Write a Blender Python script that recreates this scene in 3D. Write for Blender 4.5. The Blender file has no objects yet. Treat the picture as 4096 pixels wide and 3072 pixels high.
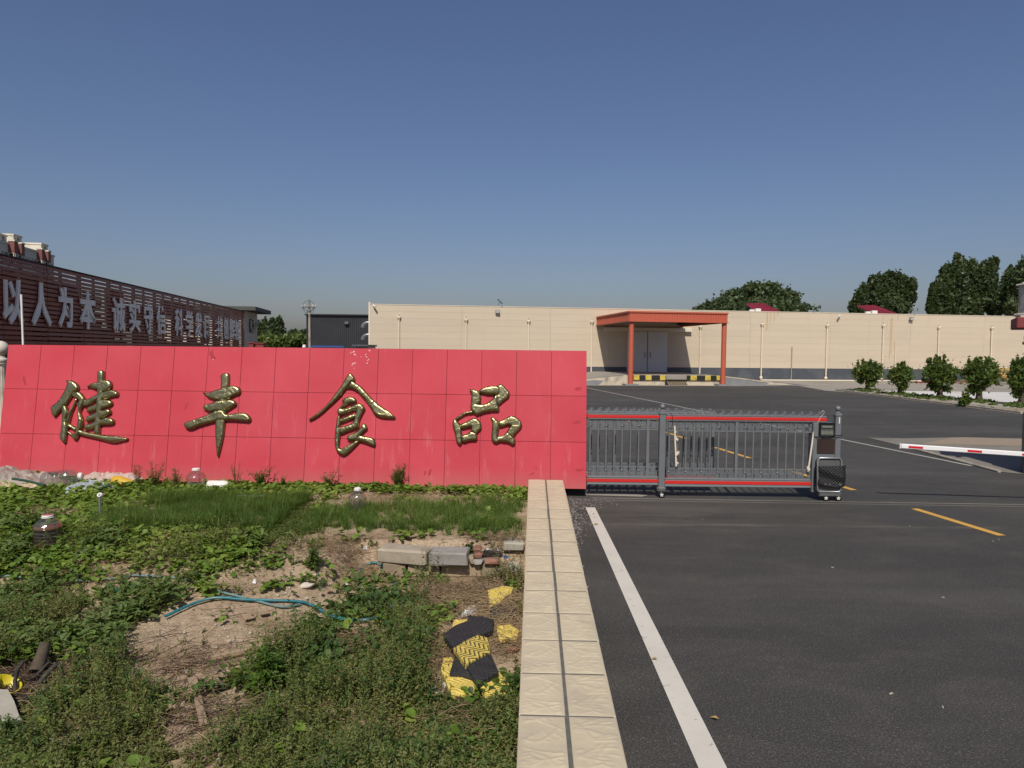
import bpy, math, random
import numpy as np
from mathutils import Vector, Matrix, geometry as mgeo

# ------------------------------------------------------------------ camera, sky, sun, exposure
SC = bpy.context.scene
COL = SC.collection
FPX, CAM_H, ROLL = 2840.0, 2.72, 0.0108          # focal length in photo pixels, eye height, camera roll
PITCH = math.atan(136 / FPX)
_up0 = np.array([0, math.sin(PITCH), math.cos(PITCH)])
_fw = np.array([0, math.cos(PITCH), -math.sin(PITCH)])
_rx = math.cos(ROLL) * np.array([1.0, 0, 0]) + math.sin(ROLL) * _up0
_ry = -math.sin(ROLL) * np.array([1.0, 0, 0]) + math.cos(ROLL) * _up0
_C = np.array([0, 0, CAM_H])
cam = bpy.data.cameras.new('camera')
cam.sensor_fit = 'HORIZONTAL'; cam.sensor_width = 36.0; cam.lens = FPX * 36 / 4096
cam.clip_start = 0.1; cam.clip_end = 6000
camo = bpy.data.objects.new('camera', cam); COL.objects.link(camo)
M = Matrix(((_rx[0], _ry[0], -_fw[0], 0), (_rx[1], _ry[1], -_fw[1], 0), (_rx[2], _ry[2], -_fw[2], CAM_H), (0, 0, 0, 1)))
camo.matrix_world = M
SC.camera = camo

SUN_EL, SUN_AZ = math.radians(48), math.radians(6)   # sun behind the camera, a little to the left
sdir = Vector((math.sin(SUN_AZ) * math.cos(SUN_EL), math.cos(SUN_AZ) * math.cos(SUN_EL), -math.sin(SUN_EL)))
world = bpy.data.worlds.new('World'); SC.world = world; world.use_nodes = True
wn = world.node_tree.nodes; wl = world.node_tree.links
bg = wn['Background']
sky = wn.new('ShaderNodeTexSky'); sky.sky_type = 'NISHITA'; sky.sun_disc = False
sky.sun_elevation = SUN_EL; sky.sun_rotation = math.pi + SUN_AZ
sky.altitude = 0; sky.air_density = 1.2; sky.dust_density = 1.7; sky.ozone_density = 5.0
tint = wn.new('ShaderNodeMix'); tint.data_type = 'RGBA'; tint.blend_type = 'MULTIPLY'; tint.inputs[0].default_value = 1.0
tint.inputs[7].default_value = (1.03, 0.96, 1.07, 1.0)
wl.new(sky.outputs[0], tint.inputs[6]); wl.new(tint.outputs[2], bg.inputs[0]); bg.inputs[1].default_value = 0.068
sun = bpy.data.lights.new('sun', 'SUN'); sun.energy = 4.0; sun.angle = math.radians(0.5); sun.color = (1.0, 0.94, 0.85)
suno = bpy.data.objects.new('sun', sun); COL.objects.link(suno)
suno.rotation_euler = sdir.to_track_quat('-Z', 'Y').to_euler()
vs = SC.view_settings
vs.view_transform = 'Standard'; vs.look = 'None'; vs.exposure = 0.0; vs.gamma = 1.0; vs.use_curve_mapping = False
SC.render.engine = 'CYCLES'
SC.cycles.max_bounces = 6; SC.cycles.transparent_max_bounces = 12

# ------------------------------------------------------------------ helpers
def ray(px, py):
    return (px - 2048) / FPX * _rx + (1536 - py) / FPX * _ry + _fw
def PZ(px, py, z=0.0):                       # where the line of sight meets the level z
    d = ray(px, py); return _C + d * ((z - CAM_H) / d[2])
def PY(px, py, y):
    d = ray(px, py); return _C + d * (y / d[1])
def PP(px, py, p0, n):
    d = ray(px, py); t = np.dot(np.asarray(p0) - _C, n) / np.dot(d, n); return _C + d * t

def hash2(ix, iy, s):
    h = (ix * 374761393 + iy * 668265263 + s * 974634777) & 0xFFFFFFFF
    h = ((h ^ (h >> 13)) * 1274126177) & 0xFFFFFFFF
    return ((h ^ (h >> 16)) & 0xFFFF) / 65535.0
def vnoise(x, y, s=0):
    x = np.asarray(x, float); y = np.asarray(y, float)
    ix = np.floor(x).astype(np.int64); iy = np.floor(y).astype(np.int64)
    fx = x - ix; fy = y - iy; fx = fx * fx * (3 - 2 * fx); fy = fy * fy * (3 - 2 * fy)
    a = hash2(ix, iy, s); b = hash2(ix + 1, iy, s); c = hash2(ix, iy + 1, s); d = hash2(ix + 1, iy + 1, s)
    return (a + (b - a) * fx) * (1 - fy) + (c + (d - c) * fx) * fy
def fbm(x, y, s=0, o=4):
    t = 0; a = 0.5
    for k in range(o):
        t = t + a * vnoise(np.asarray(x) * 2 ** k, np.asarray(y) * 2 ** k, s + k); a *= 0.5
    return t
def sstep(a, b, x):
    t = np.clip((np.asarray(x, float) - a) / (b - a), 0, 1); return t * t * (3 - 2 * t)

# garden terrain: a terrace by the sign, a step down along the kerb stones, a lower rough patch
def gz(x, y):
    x = np.asarray(x, float); y = np.asarray(y, float)
    left = sstep(-1.9, -2.6, x)
    e0 = 9.45 * (1 - left) + 7.3 * left
    e1 = 9.62 * (1 - left) + 9.9 * left
    t = sstep(0, 1, (y - e0) / (e1 - e0))
    z = -0.28 + 0.38 * t
    z = z + 0.16 * sstep(5.2, 3.6, y)
    z = z + (fbm(x * 1.3, y * 1.3, 3) - 0.47) * 0.10 * (1 - 0.6 * t) + (fbm(x * 5, y * 5, 9, 3) - 0.44) * 0.06 * (1 - 0.5 * t)
    z = z + 0.10 * sstep(-6.5, -9.5, x) * t
    return z
def PG(px, py, h=0.0):                       # where the line of sight meets the garden ground (+h)
    d = ray(px, py); lo = 2.0
    for k in range(400):
        t = 2.0 + k * 0.04
        p = _C + d * t
        if p[2] < float(gz(p[0], p[1])) + h:
            a, b = t - 0.04, t
            for q in range(12):
                m = (a + b) / 2; p = _C + d * m
                if p[2] < float(gz(p[0], p[1])) + h: b = m
                else: a = m
            return _C + d * b
    return _C + d * 14

class MB:
    def __init__(s): s.v = []; s.f = []; s.m = []; s.sm = []
    def add(s, vs, fs, mi=0, sm=False):
        o = len(s.v); s.v.extend([tuple(map(float, v)) for v in vs])
        for f in fs: s.f.append(tuple(i + o for i in f)); s.m.append(mi); s.sm.append(sm)
        return s
    def box(s, c, d, rz=0.0, mi=0, mat=None, bev=0.0):
        x, y, z = d[0] / 2, d[1] / 2, d[2] / 2
        if bev > 0:
            b = min(bev, x * .9, y * .9, z * .9)
            vs = []; 
            for sx in (-1, 1):
                for sy in (-1, 1):
                    for sz in (-1, 1):
                        vs += [(sx * x, sy * (y - b), sz * (z - b)), (sx * (x - b), sy * y, sz * (z - b)), (sx * (x - b), sy * (y - b), sz * z)]
            idx = lambda sx, sy, sz, k: ((sx > 0) * 4 + (sy > 0) * 2 + (sz > 0)) * 3 + k
            fs = []
            for a in (-1, 1):
                fs.append([idx(a, p, q, 0) for p, q in ((-1, -1), (1, -1), (1, 1), (-1, 1))])
                fs.append([idx(p, a, q, 1) for p, q in ((-1, -1), (1, -1), (1, 1), (-1, 1))])
                fs.append([idx(p, q, a, 2) for p, q in ((-1, -1), (1, -1), (1, 1), (-1, 1))])
                for c2 in (-1, 1):
                    fs.append([idx(a, c2, -1, 0), idx(a, c2, 1, 0), idx(a, c2, 1, 1), idx(a, c2, -1, 1)])
                    fs.append([idx(a, -1, c2, 0), idx(a, 1, c2, 0), idx(a, 1, c2, 2), idx(a, -1, c2, 2)])
                    fs.append([idx(-1, a, c2, 1), idx(1, a, c2, 1), idx(1, a, c2, 2), idx(-1, a, c2, 2)])
                    for d2 in (-1, 1): fs.append([idx(a, c2, d2, k) for k in range(3)])
        else:
            vs = [(sx * x, sy * y, sz * z) for sx in (-1, 1) for sy in (-1, 1) for sz in (-1, 1)]
            fs = [(0, 1, 3, 2), (4, 6, 7, 5), (0, 4, 5, 1), (2, 3, 7, 6), (0, 2, 6, 4), (1, 5, 7, 3)]
        R = mat if mat is not None else Matrix.Rotation(rz, 4, 'Z')
        c = Vector(c)
        return s.add([tuple((R @ Vector(v)) + c) for v in vs], fs, mi)
    def quad(s, a, b, c, d, mi=0): return s.add([a, b, c, d], [(0, 1, 2, 3)], mi)
    def tube(s, pts, r, n=8, mi=0, caps=True, sm=True):
        pts = [Vector(p) for p in pts]; k = len(pts)
        rs = r if isinstance(r, (list, tuple, np.ndarray)) else [r] * k
        vs = []; prev = None
        for i, p in enumerate(pts):
            t = (pts[min(i + 1, k - 1)] - pts[max(i - 1, 0)]).normalized()
            if prev is None:
                u = t.cross(Vector((0, 0, 1)) if abs(t.z) < .95 else Vector((1, 0, 0))).normalized()
            else:
                u = (prev - t * prev.dot(t)).normalized()
            prev = u; w = t.cross(u)
            for j in range(n):
                a = 2 * math.pi * j / n
                vs.append(tuple(p + (u * math.cos(a) + w * math.sin(a)) * rs[i]))
        fs = [(i * n + j, i * n + (j + 1) % n, (i + 1) * n + (j + 1) % n, (i + 1) * n + j) for i in range(k - 1) for j in range(n)]
        s.add(vs, fs, mi, sm)
        if caps:
            s.add(vs[:n], [tuple(range(n))[::-1]], mi); s.add(vs[-n:], [tuple(range(n))], mi)
        return s
    def lathe(s, prof, c=(0, 0, 0), n=20, mi=0, mat=None, sm=True, wob=None):
        vs = []
        for r, z in prof:
            for j in range(n):
                a = 2 * math.pi * j / n
                rr = r * (wob(a, z) if wob else 1)
                v = Vector((rr * math.cos(a), rr * math.sin(a), z))
                if mat is not None: v = mat @ v
                vs.append(tuple(v + Vector(c)))
        k = len(prof)
        fs = [(i * n + j, i * n + (j + 1) % n, (i + 1) * n + (j + 1) % n, (i + 1) * n + j) for i in range(k - 1) for j in range(n)]
        return s.add(vs, fs, mi, sm)
    def prism(s, poly, z0, z1, mi=0, xf=None):
        n = len(poly); f = xf or (lambda x, y, z: (x, y, z))
        vs = [f(x, y, z0) for x, y in poly] + [f(x, y, z1) for x, y in poly]
        fs = [tuple(range(n))[::-1], tuple(range(n, 2 * n))] + [(i, (i + 1) % n, n + (i + 1) % n, n + i) for i in range(n)]
        return s.add(vs, fs, mi)
    def build(s, name, mats, parent=None, local=False):
        if not isinstance(mats, (list, tuple)): mats = [mats]
        me = bpy.data.meshes.new(name)
        v = s.v
        if parent is not None and not local:
            o = wloc(parent); v = [(a[0] - o[0], a[1] - o[1], a[2] - o[2]) for a in v]
        me.from_pydata(v, [], s.f)
        for m in mats: me.materials.append(m)
        if len(mats) > 1: me.polygons.foreach_set('material_index', s.m)
        if any(s.sm): me.polygons.foreach_set('use_smooth', s.sm)
        me.update()
        return link(name, me, parent)
def wloc(o):
    v = Vector(o.location)
    while o.parent: o = o.parent; v = v + Vector(o.location)
    return v
def link(name, me, parent=None):
    ob = bpy.data.objects.new(name, me); COL.objects.link(ob)
    if parent is not None: ob.parent = parent
    return ob
def tag(o, label=None, cat=None, group=None, kind=None):
    if label: o['label'] = label
    if cat: o['category'] = cat
    if group: o['group'] = group
    if kind: o['kind'] = kind
    return o
def thing(name, label, cat, loc=(0, 0, 0), group=None, rz=0.0):
    o = bpy.data.objects.new(name, None); COL.objects.link(o)
    o.empty_display_size = 0.2
    o.location = loc; o.rotation_euler = (0, 0, rz)
    return tag(o, label, cat, group)
def dup(root, loc, rz=0.0, label=None, scale=None):
    r = root.copy(); COL.objects.link(r); r.location = loc; r.rotation_euler = (0, 0, rz)
    if scale: r.scale = scale
    if label: r['label'] = label
    for ch in list(root.children):
        c = ch.copy(); COL.objects.link(c); c.parent = r
        for g in list(ch.children):
            d = g.copy(); COL.objects.link(d); d.parent = c
    return r
def instance(ob, parent, loc=(0, 0, 0), rz=0.0, name=None):     # another piece that shares mesh data
    c = bpy.data.objects.new(name or ob.name.split('.')[0], ob.data); COL.objects.link(c)
    c.parent = parent; c.location = loc; c.rotation_euler = (0, 0, rz); return c
def np_mesh(name, V, quads=None, tris=None, mat=None, parent=None, smooth=False):
    me = bpy.data.meshes.new(name)
    V = np.asarray(V, np.float32).reshape(-1, 3)
    me.vertices.add(len(V)); me.vertices.foreach_set('co', V.ravel())
    L = []; S = []; T = []; st = 0
    for F, k in ((quads, 4), (tris, 3)):
        if F is None or len(F) == 0: continue
        F = np.asarray(F, np.int32).reshape(-1, k)
        L.append(F.ravel()); S.append(st + np.arange(len(F)) * k); T.append(np.full(len(F), k)); st += F.size
    L = np.concatenate(L).astype(np.int32); S = np.concatenate(S).astype(np.int32); T = np.concatenate(T).astype(np.int32)
    me.loops.add(len(L)); me.loops.foreach_set('vertex_index', L)
    me.polygons.add(len(S)); me.polygons.foreach_set('loop_start', S); me.polygons.foreach_set('loop_total', T)
    me.update(calc_edges=True)
    if smooth: me.polygons.foreach_set('use_smooth', np.ones(len(S), bool))
    if mat: 
        for m in (mat if isinstance(mat, (list, tuple)) else [mat]): me.materials.append(m)
    return link(name, me, parent)

# ------------------------------------------------------------------ materials
def nm(name):
    m = bpy.data.materials.new(name); m.use_nodes = True
    nt = m.node_tree; b = nt.nodes['Principled BSDF']
    return m, nt, b
def N(nt, t, **kw):
    n = nt.nodes.new(t)
    for k, v in kw.items():
        if k.startswith('i_'): n.inputs[int(k[2:]) if k[2:].isdigit() else k[2:]].default_value = v
        else: setattr(n, k, v)
    return n
def rgba(c): return (c[0], c[1], c[2], 1.0)
def ramp(nt, fac, stops):
    r = N(nt, 'ShaderNodeValToRGB'); e = r.color_ramp.elements
    while len(e) < len(stops): e.new(0.5)
    for el, (p, c) in zip(e, stops):
        el.position = p; el.color = rgba(c) if not isinstance(c, (int, float)) else (c, c, c, 1)
    nt.links.new(fac, r.inputs[0]); return r.outputs[0]
def noise(nt, vec, scale, detail=4, rough=0.55, dist=0.0):
    n = N(nt, 'ShaderNodeTexNoise'); n.inputs['Scale'].default_value = scale; n.inputs['Detail'].default_value = detail
    n.inputs['Roughness'].default_value = rough; n.inputs['Distortion'].default_value = dist
    nt.links.new(vec, n.inputs['Vector']); return n.outputs['Fac']
def mapping(nt, vec, scale=(1, 1, 1), rot=(0, 0, 0), loc=(0, 0, 0)):
    mp = N(nt, 'ShaderNodeMapping'); mp.inputs['Scale'].default_value = scale; mp.inputs['Rotation'].default_value = rot; mp.inputs['Location'].default_value = loc
    nt.links.new(vec, mp.inputs['Vector']); return mp.outputs[0]
def mix(nt, fac, a, b, mode='MIX'):
    m = N(nt, 'ShaderNodeMix', data_type='RGBA', blend_type=mode)
    for sock, v in ((m.inputs[0], fac), (m.inputs[6], a), (m.inputs[7], b)):
        if isinstance(v, (int, float)): sock.default_value = v
        elif isinstance(v, tuple): sock.default_value = rgba(v)
        else: nt.links.new(v, sock)
    return m.outputs[2]
def math_(nt, op, a, b=0.0, c=None):
    m = N(nt, 'ShaderNodeMath', operation=op)
    for i, v in enumerate((a, b) if c is None else (a, b, c)):
        if isinstance(v, (int, float)): m.inputs[i].default_value = v
        else: nt.links.new(v, m.inputs[i])
    return m.outputs[0]
def bump(nt, b, h, strength=0.3, dist=0.01):
    bp = N(nt, 'ShaderNodeBump'); bp.inputs['Strength'].default_value = strength; bp.inputs['Distance'].default_value = dist
    nt.links.new(h, bp.inputs['Height']); nt.links.new(bp.outputs[0], b.inputs['Normal'])
def geo_pos(nt): return N(nt, 'ShaderNodeNewGeometry').outputs['Position']
def obj_co(nt): return N(nt, 'ShaderNodeTexCoord').outputs['Object']
def pmat(name, c1, c2=None, scale=6, rough=0.7, metal=0.0, bs=0.15, bscale=None, dirt=None, dscale=1.5, spec=0.5, rnd=0.0, world_co=True, coat=0.0):
    m, nt, b = nm(name)
    co = geo_pos(nt) if world_co else obj_co(nt)
    c2 = c2 or tuple(x * 0.8 for x in c1)
    f = noise(nt, co, scale, 5, 0.6)
    col = mix(nt, ramp(nt, f, [(0.3, 0.0), (0.7, 1.0)]), c1, c2)
    if dirt:
        g = noise(nt, co, dscale, 6, 0.65, 0.4)
        col = mix(nt, ramp(nt, g, [(0.5, 0.0), (0.72, 0.85)]), col, dirt)
    if rnd > 0:
        r = N(nt, 'ShaderNodeObjectInfo').outputs['Random']
        hs = N(nt, 'ShaderNodeHueSaturation'); nt.links.new(col, hs.inputs['Color'])
        nt.links.new(math_(nt, 'MULTIPLY_ADD', r, rnd, 1 - rnd / 2), hs.inputs['Value']); col = hs.outputs[0]
    nt.links.new(col, b.inputs['Base Color'])
    nt.links.new(math_(nt, 'MULTIPLY_ADD', f, 0.3, rough - 0.15), b.inputs['Roughness'])
    b.inputs['Metallic'].default_value = metal; b.inputs['Specular IOR Level'].default_value = spec
    b.inputs['Coat Weight'].default_value = coat
    if bs > 0: bump(nt, b, noise(nt, co, bscale or scale * 6, 4, 0.6), bs, 0.01)
    return m
def leafmat(name, stops, rough=0.5, trans=0.35, nscale=0.9):
    m, nt, b = nm(name)
    g = N(nt, 'ShaderNodeNewGeometry')
    f = math_(nt, 'ADD', math_(nt, 'MULTIPLY', g.outputs['Random Per Island'], 0.5), math_(nt, 'MULTIPLY_ADD', noise(nt, g.outputs['Position'], nscale, 4), 1.3, -0.38))
    col = ramp(nt, f, stops)
    nt.links.new(col, b.inputs['Base Color']); b.inputs['Roughness'].default_value = rough; b.inputs['Specular IOR Level'].default_value = 0.3
    tr = N(nt, 'ShaderNodeBsdfTranslucent'); nt.links.new(mix(nt, 0.5, col, (0.25, 0.32, 0.04)), tr.inputs[0])
    ms = N(nt, 'ShaderNodeMixShader'); ms.inputs[0].default_value = trans
    nt.links.new(b.outputs[0], ms.inputs[1]); nt.links.new(tr.outputs[0], ms.inputs[2])
    nt.links.new(ms.outputs[0], nt.nodes['Material Output'].inputs[0]); return m
MT = {}
def build_materials():
    # asphalt: aggregate speckle near, broad worn streaks along the traffic
    m, nt, b = nm('asphalt'); co = geo_pos(nt)
    big = noise(nt, mapping(nt, co, (0.10, 0.35, 1)), 1.0, 6, 0.62, 0.6)
    mid = noise(nt, mapping(nt, co, (0.5, 0.9, 1)), 1.6, 6, 0.7, 0.8)
    fine = noise(nt, co, 160, 2, 0.7)
    vor = N(nt, 'ShaderNodeTexVoronoi'); vor.inputs['Scale'].default_value = 130; nt.links.new(co, vor.inputs['Vector'])
    base = ramp(nt, big, [(0.30, (0.040, 0.0385, 0.0355)), (0.48, (0.050, 0.048, 0.044)), (0.68, (0.080, 0.0765, 0.069))])
    base = mix(nt, ramp(nt, mid, [(0.46, 0.0), (0.76, 0.40)]), base, (0.115, 0.105, 0.092))
    col = mix(nt, 1.0, base, ramp(nt, fine, [(0.3, (0.5, 0.5, 0.5)), (0.5, (0.95, 0.95, 0.95)), (0.72, (1.9, 1.85, 1.75))]), 'MULTIPLY')
    col = mix(nt, 1.0, col, ramp(nt, noise(nt, co, 62, 3, 0.75), [(0.34, (0.48, 0.48, 0.48)), (0.5, (0.88, 0.88, 0.87)), (0.68, (1.75, 1.70, 1.60))]), 'MULTIPLY')
    sep = N(nt, 'ShaderNodeSeparateColor'); nt.links.new(vor.outputs['Color'], sep.inputs[0])
    chips = math_(nt, 'GREATER_THAN', sep.outputs[0], 0.965)
    col = mix(nt, math_(nt, 'MULTIPLY', chips, 0.40), col, (0.22, 0.21, 0.19))
    # dusty band by the gate
    sx = N(nt, 'ShaderNodeSeparateXYZ'); nt.links.new(co, sx.inputs[0])
    dn = noise(nt, mapping(nt, co, (0.35, 1.3, 1)), 1.5, 6, 0.7, 0.5)
    yb = math_(nt, 'SUBTRACT', 1.0, math_(nt, 'MULTIPLY', math_(nt, 'ABSOLUTE', math_(nt, 'SUBTRACT', sx.outputs[1], 11.8)), 0.55))
    xb = math_(nt, 'SUBTRACT', 1.0, math_(nt, 'MULTIPLY', math_(nt, 'ABSOLUTE', math_(nt, 'SUBTRACT', sx.outputs[0], 2.5)), 0.22))
    band = N(nt, 'ShaderNodeClamp'); nt.links.new(math_(nt, 'MULTIPLY', math_(nt, 'MAXIMUM', yb, 0.0), math_(nt, 'MAXIMUM', xb, 0.0)), band.inputs[0])
    col = mix(nt, math_(nt, 'MULTIPLY', band.outputs[0], ramp(nt, dn, [(0.4, 0.0), (0.7, 0.75)])), col, (0.13, 0.115, 0.095))
    ys_ = math_(nt, 'ADD', sx.outputs[1], math_(nt, 'MULTIPLY', noise(nt, co, 0.8, 4), 0.25))
    seam = math_(nt, 'SUBTRACT', 1.0, math_(nt, 'MULTIPLY', math_(nt, 'ABSOLUTE', math_(nt, 'SUBTRACT', ys_, 11.2)), 9.0))
    cl = N(nt, 'ShaderNodeClamp'); nt.links.new(seam, cl.inputs[0])
    col = mix(nt, math_(nt, 'MULTIPLY', cl.outputs[0], ramp(nt, noise(nt, mapping(nt, co, (0.6, 1, 1)), 2.0, 5, 0.7), [(0.35, 0.0), (0.65, 0.6)])), col, (0.16, 0.145, 0.12))
    nt.links.new(col, b.inputs['Base Color']); b.inputs['Roughness'].default_value = 0.82; b.inputs['Specular IOR Level'].default_value = 0.35
    hsum = math_(nt, 'ADD', fine, math_(nt, 'MULTIPLY', vor.outputs['Distance'], 0.6))
    bump(nt, b, hsum, 0.55, 0.006); MT['asphalt'] = m
    def paint(name, c, under=(0.05, 0.048, 0.045), amt=0.62):
        m, nt, b = nm(name); co = geo_pos(nt)
        w = noise(nt, co, 7, 8, 0.75, 0.3); f = noise(nt, co, 120, 2, 0.6)
        d = noise(nt, co, 1.4, 5, 0.6)
        k = math_(nt, 'ADD', math_(nt, 'MULTIPLY', w, 0.7), math_(nt, 'MULTIPLY', f, 0.3))
        col = mix(nt, ramp(nt, d, [(0.35, 0.0), (0.75, 0.5)]), c, tuple(x * 0.72 for x in c))
        col = mix(nt, ramp(nt, k, [(amt, 0.0), (amt + 0.05, 0.85)]), col, under)
        nt.links.new(col, b.inputs['Base Color']); b.inputs['Roughness'].default_value = 0.75
        bump(nt, b, f, 0.3, 0.004); return m
    MT['white_paint'] = paint('white_road_paint', (0.60, 0.56, 0.48), amt=0.585)
    MT['yellow_paint'] = paint('yellow_road_paint', (0.60, 0.33, 0.06), amt=0.60)
    MT['white_far'] = paint('worn_white_paint', (0.40, 0.37, 0.32), amt=0.57)
    MT['concrete'] = pmat('yard_concrete', (0.26, 0.235, 0.195), (0.31, 0.28, 0.23), 1.2, 0.85, bs=0.2, bscale=30, dirt=(0.18, 0.15, 0.115), dscale=0.25)
    MT['concrete_white'] = pmat('pale_concrete', (0.55, 0.53, 0.50), (0.62, 0.60, 0.56), 0.8, 0.85, bs=0.1, dirt=(0.42, 0.40, 0.36), dscale=0.3)
    MT['kerb'] = pmat('kerb_concrete', (0.40, 0.36, 0.29), (0.30, 0.26, 0.21), 8, 0.9, bs=0.3, dirt=(0.15, 0.125, 0.09), dscale=2)
    MT['dusty'] = pmat('dusty_paving', (0.165, 0.15, 0.125), (0.22, 0.195, 0.155), 0.8, 0.9, bs=0.2, bscale=40, dirt=(0.10, 0.092, 0.08), dscale=0.5)
    MT['sand'] = pmat('tan_soil', (0.30, 0.235, 0.165), (0.24, 0.19, 0.135), 5, 0.95, bs=0.5, bscale=40)
    MT['far_ground'] = pmat('far_ground', (0.14, 0.13, 0.075), (0.08, 0.09, 0.04), 0.05, 0.95, bs=0.0)
    # garden soil: pale dry clay with cracks, clods and litter
    m, nt, b = nm('garden_soil'); co = geo_pos(nt)
    a = noise(nt, co, 1.1, 6, 0.6, 0.3); c2 = noise(nt, co, 9, 6, 0.7); c3 = noise(nt, co, 60, 4, 0.7)
    vor = N(nt, 'ShaderNodeTexVoronoi', feature='DISTANCE_TO_EDGE'); vor.inputs['Scale'].default_value = 9
    nt.links.new(mix(nt, 0.12, co, N(nt, 'ShaderNodeTexNoise').outputs['Color']), vor.inputs['Vector'])
    col = ramp(nt, a, [(0.3, (0.30, 0.215, 0.135)), (0.5, (0.43, 0.32, 0.21)), (0.7, (0.50, 0.395, 0.27))])
    col = mix(nt, ramp(nt, c2, [(0.33, 0.6), (0.52, 0.0)]), col, (0.19, 0.13, 0.08))
    col = mix(nt, 1.0, col, ramp(nt, c3, [(0.25, (0.6, 0.6, 0.6)), (0.6, (1.1, 1.1, 1.1))]), 'MULTIPLY')
    nt.links.new(col, b.inputs['Base Color']); b.inputs['Roughness'].default_value = 0.95; b.inputs['Specular IOR Level'].default_value = 0.2
    bump(nt, b, math_(nt, 'ADD', math_(nt, 'ADD', c2, math_(nt, 'MULTIPLY', c3, 0.4)), math_(nt, 'MULTIPLY', ramp(nt, vor.outputs['Distance'], [(0.0, 0.0), (0.05, 1.0)]), 0.25)), 0.9, 0.03)
    MT['soil'] = m
    # red sign panel: faded paint with pale run-down streaks, smudges, chips
    m, nt, b = nm('red_panel'); co = geo_pos(nt)
    st = noise(nt, mapping(nt, co, (3.2, 3.2, 0.12)), 2.2, 5, 0.7)
    big = noise(nt, co, 0.7, 4, 0.6); sm = noise(nt, co, 3.0, 6, 0.7, 0.8)
    col = mix(nt, ramp(nt, big, [(0.35, 0.0), (0.7, 1.0)]), (0.49, 0.046, 0.065), (0.535, 0.066, 0.088))
    sx = N(nt, 'ShaderNodeSeparateXYZ'); nt.links.new(co, sx.inputs[0])
    low = ramp(nt, math_(nt, 'MULTIPLY', sx.outputs[2], 0.5), [(0.0, 1.0), (0.55, 0.6), (1.0, 0.12)])
    col = mix(nt, math_(nt, 'MULTIPLY', ramp(nt, st, [(0.57, 0.0), (0.75, 0.38)]), low), col, (0.66, 0.30, 0.30))
    col = mix(nt, ramp(nt, sm, [(0.66, 0.0), (0.74, 0.22)]), col, (0.42, 0.022, 0.034))
    col = mix(nt, ramp(nt, math_(nt, 'MULTIPLY', sx.outputs[2], 1.0), [(0.18, 0.30), (0.5, 0.0)]), col, (0.36, 0.20, 0.15))
    r = N(nt, 'ShaderNodeObjectInfo').outputs['Random']
    hs = N(nt, 'ShaderNodeHueSaturation'); nt.links.new(col, hs.inputs['Color']); nt.links.new(math_(nt, 'MULTIPLY_ADD', r, 0.06, 0.97), hs.inputs['Value'])
    nt.links.new(hs.outputs[0], b.inputs['Base Color']); b.inputs['Roughness'].default_value = 0.62; b.inputs['Specular IOR Level'].default_value = 0.25
    bump(nt, b, noise(nt, co, 2.2, 2), 0.12, 0.02); MT['red'] = m
    MT['red_core'] = pmat('dark_red_joint', (0.05, 0.012, 0.014), rough=0.9, bs=0)
    MT['flake'] = pmat('chipped_paint', (0.70, 0.50, 0.50), (0.75, 0.60, 0.60), 20, bs=0)
    MT['smudge'] = pmat('dark_red_mark', (0.33, 0.015, 0.03), (0.40, 0.03, 0.04), 10, bs=0)
    MT['black'] = pmat('black_plinth', (0.012, 0.012, 0.014), (0.02, 0.019, 0.018), 8, 0.8)
    m, nt, b = nm('brass'); co = geo_pos(nt)
    d = noise(nt, co, 5, 3, 0.5, 1.5); e = noise(nt, co, 40, 3, 0.6)
    nt.links.new(mix(nt, ramp(nt, e, [(0.4, 0.0), (0.7, 1.0)]), (0.33, 0.295, 0.15), (0.26, 0.235, 0.12)), b.inputs['Base Color'])
    b.inputs['Metallic'].default_value = 1.0
    nt.links.new(ramp(nt, e, [(0.30, (0.27, 0.27, 0.27)), (0.75, (0.42, 0.42, 0.42))]), b.inputs['Roughness'])
    bump(nt, b, math_(nt, 'ADD', d, math_(nt, 'MULTIPLY', noise(nt, co, 1.7, 2), 2.0)), 0.40, 0.045); MT['brass'] = m
    MT['tile'] = pmat('beige_tile', (0.575, 0.49, 0.335), (0.53, 0.455, 0.31), 2.0, 0.5, bs=0.06, bscale=150, dirt=(0.42, 0.36, 0.26), dscale=1.2, spec=0.45, rnd=0.06)
    MT['grout'] = pmat('grey_grout', (0.085, 0.08, 0.068), (0.14, 0.135, 0.11), 14, 0.9, bs=0.3)
    MT['render'] = pmat('grey_render', (0.25, 0.22, 0.17), rough=0.9, bs=0.3)
    # warehouse cladding: fine ribs, faint vertical stains
    m, nt, b = nm('cream_cladding'); co = obj_co(nt); wc = geo_pos(nt)
    sx = N(nt, 'ShaderNodeSeparateXYZ'); nt.links.new(co, sx.inputs[0])
    rib = math_(nt, 'SINE', math_(nt, 'MULTIPLY', sx.outputs[2], 62.8), 0)
    bb = noise(nt, mapping(nt, wc, (0.12, 0.12, 0.5)), 1.2, 5, 0.6)
    st = noise(nt, mapping(nt, wc, (1.6, 1.6, 0.10)), 1.0, 6, 0.75)
    col = mix(nt, ramp(nt, bb, [(0.35, 0.0), (0.7, 1.0)]), (0.575, 0.485, 0.36), (0.545, 0.458, 0.34))
    col = mix(nt, ramp(nt, st, [(0.58, 0.0), (0.85, 0.35)]), col, (0.34, 0.27, 0.18))
    ra = N(nt, 'ShaderNodeObjectInfo').outputs['Random']
    hs = N(nt, 'ShaderNodeHueSaturation'); nt.links.new(col, hs.inputs['Color']); nt.links.new(math_(nt, 'MULTIPLY_ADD', ra, 0.05, 0.975), hs.inputs['Value'])
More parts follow.
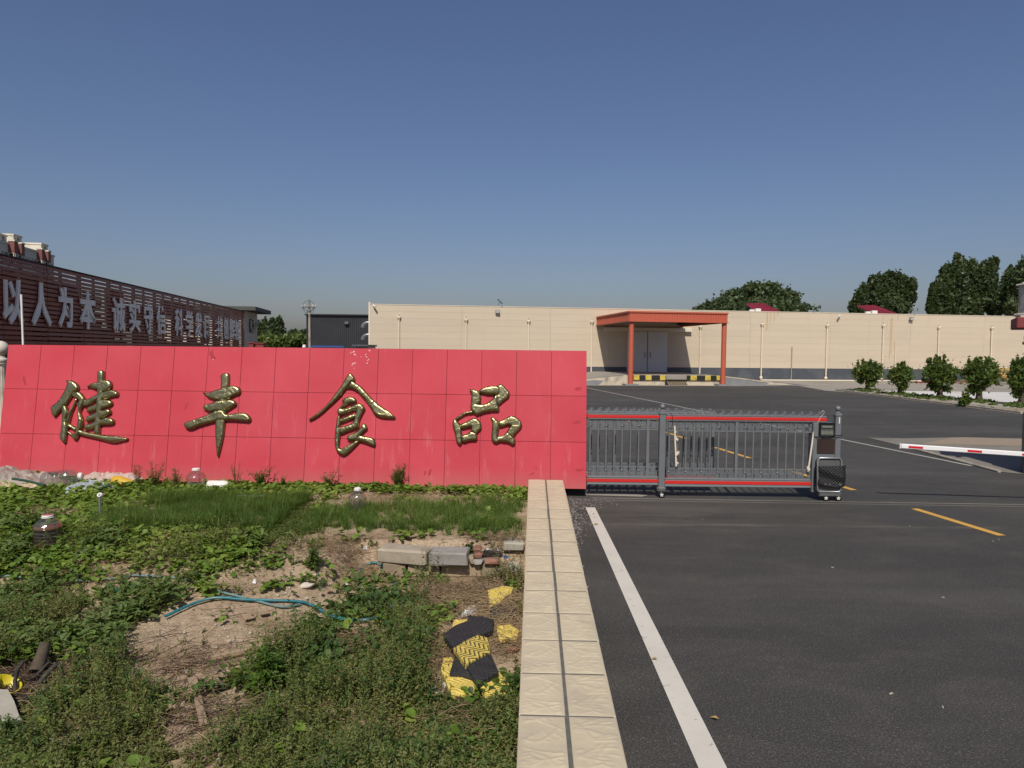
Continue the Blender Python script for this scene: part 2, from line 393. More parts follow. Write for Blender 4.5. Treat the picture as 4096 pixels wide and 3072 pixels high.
    nt.links.new(hs.outputs[0], b.inputs['Base Color']); b.inputs['Roughness'].default_value = 0.6; b.inputs['Specular IOR Level'].default_value = 0.3
    bump(nt, b, rib, 0.12, 0.01); MT['cladding'] = m
    MT['cladding_joint'] = pmat('cladding_joint', (0.45, 0.38, 0.28), bs=0)
    MT['rust'] = pmat('rust_stain', (0.46, 0.33, 0.19), (0.50, 0.38, 0.24), 8, bs=0)
    MT['band'] = pmat('grey_blue_band', (0.058, 0.067, 0.078), (0.068, 0.077, 0.088), 1.5, 0.6, bs=0.05, dirt=(0.13, 0.135, 0.14), dscale=0.5)
    MT['pipe'] = pmat('cream_pipe', (0.72, 0.64, 0.50), (0.66, 0.58, 0.45), 3, 0.45, bs=0)
    MT['dirtypipe'] = pmat('weathered_pipe_head', (0.50, 0.42, 0.32), (0.22, 0.16, 0.11), 6, 0.6, bs=0.1)
    MT['orange'] = pmat('orange_red_metal', (0.50, 0.115, 0.060), (0.46, 0.10, 0.055), 1.5, 0.55, bs=0.05)
    MT['dark'] = pmat('dark_underside', (0.018, 0.016, 0.015), rough=0.8, bs=0)
    MT['door'] = pmat('grey_door', (0.64, 0.64, 0.62), (0.60, 0.60, 0.58), 1.0, 0.45, bs=0.0)
    MT['bk'] = pmat('black_bumper', (0.012, 0.012, 0.012), (0.02, 0.02, 0.02), 9, 0.8, bs=0.3)
    MT['yl'] = pmat('yellow_bumper', (0.62, 0.48, 0.07), (0.55, 0.42, 0.07), 5, 0.7, bs=0.2, dirt=(0.25, 0.19, 0.06), dscale=3)
    MT['whitewash'] = pmat('peeling_whitewash', (0.58, 0.50, 0.38), (0.50, 0.42, 0.31), 4, 0.9, bs=0.3, dirt=(0.14, 0.14, 0.14), dscale=0.9)
    MT['cement'] = pmat('bare_cement', (0.19, 0.20, 0.205), (0.24, 0.24, 0.235), 2, 0.9, bs=0.3)
    MT['tanstripe'] = pmat('faded_stripe', (0.42, 0.31, 0.18), rough=0.85)
    MT['gate'] = pmat('gate_grey', (0.17, 0.18, 0.185), (0.145, 0.155, 0.16), 5, 0.42, metal=0.1, bs=0.03)
    MT['rail'] = pmat('gate_aluminium', (0.30, 0.32, 0.32), (0.25, 0.27, 0.27), 4, 0.35, metal=0.5, bs=0.0)
    MT['red_strip'] = pmat('red_strip', (0.62, 0.022, 0.016), (0.55, 0.02, 0.016), 4, 0.45, bs=0)
    MT['plastic_black'] = pmat('black_plastic', (0.010, 0.010, 0.010), rough=0.35, bs=0)
    MT['lcd'] = pmat('screen_grey', (0.10, 0.11, 0.095), (0.07, 0.08, 0.07), 60, 0.4, bs=0)
    MT['lcdtext'] = pmat('screen_text', (0.30, 0.29, 0.22), bs=0)
    MT['brown'] = pmat('brown_panel', (0.035, 0.021, 0.017), (0.045, 0.028, 0.022), 3, 0.35, bs=0)
    MT['greybin'] = pmat('grey_tray', (0.17, 0.17, 0.16), (0.13, 0.13, 0.125), 5, 0.45, metal=0.4, bs=0.05)
    MT['white'] = pmat('white_plastic', (0.78, 0.76, 0.71), (0.70, 0.68, 0.62), 5, 0.45, bs=0)
    MT['creamtube'] = pmat('ivory_tube', (0.72, 0.64, 0.52), (0.66, 0.58, 0.47), 9, 0.5, bs=0)
    m, nt, b = nm('rubber_mat'); co = geo_pos(nt)
    w1 = N(nt, 'ShaderNodeTexWave', wave_type='BANDS', bands_direction='DIAGONAL'); w1.inputs['Scale'].default_value = 11; nt.links.new(co, w1.inputs[0])
    w2 = N(nt, 'ShaderNodeTexWave', wave_type='BANDS', bands_direction='DIAGONAL'); w2.inputs['Scale'].default_value = 11; nt.links.new(mapping(nt, co, (-1, 1, 1)), w2.inputs[0])
    b.inputs['Base Color'].default_value = (0.014, 0.014, 0.014, 1); b.inputs['Roughness'].default_value = 0.5
    bump(nt, b, math_(nt, 'MAXIMUM', w1.outputs['Fac'], w2.outputs['Fac']), 0.8, 0.015); MT['mat'] = m
    m, nt, b = nm('slat_brown'); co = geo_pos(nt)
    f = noise(nt, mapping(nt, co, (0.5, 0.5, 9)), 2.0, 5, 0.65)
    nt.links.new(mix(nt, ramp(nt, f, [(0.3, 0.0), (0.7, 1.0)]), (0.31, 0.080, 0.046), (0.22, 0.055, 0.032)), b.inputs['Base Color']); b.inputs['Roughness'].default_value = 0.5; MT['slat'] = m
    MT['slat_frame'] = pmat('screen_frame', (0.02, 0.01, 0.009), rough=0.7, bs=0)
    MT['letter'] = pmat('steel_letter', (0.88, 0.82, 0.73), (0.82, 0.76, 0.68), 2, 0.42, metal=0.0, bs=0)
    MT['screenwall'] = pmat('brown_backing', (0.06, 0.03, 0.025), rough=0.8)
    MT['creamwall'] = pmat('cream_render', (0.58, 0.53, 0.43), (0.52, 0.47, 0.38), 1.5, 0.85, bs=0.1, dirt=(0.40, 0.35, 0.27), dscale=0.6)
    MT['darkroof'] = pmat('dark_roof_edge', (0.065, 0.066, 0.06), (0.085, 0.085, 0.075), 2, 0.8)
    MT['glass'] = pmat('dark_glass', (0.02, 0.025, 0.03), rough=0.12, bs=0, spec=0.8)
    MT['glass_pane'] = pmat('open_pane', (0.16, 0.18, 0.20), rough=0.15, bs=0, spec=0.7)
    MT['clad_dark'] = pmat('charcoal_cladding', (0.022, 0.024, 0.028), (0.027, 0.029, 0.033), 0.5, 0.5, bs=0)
    MT['blue'] = pmat('blue_steel', (0.03, 0.09, 0.30), bs=0)
    MT['silver'] = pmat('silver_duct', (0.55, 0.54, 0.50), (0.45, 0.44, 0.41), 3, 0.28, metal=0.9, bs=0)
    MT['apt_cream'] = pmat('apartment_cream', (0.66, 0.61, 0.49), (0.60, 0.55, 0.44), 0.2, 0.9, bs=0, dirt=(0.5, 0.45, 0.35), dscale=0.15)
    MT['apt_white'] = pmat('apartment_grey_white', (0.55, 0.55, 0.53), (0.50, 0.50, 0.48), 0.2, 0.9, bs=0)
    MT['apt_red'] = pmat('apartment_red', (0.22, 0.085, 0.075), (0.18, 0.07, 0.062), 0.3, 0.9, bs=0)
    MT['stone'] = pmat('white_stone', (0.62, 0.57, 0.48), (0.50, 0.45, 0.37), 4, 0.75, bs=0.2, dirt=(0.30, 0.25, 0.19), dscale=4)
    MT['maroon'] = pmat('maroon_eave', (0.20, 0.032, 0.03), (0.23, 0.042, 0.036), 3, 0.7, bs=0.05)
    MT['grey_wall'] = pmat('grey_column', (0.30, 0.29, 0.28), (0.27, 0.26, 0.25), 2, 0.8, bs=0.1)
    MT['navy'] = pmat('navy_base', (0.018, 0.022, 0.033), (0.024, 0.028, 0.038), 2, 0.4, bs=0)
    MT['boom'] = pmat('boom_white', (0.80, 0.79, 0.77), (0.76, 0.75, 0.73), 3, 0.35, bs=0)
    MT['sticker'] = pmat('boom_red', (0.60, 0.018, 0.03), (0.52, 0.015, 0.03), 6, 0.4, bs=0)
    MT['roof_red'] = pmat('red_sheet_roof', (0.30, 0.035, 0.055), (0.25, 0.03, 0.05), 1, 0.5, bs=0.0)
    MT['pinktray'] = pmat('pink_stack', (0.42, 0.20, 0.19), (0.30, 0.09, 0.09), 3, 0.7)
    MT['strawpile'] = pmat('ochre_pile', (0.46, 0.30, 0.10), (0.28, 0.17, 0.06), 3, 0.9, bs=0.5)
    MT['bark'] = pmat('bark', (0.10, 0.075, 0.05), (0.06, 0.045, 0.03), 14, 0.95, bs=0.6)
    MT['block'] = pmat('kerb_stone', (0.40, 0.345, 0.26), (0.33, 0.28, 0.205), 7, 0.92, bs=0.45, bscale=60, dirt=(0.23, 0.18, 0.12), dscale=3, rnd=0.15)
    MT['block_grey'] = pmat('grey_kerb_stone', (0.31, 0.29, 0.26), (0.25, 0.235, 0.21), 9, 0.92, bs=0.45, bscale=60, dirt=(0.17, 0.14, 0.10), dscale=3)
    MT['tanblock'] = pmat('tan_block', (0.33, 0.26, 0.17), (0.27, 0.21, 0.135), 6, 0.95, bs=0.5, bscale=50, rnd=0.2)
    MT['redbrick'] = pmat('old_red_brick', (0.27, 0.125, 0.085), (0.20, 0.10, 0.07), 12, 0.95, bs=0.5, dirt=(0.23, 0.19, 0.14), dscale=5, rnd=0.25)
    MT['wood'] = pmat('weathered_plank', (0.36, 0.26, 0.17), (0.24, 0.17, 0.11), 5, 0.9, bs=0.3)
    MT['char'] = pmat('charred_stick', (0.035, 0.030, 0.028), (0.06, 0.052, 0.046), 20, 0.9, bs=0.5)
    MT['slab'] = pmat('concrete_slab', (0.40, 0.37, 0.30), (0.33, 0.30, 0.24), 6, 0.92, bs=0.3)
    MT['teal'] = pmat('teal_hose', (0.012, 0.17, 0.20), (0.015, 0.135, 0.16), 5, 0.4, bs=0, dirt=(0.20, 0.17, 0.12), dscale=6)
    MT['teal_old'] = pmat('faded_teal_hose', (0.09, 0.22, 0.22), (0.16, 0.22, 0.20), 8, 0.6, bs=0, dirt=(0.22, 0.18, 0.13), dscale=6)
    MT['green_hose'] = pmat('green_hose', (0.03, 0.07, 0.045), rough=0.5, bs=0)
    MT['bag_cream'] = pmat('cream_sheet', (0.50, 0.39, 0.25), (0.42, 0.32, 0.20), 6, 0.6, bs=0.4, bscale=18)
    MT['bag_grey'] = pmat('dusty_film', (0.34, 0.285, 0.235), (0.26, 0.215, 0.18), 5, 0.62, bs=0.4, bscale=14, spec=0.6)
    MT['bag_blue'] = pmat('pale_blue_sack', (0.34, 0.39, 0.39), (0.27, 0.32, 0.33), 8, 0.6, bs=0.4, bscale=20)
    MT['bag_pink'] = pmat('pinkish_cloth', (0.50, 0.39, 0.33), (0.40, 0.30, 0.25), 9, 0.8, bs=0.5, bscale=20)
    MT['bag_black'] = pmat('black_bag', (0.015, 0.014, 0.014), (0.03, 0.028, 0.026), 9, 0.35, bs=0.5, bscale=20)
    MT['bag_white'] = pmat('white_plastic_scrap', (0.68, 0.67, 0.64), (0.55, 0.54, 0.51), 12, 0.5, bs=0.5, bscale=25)
    MT['yellow'] = pmat('yellow_plastic', (0.62, 0.40, 0.035), (0.52, 0.33, 0.03), 6, 0.5, bs=0.1)
    MT['yellow_clean'] = pmat('bright_yellow_plastic', (0.62, 0.52, 0.02), (0.50, 0.40, 0.02), 6, 0.4, bs=0.1)
    MT['cap_red'] = pmat('dull_red_cap', (0.36, 0.09, 0.10), (0.30, 0.08, 0.09), 8, 0.5, bs=0)
    m, nt, b = nm('brown_liquid'); co = geo_pos(nt); sx = N(nt, 'ShaderNodeSeparateXYZ'); nt.links.new(obj_co(nt), sx.inputs[0])
    nz = math_(nt, 'ADD', sx.outputs[2], math_(nt, 'MULTIPLY', noise(nt, co, 18, 3), 0.03))
    nt.links.new(ramp(nt, math_(nt, 'MULTIPLY', nz, 2.0), [(0.10, (0.16, 0.075, 0.02)), (0.22, (0.02, 0.006, 0.004)), (0.54, (0.010, 0.004, 0.003)), (0.60, (0.20, 0.075, 0.02)), (0.68, (0.10, 0.035, 0.012))]), b.inputs['Base Color'])
    b.inputs['Roughness'].default_value = 0.15; MT['liquid'] = m
    m, nt, b = nm('clear_plastic')
    tr = N(nt, 'ShaderNodeBsdfTransparent'); tr.inputs[0].default_value = (0.86, 0.85, 0.83, 1)
    gl = N(nt, 'ShaderNodeBsdfGlossy'); gl.inputs['Roughness'].default_value = 0.12
    df = N(nt, 'ShaderNodeBsdfDiffuse'); df.inputs[0].default_value = (0.42, 0.38, 0.35, 1)
    lw = N(nt, 'ShaderNodeLayerWeight'); lw.inputs[0].default_value = 0.35
    m1 = N(nt, 'ShaderNodeMixShader'); nt.links.new(math_(nt, 'MULTIPLY_ADD', lw.outputs['Facing'], 0.38, 0.06), m1.inputs[0])
    m0 = N(nt, 'ShaderNodeMixShader'); m0.inputs[0].default_value = 0.06
    nt.links.new(tr.outputs[0], m0.inputs[1]); nt.links.new(df.outputs[0], m0.inputs[2])
    nt.links.new(m0.outputs[0], m1.inputs[1]); nt.links.new(gl.outputs[0], m1.inputs[2])
    bp = N(nt, 'ShaderNodeBump'); bp.inputs['Strength'].default_value = 0.5; bp.inputs['Distance'].default_value = 0.02
    nt.links.new(noise(nt, geo_pos(nt), 14, 3), bp.inputs['Height']); nt.links.new(bp.outputs[0], gl.inputs['Normal'])
    nt.links.new(m1.outputs[0], nt.nodes['Material Output'].inputs[0]); MT['clear'] = m
    # rubber hump: zigzag relief in the piece's own coordinates
    def hump(name, c1, c2, line, amt):
        m, nt, b = nm(name); co = obj_co(nt)
        sx = N(nt, 'ShaderNodeSeparateXYZ'); nt.links.new(co, sx.inputs[0])
        zz = math_(nt, 'PINGPONG', sx.outputs[1], 0.085)
        u = math_(nt, 'ADD', sx.outputs[0], math_(nt, 'MULTIPLY', zz, 0.8))
        wv = math_(nt, 'SINE', math_(nt, 'MULTIPLY', u, 125.0), 0)
        wear = noise(nt, co, 16, 5, 0.7)
        f2 = noise(nt, co, 7, 5, 0.6)
        col = mix(nt, ramp(nt, f2, [(0.35, 0.0), (0.7, 1.0)]), c1, c2)
        k = math_(nt, 'ADD', math_(nt, 'MULTIPLY', wv, 0.5), math_(nt, 'MULTIPLY', wear, 1.0))
        col = mix(nt, ramp(nt, k, [(amt, 0.0), (amt + 0.12, 0.9)]), col, line)
        nt.links.new(col, b.inputs['Base Color']); b.inputs['Roughness'].default_value = 0.7
        bump(nt, b, wv, 0.5, 0.008); return m
    MT['hump_yellow'] = hump('yellow_rubber', (0.70, 0.54, 0.12), (0.62, 0.46, 0.10), (0.30, 0.22, 0.06), 1.12)
    MT['hump_pattern'] = hump('yellow_rubber_black_grooves', (0.60, 0.46, 0.10), (0.55, 0.42, 0.09), (0.02, 0.018, 0.014), 0.70)
    MT['hump_black'] = hump('black_rubber', (0.022, 0.022, 0.023), (0.03, 0.03, 0.03), (0.05, 0.047, 0.043), 1.0)
    # foliage
    MT['leaf_broad'] = leafmat('broad_leaf', [(0.12, (0.08, 0.15, 0.022)), (0.40, (0.135, 0.225, 0.032)), (0.70, (0.205, 0.30, 0.05)), (0.92, (0.29, 0.32, 0.075))])
    MT['leaf_small'] = leafmat('small_leaf', [(0.10, (0.065, 0.098, 0.026)), (0.36, (0.128, 0.158, 0.042)), (0.65, (0.20, 0.215, 0.066)), (0.82, (0.28, 0.255, 0.095)), (0.95, (0.18, 0.10, 0.05))])
    MT['leaf_vine'] = leafmat('heart_leaf', [(0.15, (0.036, 0.075, 0.02)), (0.5, (0.065, 0.12, 0.028)), (0.85, (0.11, 0.17, 0.04))])
    MT['leaf_grey'] = leafmat('greyish_leaf', [(0.15, (0.065, 0.115, 0.03)), (0.5, (0.115, 0.175, 0.045)), (0.9, (0.19, 0.24, 0.085))])
    MT['grass'] = leafmat('long_grass', [(0.1, (0.05, 0.105, 0.018)), (0.45, (0.085, 0.165, 0.026)), (0.75, (0.135, 0.225, 0.04)), (0.97, (0.27, 0.28, 0.085))], trans=0.4)
    MT['straw'] = leafmat('dry_straw', [(0.1, (0.15, 0.095, 0.055)), (0.45, (0.28, 0.19, 0.11)), (0.9, (0.48, 0.36, 0.20))], trans=0.05, rough=0.8)
    MT['rootlet'] = leafmat('dark_root', [(0.1, (0.06, 0.04, 0.028)), (0.9, (0.16, 0.11, 0.075))], trans=0.0, rough=0.9)
    MT['redweed'] = leafmat('reddish_seed', [(0.1, (0.10, 0.10, 0.03)), (0.5, (0.20, 0.13, 0.045)), (0.9, (0.30, 0.13, 0.06))])
    MT['poplar'] = leafmat('poplar_leaf', [(0.15, (0.030, 0.050, 0.020)), (0.5, (0.055, 0.082, 0.032)), (0.85, (0.10, 0.13, 0.055))], nscale=0.35, trans=0.25)
    MT['shrub'] = leafmat('shrub_leaf', [(0.15, (0.04, 0.075, 0.016)), (0.5, (0.085, 0.135, 0.026)), (0.85, (0.16, 0.20, 0.05))], nscale=1.2)
    MT['hedge'] = leafmat('pale_hedge_leaf', [(0.15, (0.06, 0.09, 0.02)), (0.5, (0.10, 0.14, 0.03)), (0.85, (0.15, 0.18, 0.045))], nscale=0.4)
    MT['rockchip'] = pmat('gravel', (0.32, 0.29, 0.25), (0.16, 0.15, 0.14), 30, 0.9, bs=0)
    MT['chalk'] = pmat('pale_rubble', (0.55, 0.50, 0.42), (0.42, 0.37, 0.30), 8, 0.95, bs=0.5, rnd=0.2)
build_materials()
GL={'以':[[374,712,461,590,525,473,592,513,526,627,438,747],[761,801,666,271,346,-21,378,-53,403,-86,577,22,697,163,814,37,900,-77,966,-28,864,97,733,230,807,478,841,798],[141,20,218,69,493,204,473,274,240,165,240,763,160,763,160,173,138,115,100,82]],
'人':[[457,837,405,431,43,-17,77,-45,104,-76,377,176,502,480,630,178,910,-72,934,-39,965,-9,622,355,534,689,541,837]],
'为':[[162,784,222,706,267,632,335,665,288,737,226,812],[499,371,576,269,635,173,701,209,640,302,561,401],[411,838,411,720,407,599,82,599,82,524,399,524,308,248,55,-11,86,-37,114,-66,382,219,476,524,821,524,797,156,761,19,717,5,562,11,580,-28,588,-67,748,-69,795,-58,831,-28,874,133,900,560,901,599,484,599,487,719,487,838]],
'本':[[460,839,460,629,65,629,65,553,367,553,225,313,37,140,67,111,92,79,293,280,444,553,460,553,460,183,226,183,226,107,460,107,460,-80,539,-80,539,107,772,107,772,183,539,183,539,553,553,553,702,280,906,81,934,116,965,146,771,316,628,553,937,553,937,629,539,629,539,839]],
'诚':[[771,801,827,745,869,689,922,721,878,775,822,829],[97,768,189,683,262,601,314,655,239,734,145,816],[167,-60,167,-57,212,-14,349,100,329,29,301,-37,359,-83,432,157,448,401,565,401,545,123,519,113,444,116,462,51,512,50,550,52,602,80,622,176,632,435,632,465,448,465,448,603,663,603,688,352,728,143,654,47,569,-31,618,-75,689,-12,753,64,808,-35,874,-71,939,-31,968,114,913,152,903,35,883,-1,842,35,802,136,883,298,940,486,872,512,833,363,779,231,750,401,730,603,959,603,959,671,727,671,723,837,654,837,659,671,375,671,375,401,371,260,351,109,327,167,244,102,244,527,40,527,40,454,175,454,175,92,157,28,127,-9,166,-59]],
'实':[[538,107,731,21,885,-74,931,-15,772,77,574,162],[240,557,323,500,387,440,435,494,369,552,285,605],[140,401,227,344,296,284,342,341,272,398,185,451],[90,726,90,523,165,523,165,656,834,656,834,523,912,523,912,726,569,726,540,786,503,847,429,824,456,776,480,726],[71,256,71,191,432,191,308,69,81,-11,124,-77,384,28,518,191,935,191,935,256,541,256,570,416,581,606,503,606,493,413,461,256]],
'守':[[181,288,275,180,343,74,406,118,336,221,240,325],[609,593,609,450,58,450,58,377,609,377,609,24,582,1,520,0,418,2,435,-35,446,-73,564,-72,637,-60,675,-32,686,23,686,377,943,377,943,450,686,450,686,593],[431,826,459,773,482,719,82,719,82,520,158,520,158,648,836,648,836,520,915,520,915,719,565,719,539,781,503,845]],
'信':[[382,531,382,469,869,469,869,531],[382,389,382,328,869,328,869,389],[310,675,310,611,947,611,947,675],[541,815,581,745,612,680,679,710,648,773,606,840],[369,243,369,-80,434,-80,434,-40,811,-40,811,-77,879,-77,879,243],[434,22,434,181,811,181,811,22],[256,836,159,617,32,437,55,402,74,367,123,427,169,495,169,-83,238,-83,238,616,284,715,323,816]],
'科':[[503,727,594,656,663,585,715,633,643,704,551,771],[463,466,562,393,640,319,690,368,611,441,510,510],[372,826,226,780,53,745,74,687,212,709,212,558,43,558,43,488,202,488,124,314,28,172,67,103,143,219,212,365,212,-78,286,-78,286,387,340,306,379,238,425,296,359,381,286,469,286,488,434,488,434,558,286,558,286,725,356,744,418,766],[422,190,433,118,762,172,762,-78,836,-78,836,185,965,206,954,275,836,256,836,841,762,841,762,244]],
'学':[[460,347,460,275,60,275,60,204,460,204,460,14,435,-7,373,-8,269,-6,302,-78,415,-76,487,-65,525,-40,536,13,536,204,945,204,945,275,536,275,536,315,670,385,784,469,735,506,719,502,228,502,228,436,635,436,550,387],[424,824,468,748,500,674,280,674,318,693,277,760,221,830,159,802,207,738,246,674,80,674,80,475,152,475,152,606,853,606,853,475,928,475,928,674,763,674,813,739,861,808,785,834,739,753,683,674,520,674,572,694,539,770,490,849]],
'发':[[673,790,801,642,860,683,801,751,731,826],[144,523,178,536,251,540,391,540,255,262,30,57,61,29,86,-1,256,135,381,305,449,200,531,110,392,33,240,-18,280,-82,442,-24,589,61,739,-25,917,-83,939,-48,964,-16,793,33,648,108,763,241,844,413,793,437,779,433,441,433,477,540,930,540,931,612,497,612,537,830,453,844,435,725,411,612,229,612,270,700,303,797,223,812,187,702,156,634,119,594],[588,154,497,249,427,361,742,361,676,248]],
'展':[[313,-81,313,-80,377,-58,615,3,618,65,402,17,402,222,540,222,686,30,916,-81,961,-19,839,18,737,76,819,124,897,177,840,217,771,166,691,116,647,166,611,222,950,222,950,288,741,288,741,393,910,393,910,457,741,457,741,550,670,550,670,457,469,457,469,550,400,550,400,457,249,457,249,393,400,393,400,288,221,288,221,222,331,222,331,60,314,8,282,-18],[469,393,670,393,670,288,469,288],[216,727,815,727,815,625,216,625],[141,792,141,498,124,227,31,-42,98,-81,196,206,216,498,216,559,890,559,890,792]],
'共':[[587,150,739,31,864,-80,935,-34,804,75,653,189],[329,187,211,71,62,-28,121,-81,275,27,407,157],[89,628,89,556,280,556,280,318,48,318,48,245,956,245,956,318,720,318,720,556,920,556,920,628,720,628,720,831,643,831,643,628,357,628,357,831,280,831,280,628],[357,318,357,556,643,556,643,318]],
'创':[[838,824,838,20,812,-6,659,-5,686,-76,799,-75,867,-64,902,-36,913,20,913,824],[643,724,643,168,715,168,715,724],[142,474,142,45,169,-43,269,-65,455,-65,545,-28,576,112,509,141,495,26,450,0,275,0,216,45,216,407,432,407,419,275,403,223,374,213,340,214,288,218,307,153,364,151,406,152,463,178,490,256,506,444,507,474],[313,838,198,645,27,480,82,428,219,558,330,713,448,578,540,457,595,507,492,635,362,774,383,818]],
'辉':[[432,787,432,603,498,603,498,719,873,719,873,603,940,603,940,787],[54,750,84,631,104,521,160,534,138,643,106,762],[348,767,318,647,281,533,330,519,370,629,410,752],[260,1,260,2,300,43,429,148,429,94,672,94,672,-76,745,-76,745,94,961,94,961,163,745,163,745,281,926,281,927,349,745,349,745,461,672,461,672,349,553,349,592,425,629,508,907,508,907,571,654,571,687,664,612,681,578,571,466,571,466,508,554,508,504,398,478,355,454,335,477,267,506,277,561,281,672,281,672,163,429,163,429,154,405,203,321,138,321,418,404,418,404,488,259,488,259,824,195,824,195,488,46,488,46,418,127,418,109,161,36,-17,83,-67,167,133,190,418,257,418,257,132,246,78,225,51]],
'煌':[[471,540,818,540,818,455,471,455],[471,679,818,679,818,596,471,596],[90,635,75,507,45,391,98,369,129,496,141,629],[322,658,294,553,259,453,307,432,345,527,383,633],[603,840,588,790,570,738,402,738,402,396,890,396,890,738,642,738,681,822],[333,11,333,-55,951,-55,951,11,686,11,686,114,888,114,888,175,686,175,686,266,929,266,929,329,368,329,368,266,609,266,609,175,407,175,407,114,609,114,609,11],[180,835,180,492,157,218,37,-30,88,-81,173,48,222,189,321,50,372,104,236,269,246,380,248,492,248,835]],
'欢':[[53,550,232,290,136,146,25,44,76,-13,183,86,275,218,350,73,410,123,369,203,315,295,384,486,429,713,383,728,370,725,50,725,50,657,350,657,316,505,268,367,106,591],[547,839,504,630,427,464,488,421,536,512,575,620,862,620,819,475,879,456,915,558,947,677,897,691,885,689,593,689,619,829],[632,560,632,490,591,233,357,-30,410,-82,589,80,675,256,769,54,920,-80,943,-47,971,-17,793,152,701,422,703,489,703,560]],
'迎':[[68,735,165,668,244,600,293,652,213,717,114,780],[251,490,48,490,48,420,178,420,178,100,110,55,39,-14,89,-79,162,8,222,46,265,26,320,-12,437,-56,594,-67,939,-57,947,-17,961,21,783,7,596,2,449,11,335,51,251,105],[621,766,621,48,690,48,690,701,851,701,851,250,836,234,800,233,740,234,763,169,839,171,888,181,921,249,921,766],[343,157,401,184,602,253,597,320,426,268,426,703,525,742,615,787,560,842,467,790,356,743,356,295,338,242,307,214]],
'光':[[138,766,210,636,256,516,329,544,280,664,206,791],[795,802,738,669,669,544,733,519,804,638,873,774],[459,840,459,458,55,458,55,387,322,387,260,141,34,-16,81,-80,329,102,401,387,587,387,587,32,610,-55,701,-78,846,-78,932,-36,960,129,890,161,879,23,840,-7,709,-7,662,32,662,387,948,387,948,458,535,458,535,840]],
'临':[[85,719,85,52,156,52,156,719],[251,828,251,-72,325,-72,325,828],[582,570,676,489,753,414,803,469,726,539,631,615],[526,845,454,649,348,491,414,450,479,541,536,651,952,651,952,724,566,724,584,776,600,830],[641,44,499,44,499,306,641,306],[710,44,710,306,848,306,848,44],[426,378,426,-79,499,-79,499,-26,848,-26,848,-75,924,-75,924,378]],
}

# ================================================================== SETTING: ground, yard, markings
def sheet(name, poly, z, mat, kind='structure', th=None):
    mb = MB()
    if th: mb.prism(poly, z - th, z)
    else: mb.add([(x, y, z) for x, y in poly], [tuple(range(len(poly)))])
    o = mb.build(name, MT[mat]); o['kind'] = kind; return o
sheet('distant_ground', [(-3000, -3000), (3000, -3000), (3000, 3000), (-3000, 3000)], -0.75, 'far_ground')
PAR_A = np.array([0.0489, 3.905]); PAR_D = np.array([0.03023, 0.99954]); PAR_N = np.array([PAR_D[1], -PAR_D[0]])
# asphalt: road right of the low wall, yard beyond the sign
yb = lambda y: float(PAR_A[0] + PAR_D[0] / PAR_D[1] * (y - PAR_A[1]) + 0.3)
sheet('asphalt_yard', [(yb(-30), -30), (60, -30), (60, 120), (-80, 120), (-80, 14.2), (-10.2, 13.95), (-9.5, 13.75), (yb(13.3), 13.3)], 0.0, 'asphalt')
for (a, b, w) in (((2342, 2030), (2793, 3072), None),):
    A = PZ(2345, 2028); mb = MB()
    mb.add([(1.300, 12.22, .004), (1.463, 12.22, .004), (1.425, 2.0, .004), (1.230, 2.0, .004)], [(0, 1, 2, 3)])
    o = mb.build('white_edge_line', MT['white_paint']); o['kind'] = 'structure'
A = PZ(2345, 1551); B = PZ(3888, 1864); d = (B - A)[:2]; d /= np.linalg.norm(d); n = np.array([-d[1], d[0]]) * 0.06
A = A[:2] - d * 20
sheet('white_lane_line', [tuple(A - n), tuple(B[:2] - n), tuple(B[:2] + n), tuple(A + n)][::-1], 0.004, 'white_far')
YD = np.array([-1.6, 9.6]); YD = YD / np.linalg.norm(YD); YN = np.array([YD[1], -YD[0]]) * 0.07
def yl(y): return np.array([7.42 + (y - 10.6) * YD[0] / YD[1], y])
for y0, y1 in ((2.9, 5.0), (6.7, 8.7), (10.6, 12.4), (14.05, 16.2), (18.2, 20.2), (22.2, 24.0), (26.1, 28.0), (30, 32), (34, 36)):
    a, b = yl(y0), yl(y1)
    sheet('yellow_centre_dash', [tuple(a - YN), tuple(a + YN), tuple(b + YN), tuple(b - YN)], 0.004, 'yellow_paint')
# two shallow guide rails of the sliding gate
for y, w in ((13.02, 0.018), (12.84, 0.012)):
    sheet('gate_track', [(1.5, y - w), (12.5, y - w - .25), (12.5, y + w - .25), (1.5, y + w)], 0.004, 'concrete')
# concrete pad under the sign's right end
mb = MB(); 
pts = [(1.42, 13.25), (2.0, 13.2), (2.45, 13.16), (2.6, 13.3), (2.2, 13.42), (1.42, 13.5)]
sheet('concrete_patch', pts, 0.008, 'concrete')
# yard right: kerb, soil strip, pale slab, tan apron
wl0 = PZ(1478, 1217, 6.66); wl1 = PZ(3940, 1264, 6.66)
WL = np.array([wl0[0], wl0[1]]); WD = (wl1 - wl0)[:2]; WD /= np.linalg.norm(WD); WNV = np.array([WD[1], -WD[0]])
WRZ = math.atan2(WD[1], WD[0])
def wpos(s, t, z=0.0): p = WL + WD * s + WNV * t; return (float(p[0]), float(p[1]), z)
sheet('concrete_apron', [wpos(34, 9)[:2], PZ(3068, 1530)[:2], PZ(3180, 1541)[:2], PZ(3300, 1563)[:2], (23.6, 50), (23.6, 33), (75, 33), wpos(90, 0)[:2], wpos(34, 0)[:2]][::-1], 0.010, 'concrete')
sheet('dock_front_apron', [wpos(9, 0)[:2], wpos(36, 0)[:2], wpos(34, 9.8)[:2], wpos(30, 10.6)[:2], wpos(15, 10.6)[:2], wpos(11, 9)[:2]], 0.006, 'concrete')
sheet('pale_concrete_slab', [(28.6, 39.0), (75, 36), (75, 51.5), (27.3, 52.3), (27.6, 46)][::-1], 0.016, 'concrete_white')
